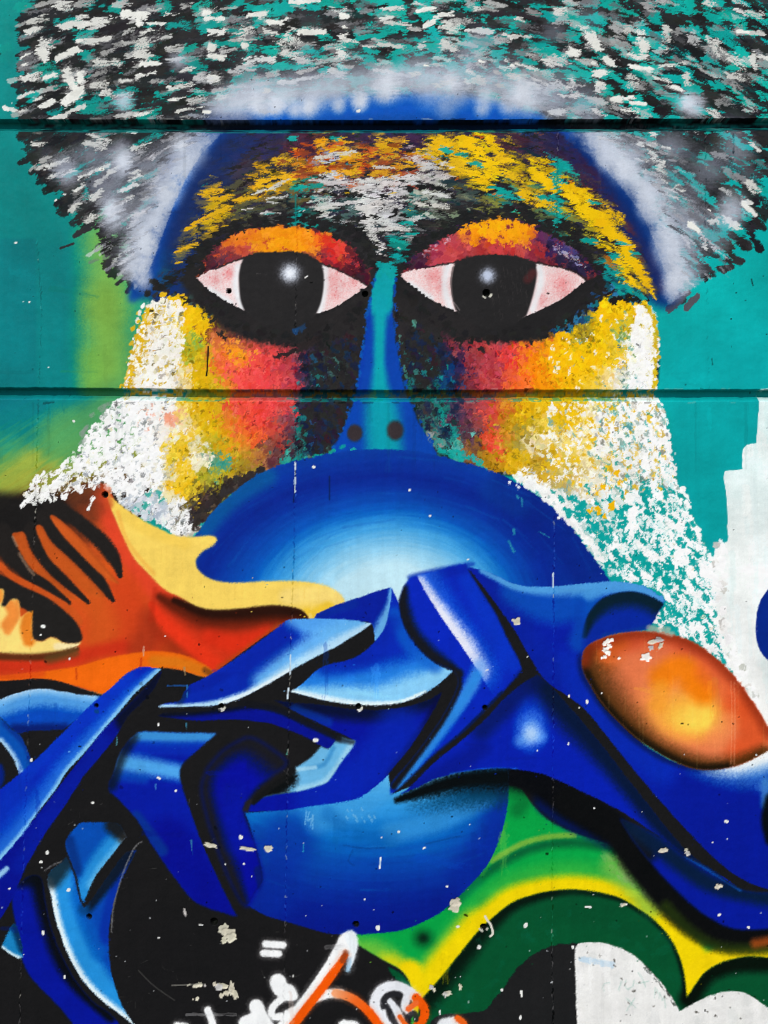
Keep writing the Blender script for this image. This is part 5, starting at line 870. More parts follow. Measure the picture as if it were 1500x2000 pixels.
air([(1400, 1560), (1450, 1640), (1500, 1700)], '#081c90', 60, 60, .7, WM); air([(1110, 1300), (1180, 1410), (1290, 1500)], '#0a2cae', 10, 40, .8, WM)
air([(960, 1150), (1010, 1220), (1070, 1310)], '#0a249a', 10, 40, .7, WM)
air([(1010, 1150), (1080, 1185), (1150, 1165)], '#1650b8', 16, 34, .85, WM, g=.6); air([(1140, 1160), (1150, 1200), (1132, 1250)], '#1150b4', 8, 26, .7, WM)
air([(940, 1113), (997, 1141), (1040, 1149), (1083, 1149), (1133, 1145), (1193, 1140), (1235, 1144), (1290, 1170)], '#56a4e2', 3, 16, .9, WM, g=.5, taper=[.5, .6, .9, 1.2, 1.5, 1.6, 1.4, .8])
air([(1150, 1160), (1190, 1148), (1250, 1150)], '#4a98dc', 4, 16, .8, WM)
air([(1160, 1262), (1136, 1288), (1150, 1335), (1212, 1416), (1300, 1480), (1400, 1504)], '#0c1a48', 3, 12, .7, WM)
air([(1330, 1505), (1400, 1512), (1470, 1500), (1540, 1465)], '#3f86d8', 6, 50, .85, WM, g=.6, taper=[.2, .6, 1.1, 1.3], fade=[0, .6, 1, 1])
air([(1360, 1508), (1420, 1506), (1480, 1485), (1540, 1455)], '#c4dcf0', 4, 32, .95, WM, g=.6, taper=[.2, .6, 1, 1.2], fade=[0, .7, 1, 1])
air([(1395, 1504), (1440, 1497), (1490, 1475), (1530, 1455)], '#f0f5f6', 3, 20, 1, WM, g=.6, taper=[.2, .6, 1, 1.2], fade=[0, .8, 1, 1])
air([(1495, 1530), (1496, 1570)], '#4a90d0', 3, 14, .7, WM)
air([(1506, 1560), (1498, 1600), (1506, 1640)], '#0f1216', 6, 12, 1, WM)
hk = [(1135, 1290, 1), (1136, 1243), (1147, 1203), (1167, 1176), (1193, 1161), (1233, 1155), (1267, 1163), (1296, 1178, 1), (1285, 1194), (1278, 1208), (1266, 1228, 1), (1233, 1234), (1200, 1238), (1167, 1250), (1146, 1268)]
HM = poly(hk, 1.5); fill(HM, '#0a2a9c', pid=p_hook)
air([(1140, 1240), (1150, 1205), (1168, 1178), (1195, 1163), (1233, 1158), (1267, 1166), (1292, 1180)], '#0f2230', 8, 26, 1, HM, g=.6, taper=[.3, .7, 1.1, 1.2, 1.2, 1.2, 1.2]); air([(1180, 1242), (1230, 1234), (1265, 1225)], '#123c8c', 2, 8, .6, HM)
air([(1133, 1180), (1130, 1260)], '#0c40ac', 4, 14, .6, WM)
# star fin
star = [(1050, 1318, 1), (1020, 1335), (983, 1366), (950, 1402), (900, 1447), (850, 1487), (800, 1537), (783, 1550, 1), (817, 1537), (850, 1520), (900, 1508), (933, 1503), (983, 1500), (1033, 1506), (1067, 1514), (1117, 1536), (1200, 1577), (1233, 1597), (1283, 1630), (1333, 1667), (1383, 1693), (1445, 1736, 1), (1400, 1707), (1350, 1670), (1317, 1636), (1267, 1573), (1227, 1523), (1187, 1470), (1150, 1425), (1117, 1386), (1080, 1345)]
SM = blue(star, '#0422aa', p_star)
air([(1060, 1320), (1085, 1360), (1150, 1435), (1227, 1532), (1300, 1625), (1400, 1710)], '#131a2c', 6, 40, .9, SM, g=.6, taper=[1.2, 1.2, .9, .7, .5, .3]); air([(1045, 1325), (1000, 1365), (940, 1425)], '#101a50', 4, 30, .7, SM, g=.5)
air([(940, 1460), (880, 1500), (800, 1545)], '#0a1a80', 4, 26, .6, SM)
blob(1037, 1415, 44, '#2358d8', .8, SM, g=.6, ry=70); air([(990, 1450), (1035, 1450), (1075, 1440)], '#1c4cd0', 1, 30, .7, SM, taper=[.4, 1, .4], fade=[0, 1, 0]); blob(1036, 1424, 42, '#4a8cf0', .9, SM, g=.7, ry=52); air([(1016, 1446), (1037, 1438), (1056, 1438)], '#5a9cf2', 1, 20, .7, SM); blob(1037, 1432, 27, '#b4d4fa', .95, SM, g=.7, ry=32)
air([(880, 1512), (950, 1502), (1010, 1503)], '#3a8ad8', 1, 4, .5, SM)
# lower strip
st = [(1210, 1598, 1), (1233, 1635), (1267, 1680), (1317, 1735), (1367, 1780), (1400, 1801), (1430, 1813), (1465, 1816), (1520, 1812, 1), (1520, 1745, 1), (1445, 1737), (1383, 1697), (1333, 1670), (1283, 1633)]
TM = blue(st, '#061e98', p_strip, 3); air([(1205, 1590), (1235, 1632), (1262, 1665)], '#1a181c', 6, 26, .95, TM); air([(1230, 1612), (1283, 1650), (1340, 1695), (1400, 1730), (1510, 1755)], '#14203a', 4, 26, .95, TM, g=.5); air([(1340, 1672), (1390, 1702), (1445, 1737)], '#1a5cb8', 1.5, 4, .8, TM)
# body
body = [(535, 1367, 1), (567, 1372), (620, 1376), (700, 1386), (770, 1384), (830, 1370), (862, 1352, 1), (850, 1380), (833, 1410), (800, 1460), (760, 1508), (757, 1514), (740, 1530), (717, 1548), (693, 1561), (650, 1569), (600, 1575), (560, 1582), (477, 1586, 1), (478, 1574), (495, 1561), (533, 1552), (583, 1545), (633, 1530), (647, 1517), (667, 1487), (694, 1447, 1), (667, 1433), (633, 1417), (583, 1393)]
BD = blue(body, '#04189a', p_body)
air([(540, 1368), (620, 1380), (700, 1390), (780, 1386), (860, 1356)], '#10152c', 4, 28, .9, BD, g=.5); air([(862, 1352), (833, 1410), (760, 1510)], '#0a1240', 2, 12, .8, BD); air([(575, 1385), (640, 1410)], '#0c3aa0', 3, 12, .6, BD)
air([(620, 1560), (720, 1500), (780, 1420)], '#0828b0', 18, 50, .8, BD)
bev = [(660, 1437, 1), (680, 1444), (694, 1447, 1), (687, 1461), (667, 1487), (647, 1517), (633, 1530), (583, 1545), (533, 1552), (497, 1562, 1), (530, 1535), (557, 1517), (573, 1502, 1), (607, 1479), (627, 1457, 1), (643, 1461)]
VM = poly(bev, 1); fill(VM, '#6ab4e2', pid=p_bevel); air([(690, 1452), (640, 1525), (585, 1543)], '#9fd2ec', 3, 12, .9, VM, g=.7); air([(650, 1460), (632, 1492), (600, 1500)], '#3c8cc8', 1, 7, .8, VM)
air([(575, 1503), (615, 1498)], '#a5d6ee', 1.5, 5, .8, VM); air([(490, 1572), (530, 1543), (566, 1520)], '#161516', 10, 30, 1, VM, g=1.6, taper=[.8, 1, .6]); air([(660, 1442), (690, 1446)], '#2a3440', 3, 9, .9, VM, g=.6); air([(494, 1566), (530, 1536), (557, 1518), (572, 1504)], '#1c1a1b', 3, 5, 1)
thin = [(308, 1398, 1), (330, 1392), (400, 1389), (470, 1380), (520, 1376), (560, 1388), (600, 1409), (640, 1430), (656, 1443, 1), (643, 1461), (627, 1456), (600, 1441), (560, 1424), (520, 1411), (450, 1405), (380, 1407)]
NM = blue(thin, '#08178a', p_body); air([(310, 1392), (400, 1385), (520, 1372), (600, 1402)], '#12121c', 3, 14, .9, NM)
air([(470, 1372), (540, 1385), (600, 1412), (660, 1440)], '#1c1a1e', 4, 6, .9)
# black stroke above the bevel and dark arm2
arm2 = [(405, 1500, 1), (430, 1470), (460, 1450), (490, 1440), (530, 1462), (560, 1490), (530, 1515), (500, 1540), (476, 1575), (479, 1600), (497, 1643), (507, 1680), (513, 1718), (500, 1745), (485, 1772, 1), (470, 1760), (445, 1712), (425, 1660), (405, 1600), (393, 1540)]
A2 = blue(arm2, '#06149a', p_arm2, 7)
air([(560, 1490), (500, 1445), (450, 1450), (405, 1495), (393, 1540), (405, 1600), (425, 1660), (470, 1760)], '#201d1f', 6, 40, .97, A2, g=.5, taper=[1.5, 1.5, 1.1, .8, .8, .9, .8, .5]); air([(455, 1560), (470, 1640)], '#0a1c9c', 12, 34, .6, A2)
air([(505, 1700), (512, 1730)], '#08205e', 6, 8, .7, A2)
fill(poly([(473, 1584, 1), (480, 1566), (492, 1560, 1), (492, 1565), (484, 1586, 1)], 1), '#2a2422', .95)
# stepped arm
arm = [(262, 1437), (273, 1430), (300, 1429), (367, 1431), (422, 1432, 1), (393, 1458), (356, 1492), (350, 1513, 1), (357, 1540), (373, 1587), (387, 1627), (410, 1683), (440, 1747), (462, 1790, 1), (433, 1781), (390, 1766), (367, 1747), (333, 1703), (293, 1643), (267, 1600), (233, 1563), (212, 1540), (222, 1508), (232, 1477), (248, 1450)]
RMk = blue(arm, '#051e9e', p_arm, 1.5)
air([(265, 1434), (330, 1438), (420, 1436)], '#3f94d8', 3, 24, .95, RMk, g=.5); air([(270, 1460), (400, 1462)], '#0a30b4', 6, 14, .7, RMk)
air([(228, 1487), (280, 1495), (350, 1508)], '#4fa4e8', 4, 25, .98, RMk, g=.5, taper=[1.1, 1, .9]); air([(232, 1515), (280, 1520)], '#1454b8', 3, 14, .5, RMk)
air([(255, 1440), (232, 1477), (215, 1530)], '#181a22', 5, 18, .8, RMk, g=.7); air([(330, 1640), (400, 1730), (440, 1775)], '#08128a', 24, 40, .8, RMk); air([(265, 1595), (300, 1640), (315, 1660)], '#12358e', 6, 12, .8, RMk)
air([(430, 1428), (396, 1458), (360, 1490), (352, 1516), (362, 1555), (380, 1607), (400, 1660), (440, 1745), (466, 1796)], '#201d1e', 11, 3, 1, side=1)
# hump and ring at the far left
hp = [(-20, 1372, 1), (0, 1366), (27, 1355), (60, 1347), (87, 1345), (117, 1350), (160, 1357), (200, 1359, 1), (183, 1371), (160, 1395), (124, 1424, 1), (83, 1426), (57, 1427), (37, 1431), (20, 1420), (0, 1400), (-20, 1395, 1)]
PM = blue(hp, '#0a48b8', p_hump); air([(-5, 1372), (30, 1358), (62, 1350), (90, 1348), (120, 1353), (180, 1362)], '#e8f3fa', 3, 11, 1, PM, g=.6); air([(-10, 1384), (60, 1364), (100, 1362), (180, 1374)], '#5aa6e6', 5, 24, .85, PM, g=.7); air([(30, 1425), (124, 1424)], '#0a1a60', 4, 16, .85, PM, g=.5)
lb = [(-20, 1400, 1), (0, 1402), (20, 1422), (37, 1434), (50, 1457), (62, 1485), (60, 1495), (37, 1513, 1), (27, 1483), (13, 1463), (-2, 1447), (-20, 1440, 1)]
LM = blue(lb, '#0f4fae', p_ring); air([(0, 1447), (14, 1464), (28, 1486), (38, 1512)], '#a8d0ee', 2, 10, .95, LM, g=.6); air([(10, 1412), (50, 1455), (62, 1487)], '#0a2a80', 2, 10, .7, LM)
fill(poly([(-20, 1490, 1), (2, 1492), (8, 1520), (-2, 1541), (-20, 1545, 1)], 3), '#0a2280', .9)
# diagonal bar and its side
sd = [(316, 1310, 1), (300, 1345), (270, 1378), (247, 1402), (227, 1437), (193, 1480), (167, 1510), (143, 1547), (117, 1587), (93, 1620), (67, 1663), (47, 1700), (27, 1748), (0, 1795), (-20, 1810, 1), (-20, 1690, 1), (50, 1620, 1), (200, 1427, 1)]
DM = blue(sd, '#04178a', p_barside); air([(310, 1330), (280, 1370), (245, 1405)], '#161420', 10, 22, .9, DM, g=.5); air([(200, 1450), (150, 1520), (80, 1620), (40, 1690)], '#0a22a0', 6, 22, .6, DM); air([(-5, 1712), (12, 1696)], '#9fd0ee', 2, 6, .9, DM)
bar = [(273, 1303), (247, 1316), (213, 1346), (183, 1371), (133, 1420), (80, 1473), (37, 1512), (0, 1541), (-20, 1556, 1), (-20, 1698, 1), (0, 1679), (20, 1657), (50, 1620), (73, 1587), (107, 1543), (133, 1503), (167, 1467), (200, 1427), (233, 1390), (260, 1357), (293, 1327), (314, 1307, 1), (300, 1304)]
BR = blue(bar, '#0628b2', p_bar)
air([(250, 1320), (190, 1375), (120, 1440), (50, 1510)], '#0b3cc4', 5, 20, .6, BR)
air([(312, 1309), (260, 1358), (200, 1428), (133, 1504), (107, 1544), (50, 1621), (0, 1680)], '#2a74dc', 8, 40, .85, BR, g=.5, taper=[.4, .6, .8, .9, 1, 1.2, 1.2]); air([(312, 1309), (260, 1358), (200, 1428), (133, 1504), (107, 1544), (50, 1621), (-5, 1684)], '#86c6f0', 3, 9, .95, BR, g=.6)
air([(0, 1600), (40, 1545)], '#0a38bc', 10, 30, .5, BR)
# horn, leaf, sail
hn = [(613, 1209, 1), (617, 1199, 1), (660, 1180), (697, 1168), (733, 1155), (762, 1147, 1), (768, 1158), (765, 1190), (757, 1215), (747, 1238), (733, 1252, 1), (728, 1225), (722, 1216), (700, 1213), (667, 1210)]
NH = blue(hn, '#06229c', p_horn); air([(764, 1152), (762, 1180), (752, 1210), (735, 1248)], '#6ab2ea', 3, 14, .95, NH, g=.6, taper=[.5, .9, 1.3, 1.5]); air([(620, 1200), (690, 1178)], '#0b2f98', 3, 12, .6, NH)
lf = [(553, 1216), (567, 1210), (613, 1208), (667, 1209), (700, 1213), (726, 1218, 1), (693, 1240), (660, 1260), (613, 1285), (563, 1312), (533, 1330), (493, 1352), (460, 1367), (433, 1375), (400, 1379), (308, 1381, 1), (320, 1374), (350, 1368), (360, 1350), (370, 1338, 1), (413, 1316), (443, 1297), (483, 1270), (527, 1237)]
LFM = blue(lf, '#062aaa', p_leaf)
air([(575, 1214), (640, 1220), (700, 1216)], '#5aaaf0', 8, 28, .9, LFM, g=.6, taper=[.8, 1.3, 1]); air([(520, 1330), (580, 1285), (640, 1250), (715, 1222)], '#6ab6f2', 10, 34, .92, LFM, g=.6)
air([(310, 1379), (400, 1376), (460, 1363), (500, 1346), (563, 1309), (640, 1268), (722, 1220)], '#b4dcf6', 2, 13, 1, LFM, g=.6, taper=[.4, .6, .9, 1.1, 1.6, 1.7, .9]); air([(430, 1373), (493, 1349), (563, 1309)], '#e4f3fb', 1.5, 5, .9, LFM)
air([(480, 1300), (560, 1238)], '#0824a0', 10, 24, .6, LFM); air([(362, 1348), (350, 1368)], '#1a2a50', 3, 10, .7, LFM); air([(345, 1345), (400, 1335), (450, 1310)], '#08209a', 4, 12, .5, LFM)
sl = [(765, 1148, 1), (777, 1173), (781, 1190), (787, 1217), (803, 1247), (833, 1283), (863, 1303), (884, 1310, 1), (867, 1327), (840, 1347), (810, 1363), (777, 1373), (733, 1377), (683, 1375), (633, 1367), (597, 1358), (566, 1350, 1), (587, 1338), (617, 1310), (640, 1298), (683, 1288), (710, 1273), (737, 1247), (753, 1220), (762, 1180)]
SLM = blue(sl, '#062cb4', p_sail)
air([(600, 1342), (700, 1338), (790, 1320), (850, 1300)], '#2a84e2', 10, 42, .92, SLM, g=.6); air([(570, 1352), (640, 1360), (740, 1363), (820, 1340), (876, 1312)], '#8acdf4', 8, 28, .96, SLM, g=.6, taper=[.5, 1, 1.1, 1.3, .8])
air([(568, 1351), (633, 1365), (700, 1374), (777, 1371), (830, 1350)], '#e2f3fa', 2, 9, .95, SLM, g=.6, taper=[1, 1.2, 1, .7, .4]); air([(770, 1200), (800, 1262), (850, 1300)], '#1a60c8', 4, 20, .7, SLM); air([(640, 1303), (720, 1285), (765, 1215)], '#0826a6', 4, 24, .6, SLM)
# bolt
bt = [(800, 1128, 1), (815, 1123), (850, 1115), (890, 1104), (912, 1101, 1), (913, 1112), (943, 1160), (967, 1197), (990, 1247), (1010, 1283), (1019, 1307, 1), (1005, 1325), (983, 1350), (950, 1385), (900, 1433), (850, 1472), (813, 1507), (777, 1541), (763, 1553, 1), (764, 1530), (800, 1487), (833, 1445), (867, 1395), (890, 1350), (894, 1325), (883, 1309), (840, 1287), (803, 1248), (786, 1215), (779, 1182), (786, 1150)]
fill(poly([(796, 1132, 1), (806, 1120), (912, 1098), (918, 1108), (820, 1130)], 4), '#0a2ca8', .7)
TBM = blue(bt, '#0428b6', p_bolt, 1.2)
air([(915, 1130), (960, 1215), (1000, 1290)], '#0b38c4', 8, 26, .7, TBM); air([(840, 1118), (905, 1108)], '#0a24a4', 6, 14, .7, TBM)
air([(818, 1130), (838, 1165), (870, 1215), (903, 1262), (934, 1312)], '#2a66e0', 6, 54, .9, TBM, side=1, g=.6)
air([(820, 1136), (838, 1168), (870, 1217), (903, 1264), (932, 1308)], '#e4e6f8', 8, 30, 1, TBM, side=1, g=.8, taper=[.5, .7, .9, 1, .9], fade=[.75, .95, 1, 1, .8])
air([(936, 1300), (922, 1335), (895, 1380), (880, 1405)], '#5a9cf0', 4, 18, .75, TBM, g=.6, taper=[1, 1, .8, .5], fade=[.7, 1, 1, .5])
air([(930, 1318), (910, 1355), (878, 1405), (832, 1468), (778, 1536)], '#2f86de', 3, 14, .95, TBM, g=.6, taper=[1, 1.1, 1, .8, .6])
air([(783, 1150), (781, 1185), (788, 1215), (806, 1248), (842, 1285), (893, 1315)], '#1c1b22', 8, 20, 1, TBM, g=.6, taper=[.7, 1.1, 1.1, 1.1, 1, .6]); air([(890, 1315), (895, 1340), (867, 1398), (833, 1448), (768, 1535)], '#1e1c20', 2, 9, 1, TBM, g=.5)
air([(912, 1105), (945, 1160), (968, 1195), (1012, 1285)], '#0a1f86', 1, 6, .6, TBM); air([(1016, 1312), (985, 1352), (900, 1438)], '#0a1c70', 1, 8, .7, TBM)
air([(980, 1352), (900, 1432), (850, 1474), (770, 1552)], '#1a1a22', 1, 5, .7, TBM)
# hooks at the lower left
c2 = [(47, 1717), (78, 1713), (88, 1760), (97, 1803), (115, 1855), (145, 1912), (180, 1955), (215, 1980), (240, 2010, 1), (150, 2010, 1), (110, 1960), (70, 1920), (47, 1885), (40, 1850), (30, 1800), (24, 1755)]
C2 = blue(c2, '#061a96', p_cres2, 1.2); air([(78, 1713), (90, 1765), (115, 1855), (150, 1920), (215, 1985)], '#15131a', 8, 26, 1, C2, g=.6, taper=[1, 1, .9, .7, .5]); air([(40, 1715), (75, 1712)], '#141318', 6, 22, .9, C2)
tr = [(1, 1848, 1), (8, 1838), (27, 1803), (42, 1840), (44, 1870, 1), (34, 1871), (15, 1860)]
T2 = blue(tr, '#1f7fbc', p_tip); air([(2, 1850), (18, 1862), (38, 1872)], '#d8ecf4', 1.5, 6, .95, T2); air([(30, 1806), (45, 1850)], '#0c2a50', 5, 12, .9, T2)
cr = [(93, 1722), (98, 1703), (117, 1687), (130, 1673, 1), (143, 1707), (155, 1755), (163, 1773, 1), (177, 1760), (200, 1727), (233, 1680), (250, 1664), (266, 1660, 1), (253, 1687), (233, 1727), (217, 1783), (212, 1820), (213, 1873), (223, 1923), (240, 1967), (263, 2003, 1), (240, 1985), (207, 1960), (177, 1933), (150, 1897), (127, 1850), (110, 1800), (100, 1753)]
CRM = blue(cr, '#0c46ac', p_cres)
air([(115, 1710), (125, 1780), (150, 1850), (185, 1910), (245, 1985)], '#2a94dc', 14, 26, .9, CRM, g=.6); air([(94, 1722), (101, 1755), (111, 1802), (128, 1852), (151, 1898), (178, 1934), (210, 1962), (260, 2002)], '#e0f0f8', 3, 13, 1, CRM, g=.6); air([(100, 1715), (125, 1680)], '#1c2a34', 10, 20, .9, CRM, g=.6)
air([(262, 1664), (230, 1725), (212, 1790), (205, 1830)], '#0a2c9c', 7, 14, .8, CRM); air([(165, 1775), (195, 1738), (250, 1668)], '#181a22', 6, 14, .9, CRM, g=.6); air([(150, 1750), (165, 1800), (190, 1860)], '#0e5cb8', 6, 18, .6, CRM)
tt_ = [(153, 1609, 1), (167, 1606), (217, 1606), (235, 1612, 1), (246, 1634, 1), (233, 1650), (207, 1683), (187, 1710), (173, 1737), (163, 1765, 1), (157, 1747), (150, 1713), (140, 1687), (128, 1645)]
TT = blue(tt_, '#0b4cae', p_tri); air([(245, 1632), (225, 1662), (200, 1692), (178, 1728)], '#e2f2f8', 3, 13, 1, TT, g=.6); air([(220, 1650), (190, 1690), (165, 1740)], '#2f98dc', 8, 22, .8, TT, g=.6); air([(220, 1612), (245, 1632)], '#201e1e', 6, 20, .95, TT, g=.7); air([(135, 1640), (150, 1700)], '#0a2a70', 3, 14, .7, TT)
air([(276, 1643), (262, 1655), (245, 1690), (233, 1725), (220, 1775), (217, 1820)], '#8a8a8c', .8, 1, .6, g=1); air([(86, 1700), (100, 1690), (118, 1682)], '#8a8a8c', .7, 1, .6, g=1)
fill(poly([(320, 1384, 1), (380, 1384), (520, 1374), (520, 1378), (400, 1392), (320, 1398, 1)], 4), '#1c1a20', .6)

# ---- 15 egg ----------------------------------------------------------------------------------
eg = [(1137, 1285), (1146, 1263), (1173, 1248), (1207, 1238), (1250, 1233), (1293, 1235), (1333, 1245), (1367, 1262), (1400, 1287), (1433, 1320), (1460, 1357), (1483, 1390), (1498, 1417), (1506, 1430, 1), (1506, 1462, 1), (1487, 1473), (1460, 1487), (1427, 1498), (1383, 1503), (1347, 1498), (1300, 1478), (1253, 1448), (1213, 1413), (1180, 1377), (1153, 1337), (1139, 1310)]
EM = poly(eg, 1.6)
fill(EM, '#e6794e', pid=p_egg)
air([(1180, 1262), (1250, 1248), (1330, 1258), (1400, 1300), (1455, 1370)], '#cc4a2a', 2, 46, .8, EM); air([(1200, 1250), (1170, 1262), (1190, 1290)], '#c85a1c', 8, 36, .7, EM)
air([(1225, 1320), (1260, 1390), (1330, 1450), (1420, 1470)], '#e87a4c', 10, 50, .85, EM); air([(1285, 1280), (1240, 1320)], '#e8774a', 8, 40, .7, EM)
blob(1335, 1380, 150, '#f08c50', .8, EM, ry=120); blob(1340, 1385, 126, '#f59a3c', .9, EM, ry=92, core=.1); blob(1350, 1398, 104, '#fdb942', .95, EM, ry=64, core=.2); blob(1362, 1404, 70, '#ffce50', .95, EM, ry=38, core=.25)
air([(1292, 1322), (1325, 1303), (1358, 1322), (1372, 1350)], '#f07c0c', 8, 32, .85, EM); air([(1345, 1335), (1380, 1345)], '#ee7a10', 6, 24, .7, EM); air([(1290, 1345), (1284, 1375)], '#f8a030', 4, 26, .7, EM)
air([(1440, 1380), (1470, 1430), (1450, 1470)], '#d84c20', 12, 40, .75, EM); air([(1400, 1440), (1420, 1410)], '#ee8850', 8, 26, .6, EM); air([(1380, 1310), (1430, 1360)], '#e05a30', 8, 30, .5, EM)
air([(1145, 1270), (1141, 1300), (1160, 1345), (1190, 1388), (1253, 1444), (1310, 1478), (1380, 1500), (1440, 1494), (1490, 1470)], '#40280f', 3, 64, .9, EM, g=.5, taper=[.5, 1.2, 1.25, .95, .68, .62, .58, .55, .4]); air([(1141, 1310), (1180, 1375), (1253, 1446), (1347, 1496), (1420, 1498)], '#17130f', 2, 14, .8, EM)
air([(1140, 1290), (1160, 1256), (1240, 1236), (1310, 1240), (1380, 1272), (1440, 1330), (1480, 1390), (1502, 1430)], '#8a2c16', 1, 24, .75, EM)
for x in (1427, 1433): air([(x, 1330), (x + 2, 1400), (x, 1492)], '#f0a078', .5, 1, .4, EM)
for _ in range(40): x, y = inside(eg, 1)[0]; dab(x, y, RS.uniform(15, 40), RS.uniform(.6, 1.4), 90, ['#ffd880', '#c85a20'][RS.randint(2)], .1, .4, .5, EM, 0)
air([(1268, 1226), (1290, 1229), (1310, 1236)], '#b8b4a4', 3, 7, .7)

# ---- 16 tag ---------------------------------------------------------------------------------
def spray(P, col, w, s=4, lbl='white spray stroke', **k):
    pid = part('tag_stroke', p_tag, lbl)
    r = dist(P, w + 2, True)
    if r is not None:
        x0, y0, D, _, _ = r; LB[y0:y0+D.shape[0], x0:x0+D.shape[1]][D < w] = pid
    air(P, col, w, s + 7, .16, g=1.6); air(P, col, w - 1, s, 1, g=.7, **k)
WH = '#f2f3f4'
spray([(518, 1843), (552, 1845)], WH, 6); spray([(514, 1861), (543, 1862)], WH, 6)
spray([(542, 1917), (548, 1930), (562, 1938)], WH, 15); spray([(565, 1935), (572, 1945)], WH, 8)
spray([(556, 1946), (537, 1960), (529, 1975), (534, 1985), (552, 1983), (572, 1972)], WH, 6)
spray([(500, 1965), (508, 1985), (520, 2005)], WH, 13); spray([(480, 1998), (500, 1990)], WH, 14); spray([(405, 1972), (412, 1990), (418, 2010)], WH, 6)
spray([(676, 1836), (655, 1872), (615, 1930), (580, 1975), (548, 2010)], WH, 12, taper=[1.2, 1, .9, .9, 1])
spray([(684, 1828), (689, 1845), (686, 1870), (680, 1892)], '#e9f0f5', 5, taper=[2, 1.5, 1, .5]); air([(682, 1872), (679, 1894)], '#9cc4e0', 3, 3, .8)
spray([(612, 1950), (640, 1940), (665, 1940)], WH, 8)
spray([(735, 1978), (731, 1955), (745, 1932), (770, 1925), (795, 1934), (812, 1948)], '#e6e8ee', 9); spray([(742, 1965), (748, 1990), (760, 2008)], '#e6e8ee', 8); spray([(758, 1955), (775, 1975), (785, 2005)], '#e2e4ea', 7); spray([(795, 1945), (790, 1965), (800, 1975)], '#e2e4ea', 7)
air([(748, 1965), (752, 1948), (768, 1940), (780, 1942)], '#2a282c', 4, 4, .95); air([(752, 1960), (762, 1975)], '#2a282c', 3, 3, .9); air([(770, 1950), (776, 1962)], '#3a383c', 1, 2, .8); air([(765, 1985), (775, 2002)], '#3a383c', 3, 3, .8)
spray([(673, 1866), (655, 1893), (620, 1940), (590, 1978), (566, 2010)], '#f0580f', 8, 3, 'orange spray stroke', taper=[.7, 1, 1, 1, 1]); air([(674, 1860), (668, 1876)], '#8a3a1c', 3, 5, .8)
spray([(655, 1939), (685, 1948), (712, 1968), (730, 1988), (745, 2010)], ['#f0a070', '#f06a28', '#f0580f', '#f0580f'], 8, 3, 'orange spray stroke'); spray([(812, 1948), (826, 1965), (828, 1985), (812, 2005)], '#f0580f', 8, 3, 'orange spray stroke'); spray([(797, 1970), (812, 1958)], '#ee6a30', 5, 3, 'orange spray stroke'); spray([(780, 1985), (792, 2002)], '#ee6420', 4, 3, 'orange spray stroke')
air([(797, 1985), (808, 1978), (812, 1990)], '#2a282c', 4, 3, .9)
spray([(868, 2003), (885, 2000)], '#e8eaee', 14); spray([(893, 1988), (905, 1998), (908, 2010)], '#ee6420', 6, 3, 'orange spray stroke'); spray([(690, 2006), (672, 2004)], WH, 12); spray([(345, 2002), (362, 2004)], WH, 6)

# the brush drags: every touch of hair, brow, cheek and beard ends in bristle marks, not in clean edges
br = norm01(fbm(H, W, 3, 501, 2, ay=.7, ax=11)) - .5; b2 = norm01(fbm(H, W, 5, 511, 2)) - .5; b3 = norm01(fbm(H, W, 5, 521, 2)) - .5
k1 = blur(((LB == p_hair) | (LB == p_face)).astype(np.float32), 6); k2 = blur(np.isin(LB, [p_cheekL, p_cheekR, p_beardL, p_beardR, p_lidL, p_lidR]).astype(np.float32), 4)
th = np.radians(np.interp(X[0], [0, 500, 800, 1100, 1500], [-22, -8, 3, 14, 30])).astype(np.float32)[None, :]
kk = np.where(LB == p_hair, 11, 17).astype(np.float32)
dx_ = k1 * br * kk * np.cos(th) + k2 * b2 * 7 + k1 * b2 * 2.5; dy_ = k1 * br * kk * np.sin(th) + k2 * b3 * 7 + k1 * b3 * 2.5
jx = np.clip(X + dx_ + (k1 + k2) * RS.standard_normal((H, W)) * .5, 0, W - 1).astype(int); jy = np.clip(Y + dy_, 0, H - 1).astype(int)
CV[:] = CV[jy, jx]
for t in WD.split():                                                             # the fully loaded whites stay round and solid on top
    x, y, l, w, a, d = map(float, t.split(','))
    if d <= .05: g = RS.uniform(.87, .94); dab(x, y, l * .92, max(w * .8, 2), a, (g, g, g - .025), .98, d * .8, .75, hgt=.3, edge=.3)
for t in MIST.split():
    x, y, r, o = map(float, t.split(','))
    if r and o > .7 and y > 180: blob(x, y, r * 1.2, '#c9d0de', o * .45, g=.5, ry=r * 1.5)
# overspray: the sprayed coats scatter a little at every edge
sel = (LB == p_lip) | ((Y > 1050) & (LB != p_beardR) & (LB != p_beardL) & (LB != p_white)) | (LB == p_nose) | (LB == p_band)
amt = blur(sel.astype(np.float32), 3) * (.5 + .9 * N2)
jx = np.clip(X + RS.standard_normal((H, W)) * amt, 0, W - 1).astype(int); jy = np.clip(Y + RS.standard_normal((H, W)) * amt, 0, H - 1).astype(int)
CV[:] = .4 * CV + .6 * CV[jy, jx]
for _ in range(900):                                                             # single spray dots flung past the edges
    x, y = RS.uniform(0, W), RS.uniform(1080, H)
    a_ = RS.uniform(0, 6.3); q = RS.uniform(6, 26); sx, sy = int(np.clip(x + math.cos(a_) * q, 0, W - 1)), int(np.clip(y + math.sin(a_) * q, 0, H - 1))
    if LB[sy, sx] not in (p_beardR, p_white): dab(x, y, RS.uniform(.7, 1.6), RS.uniform(.6, 1.2), 0, CV[sy, sx].copy(), RS.uniform(.4, .9), 0, .6, None, .1)
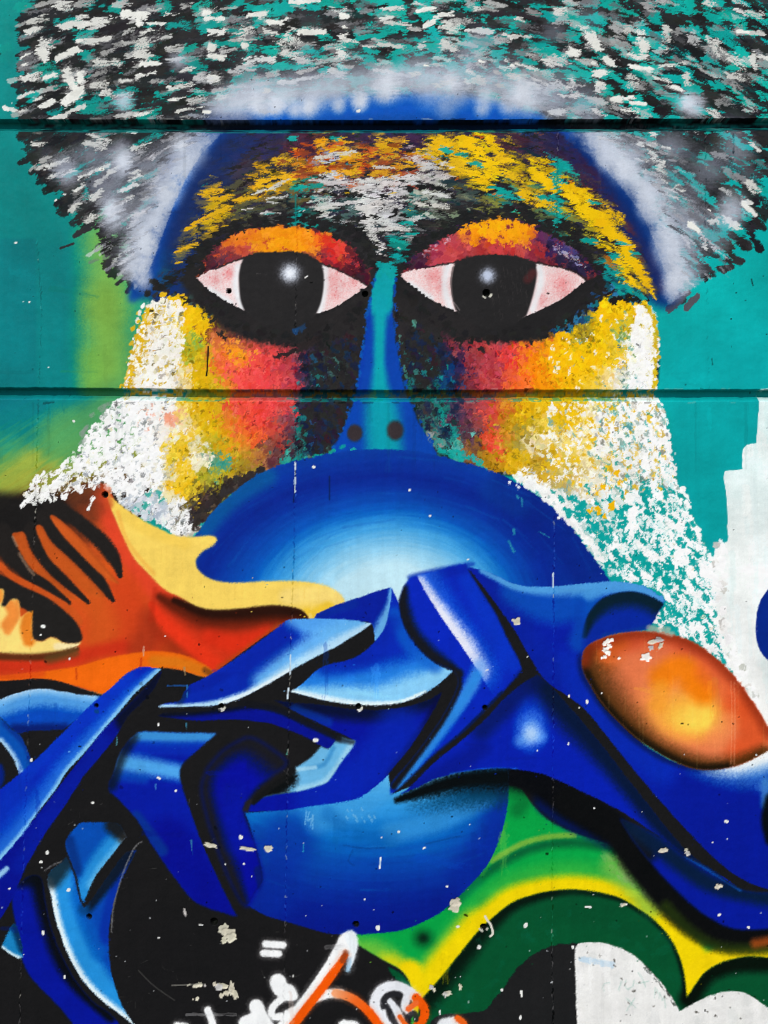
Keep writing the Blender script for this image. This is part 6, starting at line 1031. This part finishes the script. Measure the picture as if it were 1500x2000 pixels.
# roller marks, fading and dust in the flat coats
stv = norm01(fbm(H, W, 10, 401, 3, ay=14, ax=.8)); sth = norm01(fbm(H, W, 16, 411, 3, ay=.7, ax=5))
flat = (LB == 0) | (LB == p_white)
CV *= (1 + np.where(flat, .022, .03) * (stv - .5) + np.where(flat, .02, .012) * (sth - .5) + .10 * (N3 - .5) * flat)[..., None]
for _ in range(170):
    x, y = RS.uniform(0, W), RS.uniform(0, H)
    if LB[int(y), int(x)] == 0 or y > 1300 and CV[int(y), int(x)].max() > .4: dab(x, y, RS.uniform(15, 60), RS.uniform(2, 9), RS.choice([90, 88, 0, 10]), np.clip(CV[int(y), int(x)] * RS.choice([.86, 1.12]) + .01, 0, 1), .3, RS.uniform(.5, .75), .8, None, .1)
for _ in range(46):                                                              # run-off below the joints
    x = RS.uniform(0, W); y = RS.choice([258, 786]); l = RS.uniform(20, 90); dab(x, y + l, l, RS.uniform(1.5, 5), 90, RS.choice([0, 1], p=[.7, .3]) * hx('#c8c4b8') * .8 + hx('#10201f') * .2, .06, .5, .8, None, 0)
for _ in range(420):                                                             # trowel bumps and pinholes under the paint
    x, y, r = RS.uniform(6, W - 6), RS.uniform(6, H - 6), RS.uniform(1.6, 3.6)
    yy_, xx_ = np.mgrid[int(y-4):int(y+5), int(x-4):int(x+5)]; RL[int(y-4):int(y+5), int(x-4):int(x+5)] += RS.choice([.5, -.5]) * np.clip(1 - np.hypot(xx_ - x, yy_ - y) / r, 0, 1)
# ---- 17 wear: seams, specks, flakes, holes ------------------------------------------------------
def seam(P, o, ylim=None):
    S = spline(P, False, 60)
    for x, y in S:
        if RS.rand() > o: continue
        c = CV[int(np.clip(y, 0, H-1)), int(np.clip(x, 0, W-1))]; lum = c.mean()
        col = np.clip(c + (.2 if lum < .3 and RS.rand() < .45 else -.16), 0, 1)
        if RS.rand() < .05: col = hx('#b8b4a8')
        dab(x + RS.uniform(-1.2, 1.2), y, RS.uniform(1.5, 5), RS.uniform(.6, 1.2), 90 + RS.uniform(-30, 30), col, RS.uniform(.2, .6), .1, .9, None, .15)
    r = dist(P, 8, True)
    if r is not None: x0, y0, D, _, _ = r; RL[y0:y0+D.shape[0], x0:x0+D.shape[1]] += np.clip(1 - D / 4, 0, 1) * .5 * N1[y0:y0+D.shape[0], x0:x0+D.shape[1]] - np.clip(1 - D / 1.6, 0, 1) * .5
seam([(581, 258), (580, 440), (577, 600), (577, 760), (577, 905)], .5); seam([(577, 900), (574, 1060), (571, 1140), (567, 1270), (564, 1400), (560, 1560), (557, 1780), (553, 2000)], .75)
seam([(1089, 262), (1088, 350), (1087, 440)], .6); seam([(1083, 1010), (1081, 1180), (1080, 1400), (1079, 1600), (1078, 1850), (1080, 2000)], .7)
seam([(72, 470), (80, 600), (76, 750)], .35); seam([(74, 780), (71, 900), (68, 1030)], .7); seam([(66, 1040), (60, 1270), (55, 1420), (48, 1600), (42, 1800), (38, 2000)], .6)
seam([(1377, 262), (1378, 350), (1376, 440)], .4); seam([(1432, 262), (1432, 300)], .4); seam([(1380, 540), (1384, 760)], .15); seam([(680, 0), (680, 235)], .12)
air([(577, 380), (577, 440)], '#0a7e7c', 1, 1, .8); air([(577, 905), (573, 980)], '#06205a', 1, 1, .8)
for P in [[(576, 905), (576, 960)], [(567, 1280), (566, 1315)], [(563, 1345), (561, 1362)], [(1080, 1120), (1080, 1145)]]:
    S = spline(P, False, 12)
    for x, y in S: dab(x, y, 3, 1.4, 90, '#c6d6e2', .8, .2, 1)
air([(406, 677), (405, 710), (403, 733)], '#1a1614', 1.1, 1, .95, smooth=False); dab(403, 733, 2.5, 2, 0, '#1a1614'); air([(643, 930), (643, 975)], '#08204a', .8, 1, .8, smooth=False); air([(743, 1675), (741, 1695)], '#d8e4ec', 1.2, .8, 1, smooth=False)
air([(1200, 184), (1300, 184), (1500, 186)], '#1f3a36', .6, 1, .3); air([(1390, 700), (1391, 712)], '#06504e', .8, .8, .8); air([(1467, 545), (1470, 557)], '#1a3434', .9, .8, .9)
for _ in range(560):                                                             # small dark pits everywhere
    x, y = RS.uniform(0, W), RS.uniform(0, H); c = CV[int(y), int(x)]
    if c.mean() < .16: continue
    r = RS.choice([.8, 1.1, 1.6, 2.3], p=[.6, .3, .08, .02]); dab(x, y, r * RS.uniform(1, 2), r, RS.uniform(0, 180), c * .25, .85, 0, .6, None, -.5)
for _ in range(90):                                                              # pale specks on the dark lower paint
    x, y = RS.uniform(0, W), 2000 - abs(RS.normal(0, 330)); 
    if not 1180 < y < 2000: continue
    c = CV[int(y), int(x)]
    if c.mean() > .6: continue
    r = RS.choice([.7, 1, 1.5], p=[.6, .3, .1]); dab(x, y, r * RS.uniform(1, 2.2), r, RS.uniform(0, 180), '#c8ccd0', RS.uniform(.5, .95), 0, .6, None, -.2)
for t in "309,1519,4,2 343,1544,2,2 181,1567,3,2 309,1415,2,3 61,1484,2,3 92,1665,3,3 80,1683,3,2 133,1737,3,3 83,1821,3,5 125,1908,2,4 18,1735,3,2 310,1831,3,2 392,1806,5,1.5 439,1687,2,2 476,1687,2.5,2.5 469,1635,3,4 616,1445,5,3 1111,1359,1.5,3 1146,1370,2.5,4 1175,1353,2.5,3 1110,1452,1.5,3 1049,1466,1.5,2.5 1131,1382,1.5,1.5 1160,1578,1.5,1.5 1418,1605,4,3 1420,1638,2,2 1391,1645,1.5,1.5 1404,1786,3,2 1461,1811,3,2 1026,1807,4,5 935,1850,5,4 1118,1850,3,4 1018,1940,2.5,7 1017,1986,2.5,5 1218,1766,7,2 1148,1771,7,1.5 951,1308,4,1.5 1030,1282,2,1 739,1812,4,5 872,1731,3,2 894,1809,4,4 828,1656,3,1.5 917,1610,2,2 778,1624,2,2 745,1635,2,2 712,1756,2,2 859,1978,2.5,5 572,1906,2,3 980,1933,2.5,2.5 23,604,0,0 31,474,3,2 45,589,2,1.5 57,589,2,2 94,717,2,2 108,391,4,2 125,379,3,2 12,212,8,4 23,201,1.5,2 143,822,2.5,2 84,1224,4,4 79,1240,2.5,2.5 135,1286,2,2 914,1092,3,2 612,911,3,3 800,957,2,2 839,1007,2,2 700,216,4,3 322,1242,1.5,1.5 1321,241,4,4".split():
    x, y, l, w = map(float, t.split(','))
    if l: dab(x, y, max(l, w), min(l, w), 90 if w > l else RS.uniform(-30, 30), '#e6e6e2', 1, 0, .8, None, -.3)
FL = []
def flake(x, y, r, col='#cfc9b6', k=1.0, a=0):
    near = [q for q in FL if math.hypot(q[0] - x, q[1] - y) < q[2] + r + 3]
    p_chip = near[0][3] if near else part('paint_chip', 0)
    FL.append((x, y, r, p_chip))
    n = 16; P = []
    for i in range(n):
        t = 2 * math.pi * i / n; q = r * RS.uniform(.62, 1.2); X_, Y_ = math.cos(t) * q * k, math.sin(t) * q / k
        P.append((x + X_ * math.cos(a) - Y_ * math.sin(a), y + X_ * math.sin(a) + Y_ * math.cos(a)))
    m = poly(P, 0); x0, y0, q = m
    fill(m, jit(col, .015), pid=p_chip); RL[y0:y0+q.shape[0], x0:x0+q.shape[1]] -= q * 2
    dab(x, y, r * .8, r * .6, RS.uniform(0, 180), jit(hx(col) * .9, .02), .35, .5, 1, m, 0)
for t in "436,1815,11 447,1826,14 452,1832,10 438,1838,7 434,1925,9,1.5 427,1928,7 419,1922,5 442,1940,6 452,1930,9,.6 458,1942,8,.7 432,1945,5 384,1925,7,1.5 390,1923,5 400,1925,3 368,1924,3,2 361,1782,5,.6 889,1770,13 891,1763,9 1009,1215,9 1279,1253,8,1.6 1290,1262,6,.7 1272,1265,6 1286,1250,7,1.4 1343,1666,6 1340,1660,4 1297,1661,7,1.5 1402,1732,6 1408,1730,4 843,1928,5 848,1934,4 874,1941,7,1.4 870,1943,5 899,1928,5,.7 525,1657,8,1.1 483,1658,8,2 411,1651,8,1.7 385,1951,4 377,1952,2 1217,1768,5,1.5 1460,1640,0".split():
    v = [float(q) for q in t.split(',')]
    if v[2]: flake(v[0], v[1], v[2], '#cfc9b6' if RS.rand() < .8 else '#b9b6b4', v[3] if len(v) > 3 else 1, RS.uniform(-.4, .4))
for t in "1263,1284,10,1.2 1187,1252,5 1181,1258,5 1190,1262,5 1183,1270,7 1188,1275,6 1181,1283,4 1195,1250,4 1209,1286,3 1176,1285,3".split():
    v = [float(q) for q in t.split(',')]; flake(v[0], v[1], v[2], '#f4f0ea', v[3] if len(v) > 3 else 1)
HOLES = [(447, 568, 5), (713, 574, 6), (950, 572, 7), (205, 966, 6), (188, 1378, 4), (432, 1379, 5), (700, 1379, 5), (947, 1382, 5), (174, 1790, 5), (418, 1800, 7), (695, 1805, 6), (944, 1810, 6)]
for _ in range(60):                                                              # chipped lips of the grooves
    x = RS.uniform(0, W); y = RS.choice([232, 259, 759, 786]); c = CV[int(y), int(x)]
    dab(x, y, RS.uniform(3, 12), RS.uniform(.8, 2), RS.uniform(-6, 6), RS.choice([0, 1]) * hx('#b9b6ac') * .5 + c * .5, .6, .3, 1, None, -.5)
for x, y, r in HOLES:
    c = CV[int(y + r + 4), int(x)].copy()
    if (x, y) in [(950, 572), (432, 1379), (700, 1379), (944, 1810)]:
        for _ in range(5): t = RS.uniform(.2, 2.9); dab(x + math.cos(t) * (r + 2), y + math.sin(t) * (r + 2), 3, 2, math.degrees(t) + 90, '#c9c6ba', .85, .3, .9)
    Yq, Xq = np.mgrid[int(y-r-4):int(y+r+5), int(x-r-4):int(x+r+5)]; d = np.hypot(Xq - x, Yq - y)
    comp(int(x-r-4), int(y-r-4), np.clip(r - d + .5, 0, 1).astype(np.float32), hx('#1a1816'))
    LB[int(y-r-4):int(y+r+5), int(x-r-4):int(x+r+5)][d < r + 1.5] = part('drill_hole', 0)
    RL[int(y-r-4):int(y+r+5), int(x-r-4):int(x+r+5)] = np.where(d < r, -12 * np.clip((r - d) / 1.5, 0, 1), RL[int(y-r-4):int(y+r+5), int(x-r-4):int(x+r+5)])
for P in [[(947, 1789), (952, 1798), (958, 1806), (962, 1822), (957, 1828)]]: air(P, '#e0dcd0', 1.6, 1, 1)
dab(188, 1389, 6, 5, 0, '#0f3f80', .9, 0, .4); dab(433, 1386, 4, 3, 0, '#d8d6d0', .9, .3, .8); dab(701, 1387, 4, 3, 0, '#e4e4e0', .95, .1, .8)
for t in "415,1385 428,1388 275,1335 268,1352 287,1361 432,1346 420,1616 427,1655 300,1450 236,1537".split(): x, y = map(float, t.split(',')); dab(x, y, 4, 3, RS.uniform(0, 90), CV[int(y), int(x)] * .6, .7, .2, .8, None, .6)
for (x, y, l, a, c) in [(374, 1655, 15, 85, '#3f88a8'), (363, 1417, 6, 85, '#3f88a8'), (303, 1536, 6, 88, '#4a88c8'), (228, 1442, 14, 92, '#4a8a9a'), (365, 1350, 14, 88, '#2f78c0'), (592, 1656, 8, 92, '#2f98b8'), (345, 1339, 20, 0, '#1f5cb0'), (560, 1468, 6, 90, '#58a898'), (360, 1310, 8, 80, '#a88a60'), (280, 1272, 10, 92, '#d8a890')]: dab(x, y, l, 1.6, a, c, .7, .35, .9, None, 0)
for _ in range(60):                                                             # fine scratches on the black
    x, y = RS.uniform(60, 600), RS.uniform(1500, 1990)
    if LB[int(y), int(x)] in (p_black, p_half): dab(x, y, RS.uniform(3, 9), RS.uniform(.4, .7), RS.choice([20, 60, -10, 90]) + RS.uniform(-25, 25), '#4c4a48', RS.uniform(.3, .6), .4, .8, None, 0)
air([(270, 1895), (300, 1925), (340, 1953)], '#4a4846', .6, .8, .7, g=1); air([(335, 1924), (400, 1922)], '#8a8880', .7, .8, .7, g=1)
# in the grooves the brushes skipped: older turquoise and black is left, and the lower slope's colour is darkened to offset its extra sunlight
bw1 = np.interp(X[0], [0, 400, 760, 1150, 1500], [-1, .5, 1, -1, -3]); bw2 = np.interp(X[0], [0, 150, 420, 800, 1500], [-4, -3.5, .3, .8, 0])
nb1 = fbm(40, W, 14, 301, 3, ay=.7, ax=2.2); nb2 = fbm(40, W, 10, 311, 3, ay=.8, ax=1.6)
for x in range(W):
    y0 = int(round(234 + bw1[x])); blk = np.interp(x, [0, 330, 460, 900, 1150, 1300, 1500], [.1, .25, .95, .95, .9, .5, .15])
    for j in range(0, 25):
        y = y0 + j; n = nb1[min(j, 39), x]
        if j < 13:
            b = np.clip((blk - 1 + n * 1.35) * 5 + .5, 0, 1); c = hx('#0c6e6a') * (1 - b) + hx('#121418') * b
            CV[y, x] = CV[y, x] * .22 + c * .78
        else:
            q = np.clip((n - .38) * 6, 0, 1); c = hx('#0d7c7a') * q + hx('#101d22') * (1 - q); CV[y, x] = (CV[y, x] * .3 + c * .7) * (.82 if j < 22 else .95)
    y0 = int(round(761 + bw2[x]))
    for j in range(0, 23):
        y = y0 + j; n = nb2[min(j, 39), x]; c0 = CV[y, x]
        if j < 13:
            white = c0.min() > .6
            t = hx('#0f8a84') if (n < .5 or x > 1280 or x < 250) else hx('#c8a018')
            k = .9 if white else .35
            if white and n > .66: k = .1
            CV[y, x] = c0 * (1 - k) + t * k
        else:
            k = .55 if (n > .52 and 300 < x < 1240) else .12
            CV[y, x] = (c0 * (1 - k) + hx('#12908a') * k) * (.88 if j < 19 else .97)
# roller texture of every coat: slight unevenness of the paint itself
CV *= (1 + .035 * (N2 - .5) + .03 * (N3 - .5) + .05 * (GR - .5) * .6)[..., None]
CV += (.012 * (GR - .5))[..., None]
np.clip(CV, 0, 1, out=CV)

# ----------------------------------------------------------------------------
# MATERIALS
# ----------------------------------------------------------------------------
def material(name):
    m = bpy.data.materials.new(name); m.use_nodes = True
    return m, m.node_tree, m.node_tree.nodes['Principled BSDF']

def paint_material():
    m, t, b = material('mural_paint'); N = t.nodes.new; L = t.links.new
    at = N('ShaderNodeAttribute'); at.attribute_name = 'paint'
    geo = N('ShaderNodeNewGeometry')
    n1 = N('ShaderNodeTexNoise'); n1.inputs['Scale'].default_value = 420; n1.inputs['Detail'].default_value = 4; n1.inputs['Roughness'].default_value = .6
    n2 = N('ShaderNodeTexNoise'); n2.inputs['Scale'].default_value = 60; n2.inputs['Detail'].default_value = 3
    for n in (n1, n2): L(geo.outputs['Position'], n.inputs['Vector'])
    mr = N('ShaderNodeMapRange'); mr.inputs['To Min'].default_value = .93; mr.inputs['To Max'].default_value = 1.07; L(n1.outputs['Fac'], mr.inputs['Value'])
    mx = N('ShaderNodeVectorMath'); mx.operation = 'SCALE'; L(at.outputs['Color'], mx.inputs[0]); L(mr.outputs[0], mx.inputs['Scale'])
    L(mx.outputs[0], b.inputs['Base Color'])
    rr = N('ShaderNodeMapRange'); rr.inputs['To Min'].default_value = .5; rr.inputs['To Max'].default_value = .8; L(n2.outputs['Fac'], rr.inputs['Value']); L(rr.outputs[0], b.inputs['Roughness'])
    b.inputs['Specular IOR Level'].default_value = .06
    bp_ = N('ShaderNodeBump'); bp_.inputs['Strength'].default_value = .25; bp_.inputs['Distance'].default_value = .0006
    L(n1.outputs['Fac'], bp_.inputs['Height']); L(bp_.outputs[0], b.inputs['Normal'])
    return m

def stone_material(name, c0, c1, scale, bump):
    m, t, b = material(name); N = t.nodes.new; L = t.links.new
    tc = N('ShaderNodeTexCoord'); n = N('ShaderNodeTexNoise'); n.inputs['Scale'].default_value = scale; n.inputs['Detail'].default_value = 8
    L(tc.outputs['Object'], n.inputs['Vector'])
    r = N('ShaderNodeValToRGB'); r.color_ramp.elements[0].color = (*c0, 1); r.color_ramp.elements[1].color = (*c1, 1); r.color_ramp.elements[0].position = .35; r.color_ramp.elements[1].position = .7
    L(n.outputs['Fac'], r.inputs[0]); L(r.outputs[0], b.inputs['Base Color']); b.inputs['Roughness'].default_value = .9
    q = N('ShaderNodeBump'); q.inputs['Strength'].default_value = bump; q.inputs['Distance'].default_value = .01; L(n.outputs['Fac'], q.inputs['Height']); L(q.outputs[0], b.inputs['Normal'])
    return m

PAINT = paint_material()
CONC = stone_material('bare_concrete', (.24, .23, .21), (.38, .37, .34), 9, .3)
ASPH = stone_material('asphalt', (.04, .04, .042), (.075, .073, .07), 60, .6)

# ----------------------------------------------------------------------------
# THE WALL
# ----------------------------------------------------------------------------
def link(name, me, parent=None):
    o = bpy.data.objects.new(name, me); C.collection.objects.link(o)
    if parent: o.parent = parent
    return o

def box(name, lo, hi, mat, parent=None):
    x0, y0, z0 = lo; x1, y1, z1 = hi
    me = bpy.data.meshes.new(name)
    me.from_pydata([(x0,y0,z0),(x1,y0,z0),(x1,y1,z0),(x0,y1,z0),(x0,y0,z1),(x1,y0,z1),(x1,y1,z1),(x0,y1,z1)], [], [(0,3,2,1),(4,5,6,7),(0,1,5,4),(1,2,6,5),(2,3,7,6),(3,0,4,7)])
    me.materials.append(mat); return link(name, me, parent)

wall = bpy.data.objects.new('painted_wall', None); C.collection.objects.link(wall)
wall['label'] = 'concrete wall with two long grooves, painted with a wide-eyed face above blue graffiti letters'
wall['category'] = 'wall'; wall['kind'] = 'thing'

ST = 1.65
inx = np.arange(0, W + .1, ST); iny = np.arange(0, H + .1, ST)
G1, G2 = (234, 234.5, 246.5, 257.5), (761, 761.5, 773.5, 784)      # grooves: lip, back top, back bottom, chamfer end
for g in (G1, G2):
    iny = iny[(iny < g[0] - 1) | (iny > g[3] + 1)]
    iny = np.concatenate([iny, [g[0], g[1], g[1] + 4, g[1] + 8, g[2], g[2] + 2.5, g[2] + 5, g[2] + 8, g[3] - 1, g[3]]])
iny = np.unique(np.round(iny, 3))
outx = np.concatenate([np.arange(7, 420, 7), [480, 600, 800, 1300, 2200.]]); outd = np.concatenate([np.arange(7, (ZC / PX - 1000) - 4, 7), [ZC / PX - 1000]]); outu = np.arange(7, 425, 7.)
xs = np.concatenate([-outx[::-1], inx, W + outx]); ys = np.concatenate([-outu[::-1], iny, H + outd])
GX, GY = np.meshgrid(xs, ys)
gdep = np.zeros(len(ys)); 
for g in (G1, G2): gdep += np.interp(ys, [g[0], g[1], g[2], g[3]], [0, 1, 1, 0]) * .019
lipn = (N1[500, np.clip(xs.astype(int), 0, W - 1)] - .5) * 1.6 + (N2[700, np.clip(xs.astype(int), 0, W - 1)] - .5) * 2
bow1 = lipn * .5 + np.interp(xs, [0, 400, 760, 1150, 1500], [-1, .5, 1, -1, -3]); bow2 = lipn * .5 + np.interp(xs, [0, 150, 420, 800, 1500], [-4, -3.5, .3, .8, 0])
warp = np.exp(-((GY - 245) / 60)**2) * bow1[None, :] + np.exp(-((GY - 772) / 60)**2) * bow2[None, :]
SY = GY + warp
inside_ = (GX >= 0) & (GX <= W) & (GY >= 0) & (GY <= H)

def sample(A, x, y):
    x = np.clip(x, 0, W - 1.001); y = np.clip(y, 0, H - 1.001)
    i, j = x.astype(int), y.astype(int); fx, fy = (x - i), (y - j)
    if A.ndim == 3: fx, fy = fx[..., None], fy[..., None]
    return (A[j, i] * (1 - fx) + A[j, i + 1] * fx) * (1 - fy) + (A[j + 1, i] * (1 - fx) + A[j + 1, i + 1] * fx) * fy

CVS = np.stack([CV[..., k] + .55 * (CV[..., k] - box1(box1(CV[..., k], 1, 0), 1, 1)) for k in range(3)], -1)
RXM, RYM = np.abs(GX), np.abs(SY)                                            # past the frame the coats go on in kind
RXM = np.where(GX > W, 2 * W - GX, RXM); RYM = np.where(SY > H, 2 * H - SY, RYM)
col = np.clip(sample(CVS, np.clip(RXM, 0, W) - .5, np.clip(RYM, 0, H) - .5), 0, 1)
# beyond the picture the coats go on, calmer
edge_d = np.maximum(np.maximum(-GX, GX - W), np.maximum(-GY, GY - H))
lown = np.clip((GY - 1230 + 90 * np.sin(GX / 130.) + 40 * np.sin(GX / 47. + 1)) / 70, 0, 1)[..., None]
calm = hx('#08928e') * (1 - lown) + hx('#242122') * lown
k = sstep((edge_d - 40 - 30 * np.sin(GY / 61.) * np.sin(GX / 83. + .7)) / 170)[..., None]
col = col * (1 - k) + calm * k
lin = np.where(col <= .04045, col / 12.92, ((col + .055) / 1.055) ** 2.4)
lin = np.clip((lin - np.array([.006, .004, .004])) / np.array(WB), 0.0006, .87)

micro = (fbm(H, W, 8, 91, 2) - .5) * .7 + (fbm(H, W, 40, 92, 3) - .5) * 1.4
relief = (RL + micro) * .001
dep = sample(relief, GX, SY) * inside_
VX = (GX - W / 2) * PX; VZ = ZC + (H / 2 - SY) * PX; VY = gdep[:, None] - dep
VZ[-1, :] = 0
ny, nx = GX.shape
co_ = np.stack([VX, VY, VZ], -1).reshape(-1, 3)
rgba = np.concatenate([lin.reshape(-1, 3), np.ones((ny * nx, 1))], 1).astype(np.float32)
ii = np.arange(ny * nx).reshape(ny, nx)
quads = np.stack([ii[1:, :-1], ii[1:, 1:], ii[:-1, 1:], ii[:-1, :-1]], -1)
cx = np.clip((GX[:-1, :-1] + GX[1:, 1:]) / 2, 0, W - 1).astype(int); cy = np.clip((SY[:-1, :-1] + SY[1:, 1:]) / 2, 0, H - 1).astype(int)
lab = LB[cy, cx].astype(int)
lab[~(inside_[:-1, :-1] & inside_[1:, 1:])] = 0
ymid = (GY[:-1, :-1] + GY[1:, 1:]) / 2
lab = np.where(lab == 0, np.where(ymid < 250, -3, np.where(ymid < 774, -2, -1)), lab)

def skin(name, q, parent, label=None):
    vi, inv = np.unique(q, return_inverse=True)
    v = co_[vi]; c = np.array([v[:, 0].mean(), 0, v[:, 2].mean()])
    me = bpy.data.meshes.new(name); n = len(q)
    me.vertices.add(len(vi)); me.vertices.foreach_set('co', (v - c).astype(np.float32).ravel())
    me.loops.add(4 * n); me.loops.foreach_set('vertex_index', inv.reshape(-1).astype(np.int32))
    me.polygons.add(n); me.polygons.foreach_set('loop_start', np.arange(0, 4 * n, 4, dtype=np.int32))
    me.polygons.foreach_set('use_smooth', np.ones(n, bool))
    me.update(calc_edges=True)
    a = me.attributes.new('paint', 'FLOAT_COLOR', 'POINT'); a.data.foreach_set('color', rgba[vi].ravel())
    me.materials.append(PAINT)
    o = link(name, me, parent)
    base = np.array(parent.get('_c', (0, 0, 0)))
    o.location = c - base
    if label: o['label'] = label
    return o, c

flat_lab, flat_q = lab.ravel(), quads.reshape(-1, 4)
order = np.argsort(flat_lab, kind='stable'); sl2, sq = flat_lab[order], flat_q[order]
ids, start = np.unique(sl2, return_index=True); start = list(start) + [len(sl2)]
groups = {int(i): sq[start[n]:start[n+1]] for n, i in enumerate(ids)}
for i, lbl in ((-3, None), (-2, None), (-1, None)):
    if i in groups: skin('concrete_panel', groups[i], wall, lbl)
made = {}
def make(i):
    if i in made: return made[i]
    name, par, lbl = PARTS[i]
    if i not in groups:                                        # a piece made only of its own parts
        o = bpy.data.objects.new(name, None); C.collection.objects.link(o); o.parent = wall; c = np.zeros(3)
        if lbl: o['label'] = lbl
    elif par:
        po, pc = make(par); po['_c'] = list(pc)
        o, c = skin(name, groups[i], po, lbl)
    else: o, c = skin(name, groups[i], wall, lbl)
    made[i] = (o, c); return made[i]
for i in groups:
    if i > 0: make(i)
for o, c in made.values():
    if '_c' in o: del o['_c']
# the slabs' bodies behind the painted face
xl, xr = -(W / 2 + 2200) * PX + .002, (W / 2 + 2200) * PX - .002
zt = ZC + (H / 2 + 420) * PX; z1 = ZC + (H / 2 - 250) * PX; z2 = ZC + (H / 2 - 776) * PX
for a, b in ((z1 + .003, zt), (z2 + .003, z1 - .003), (0.0, z2 - .003)): box('panel_core', (xl, .032, a), (xr, .2, b), CONC, wall)

g = bpy.data.meshes.new('ground'); g.from_pydata([(-150, -200, 0), (150, -200, 0), (150, 150, 0), (-150, 150, 0)], [], [(0, 1, 2, 3)]); g.materials.append(ASPH)
go = link('ground', g); go['kind'] = 'structure'
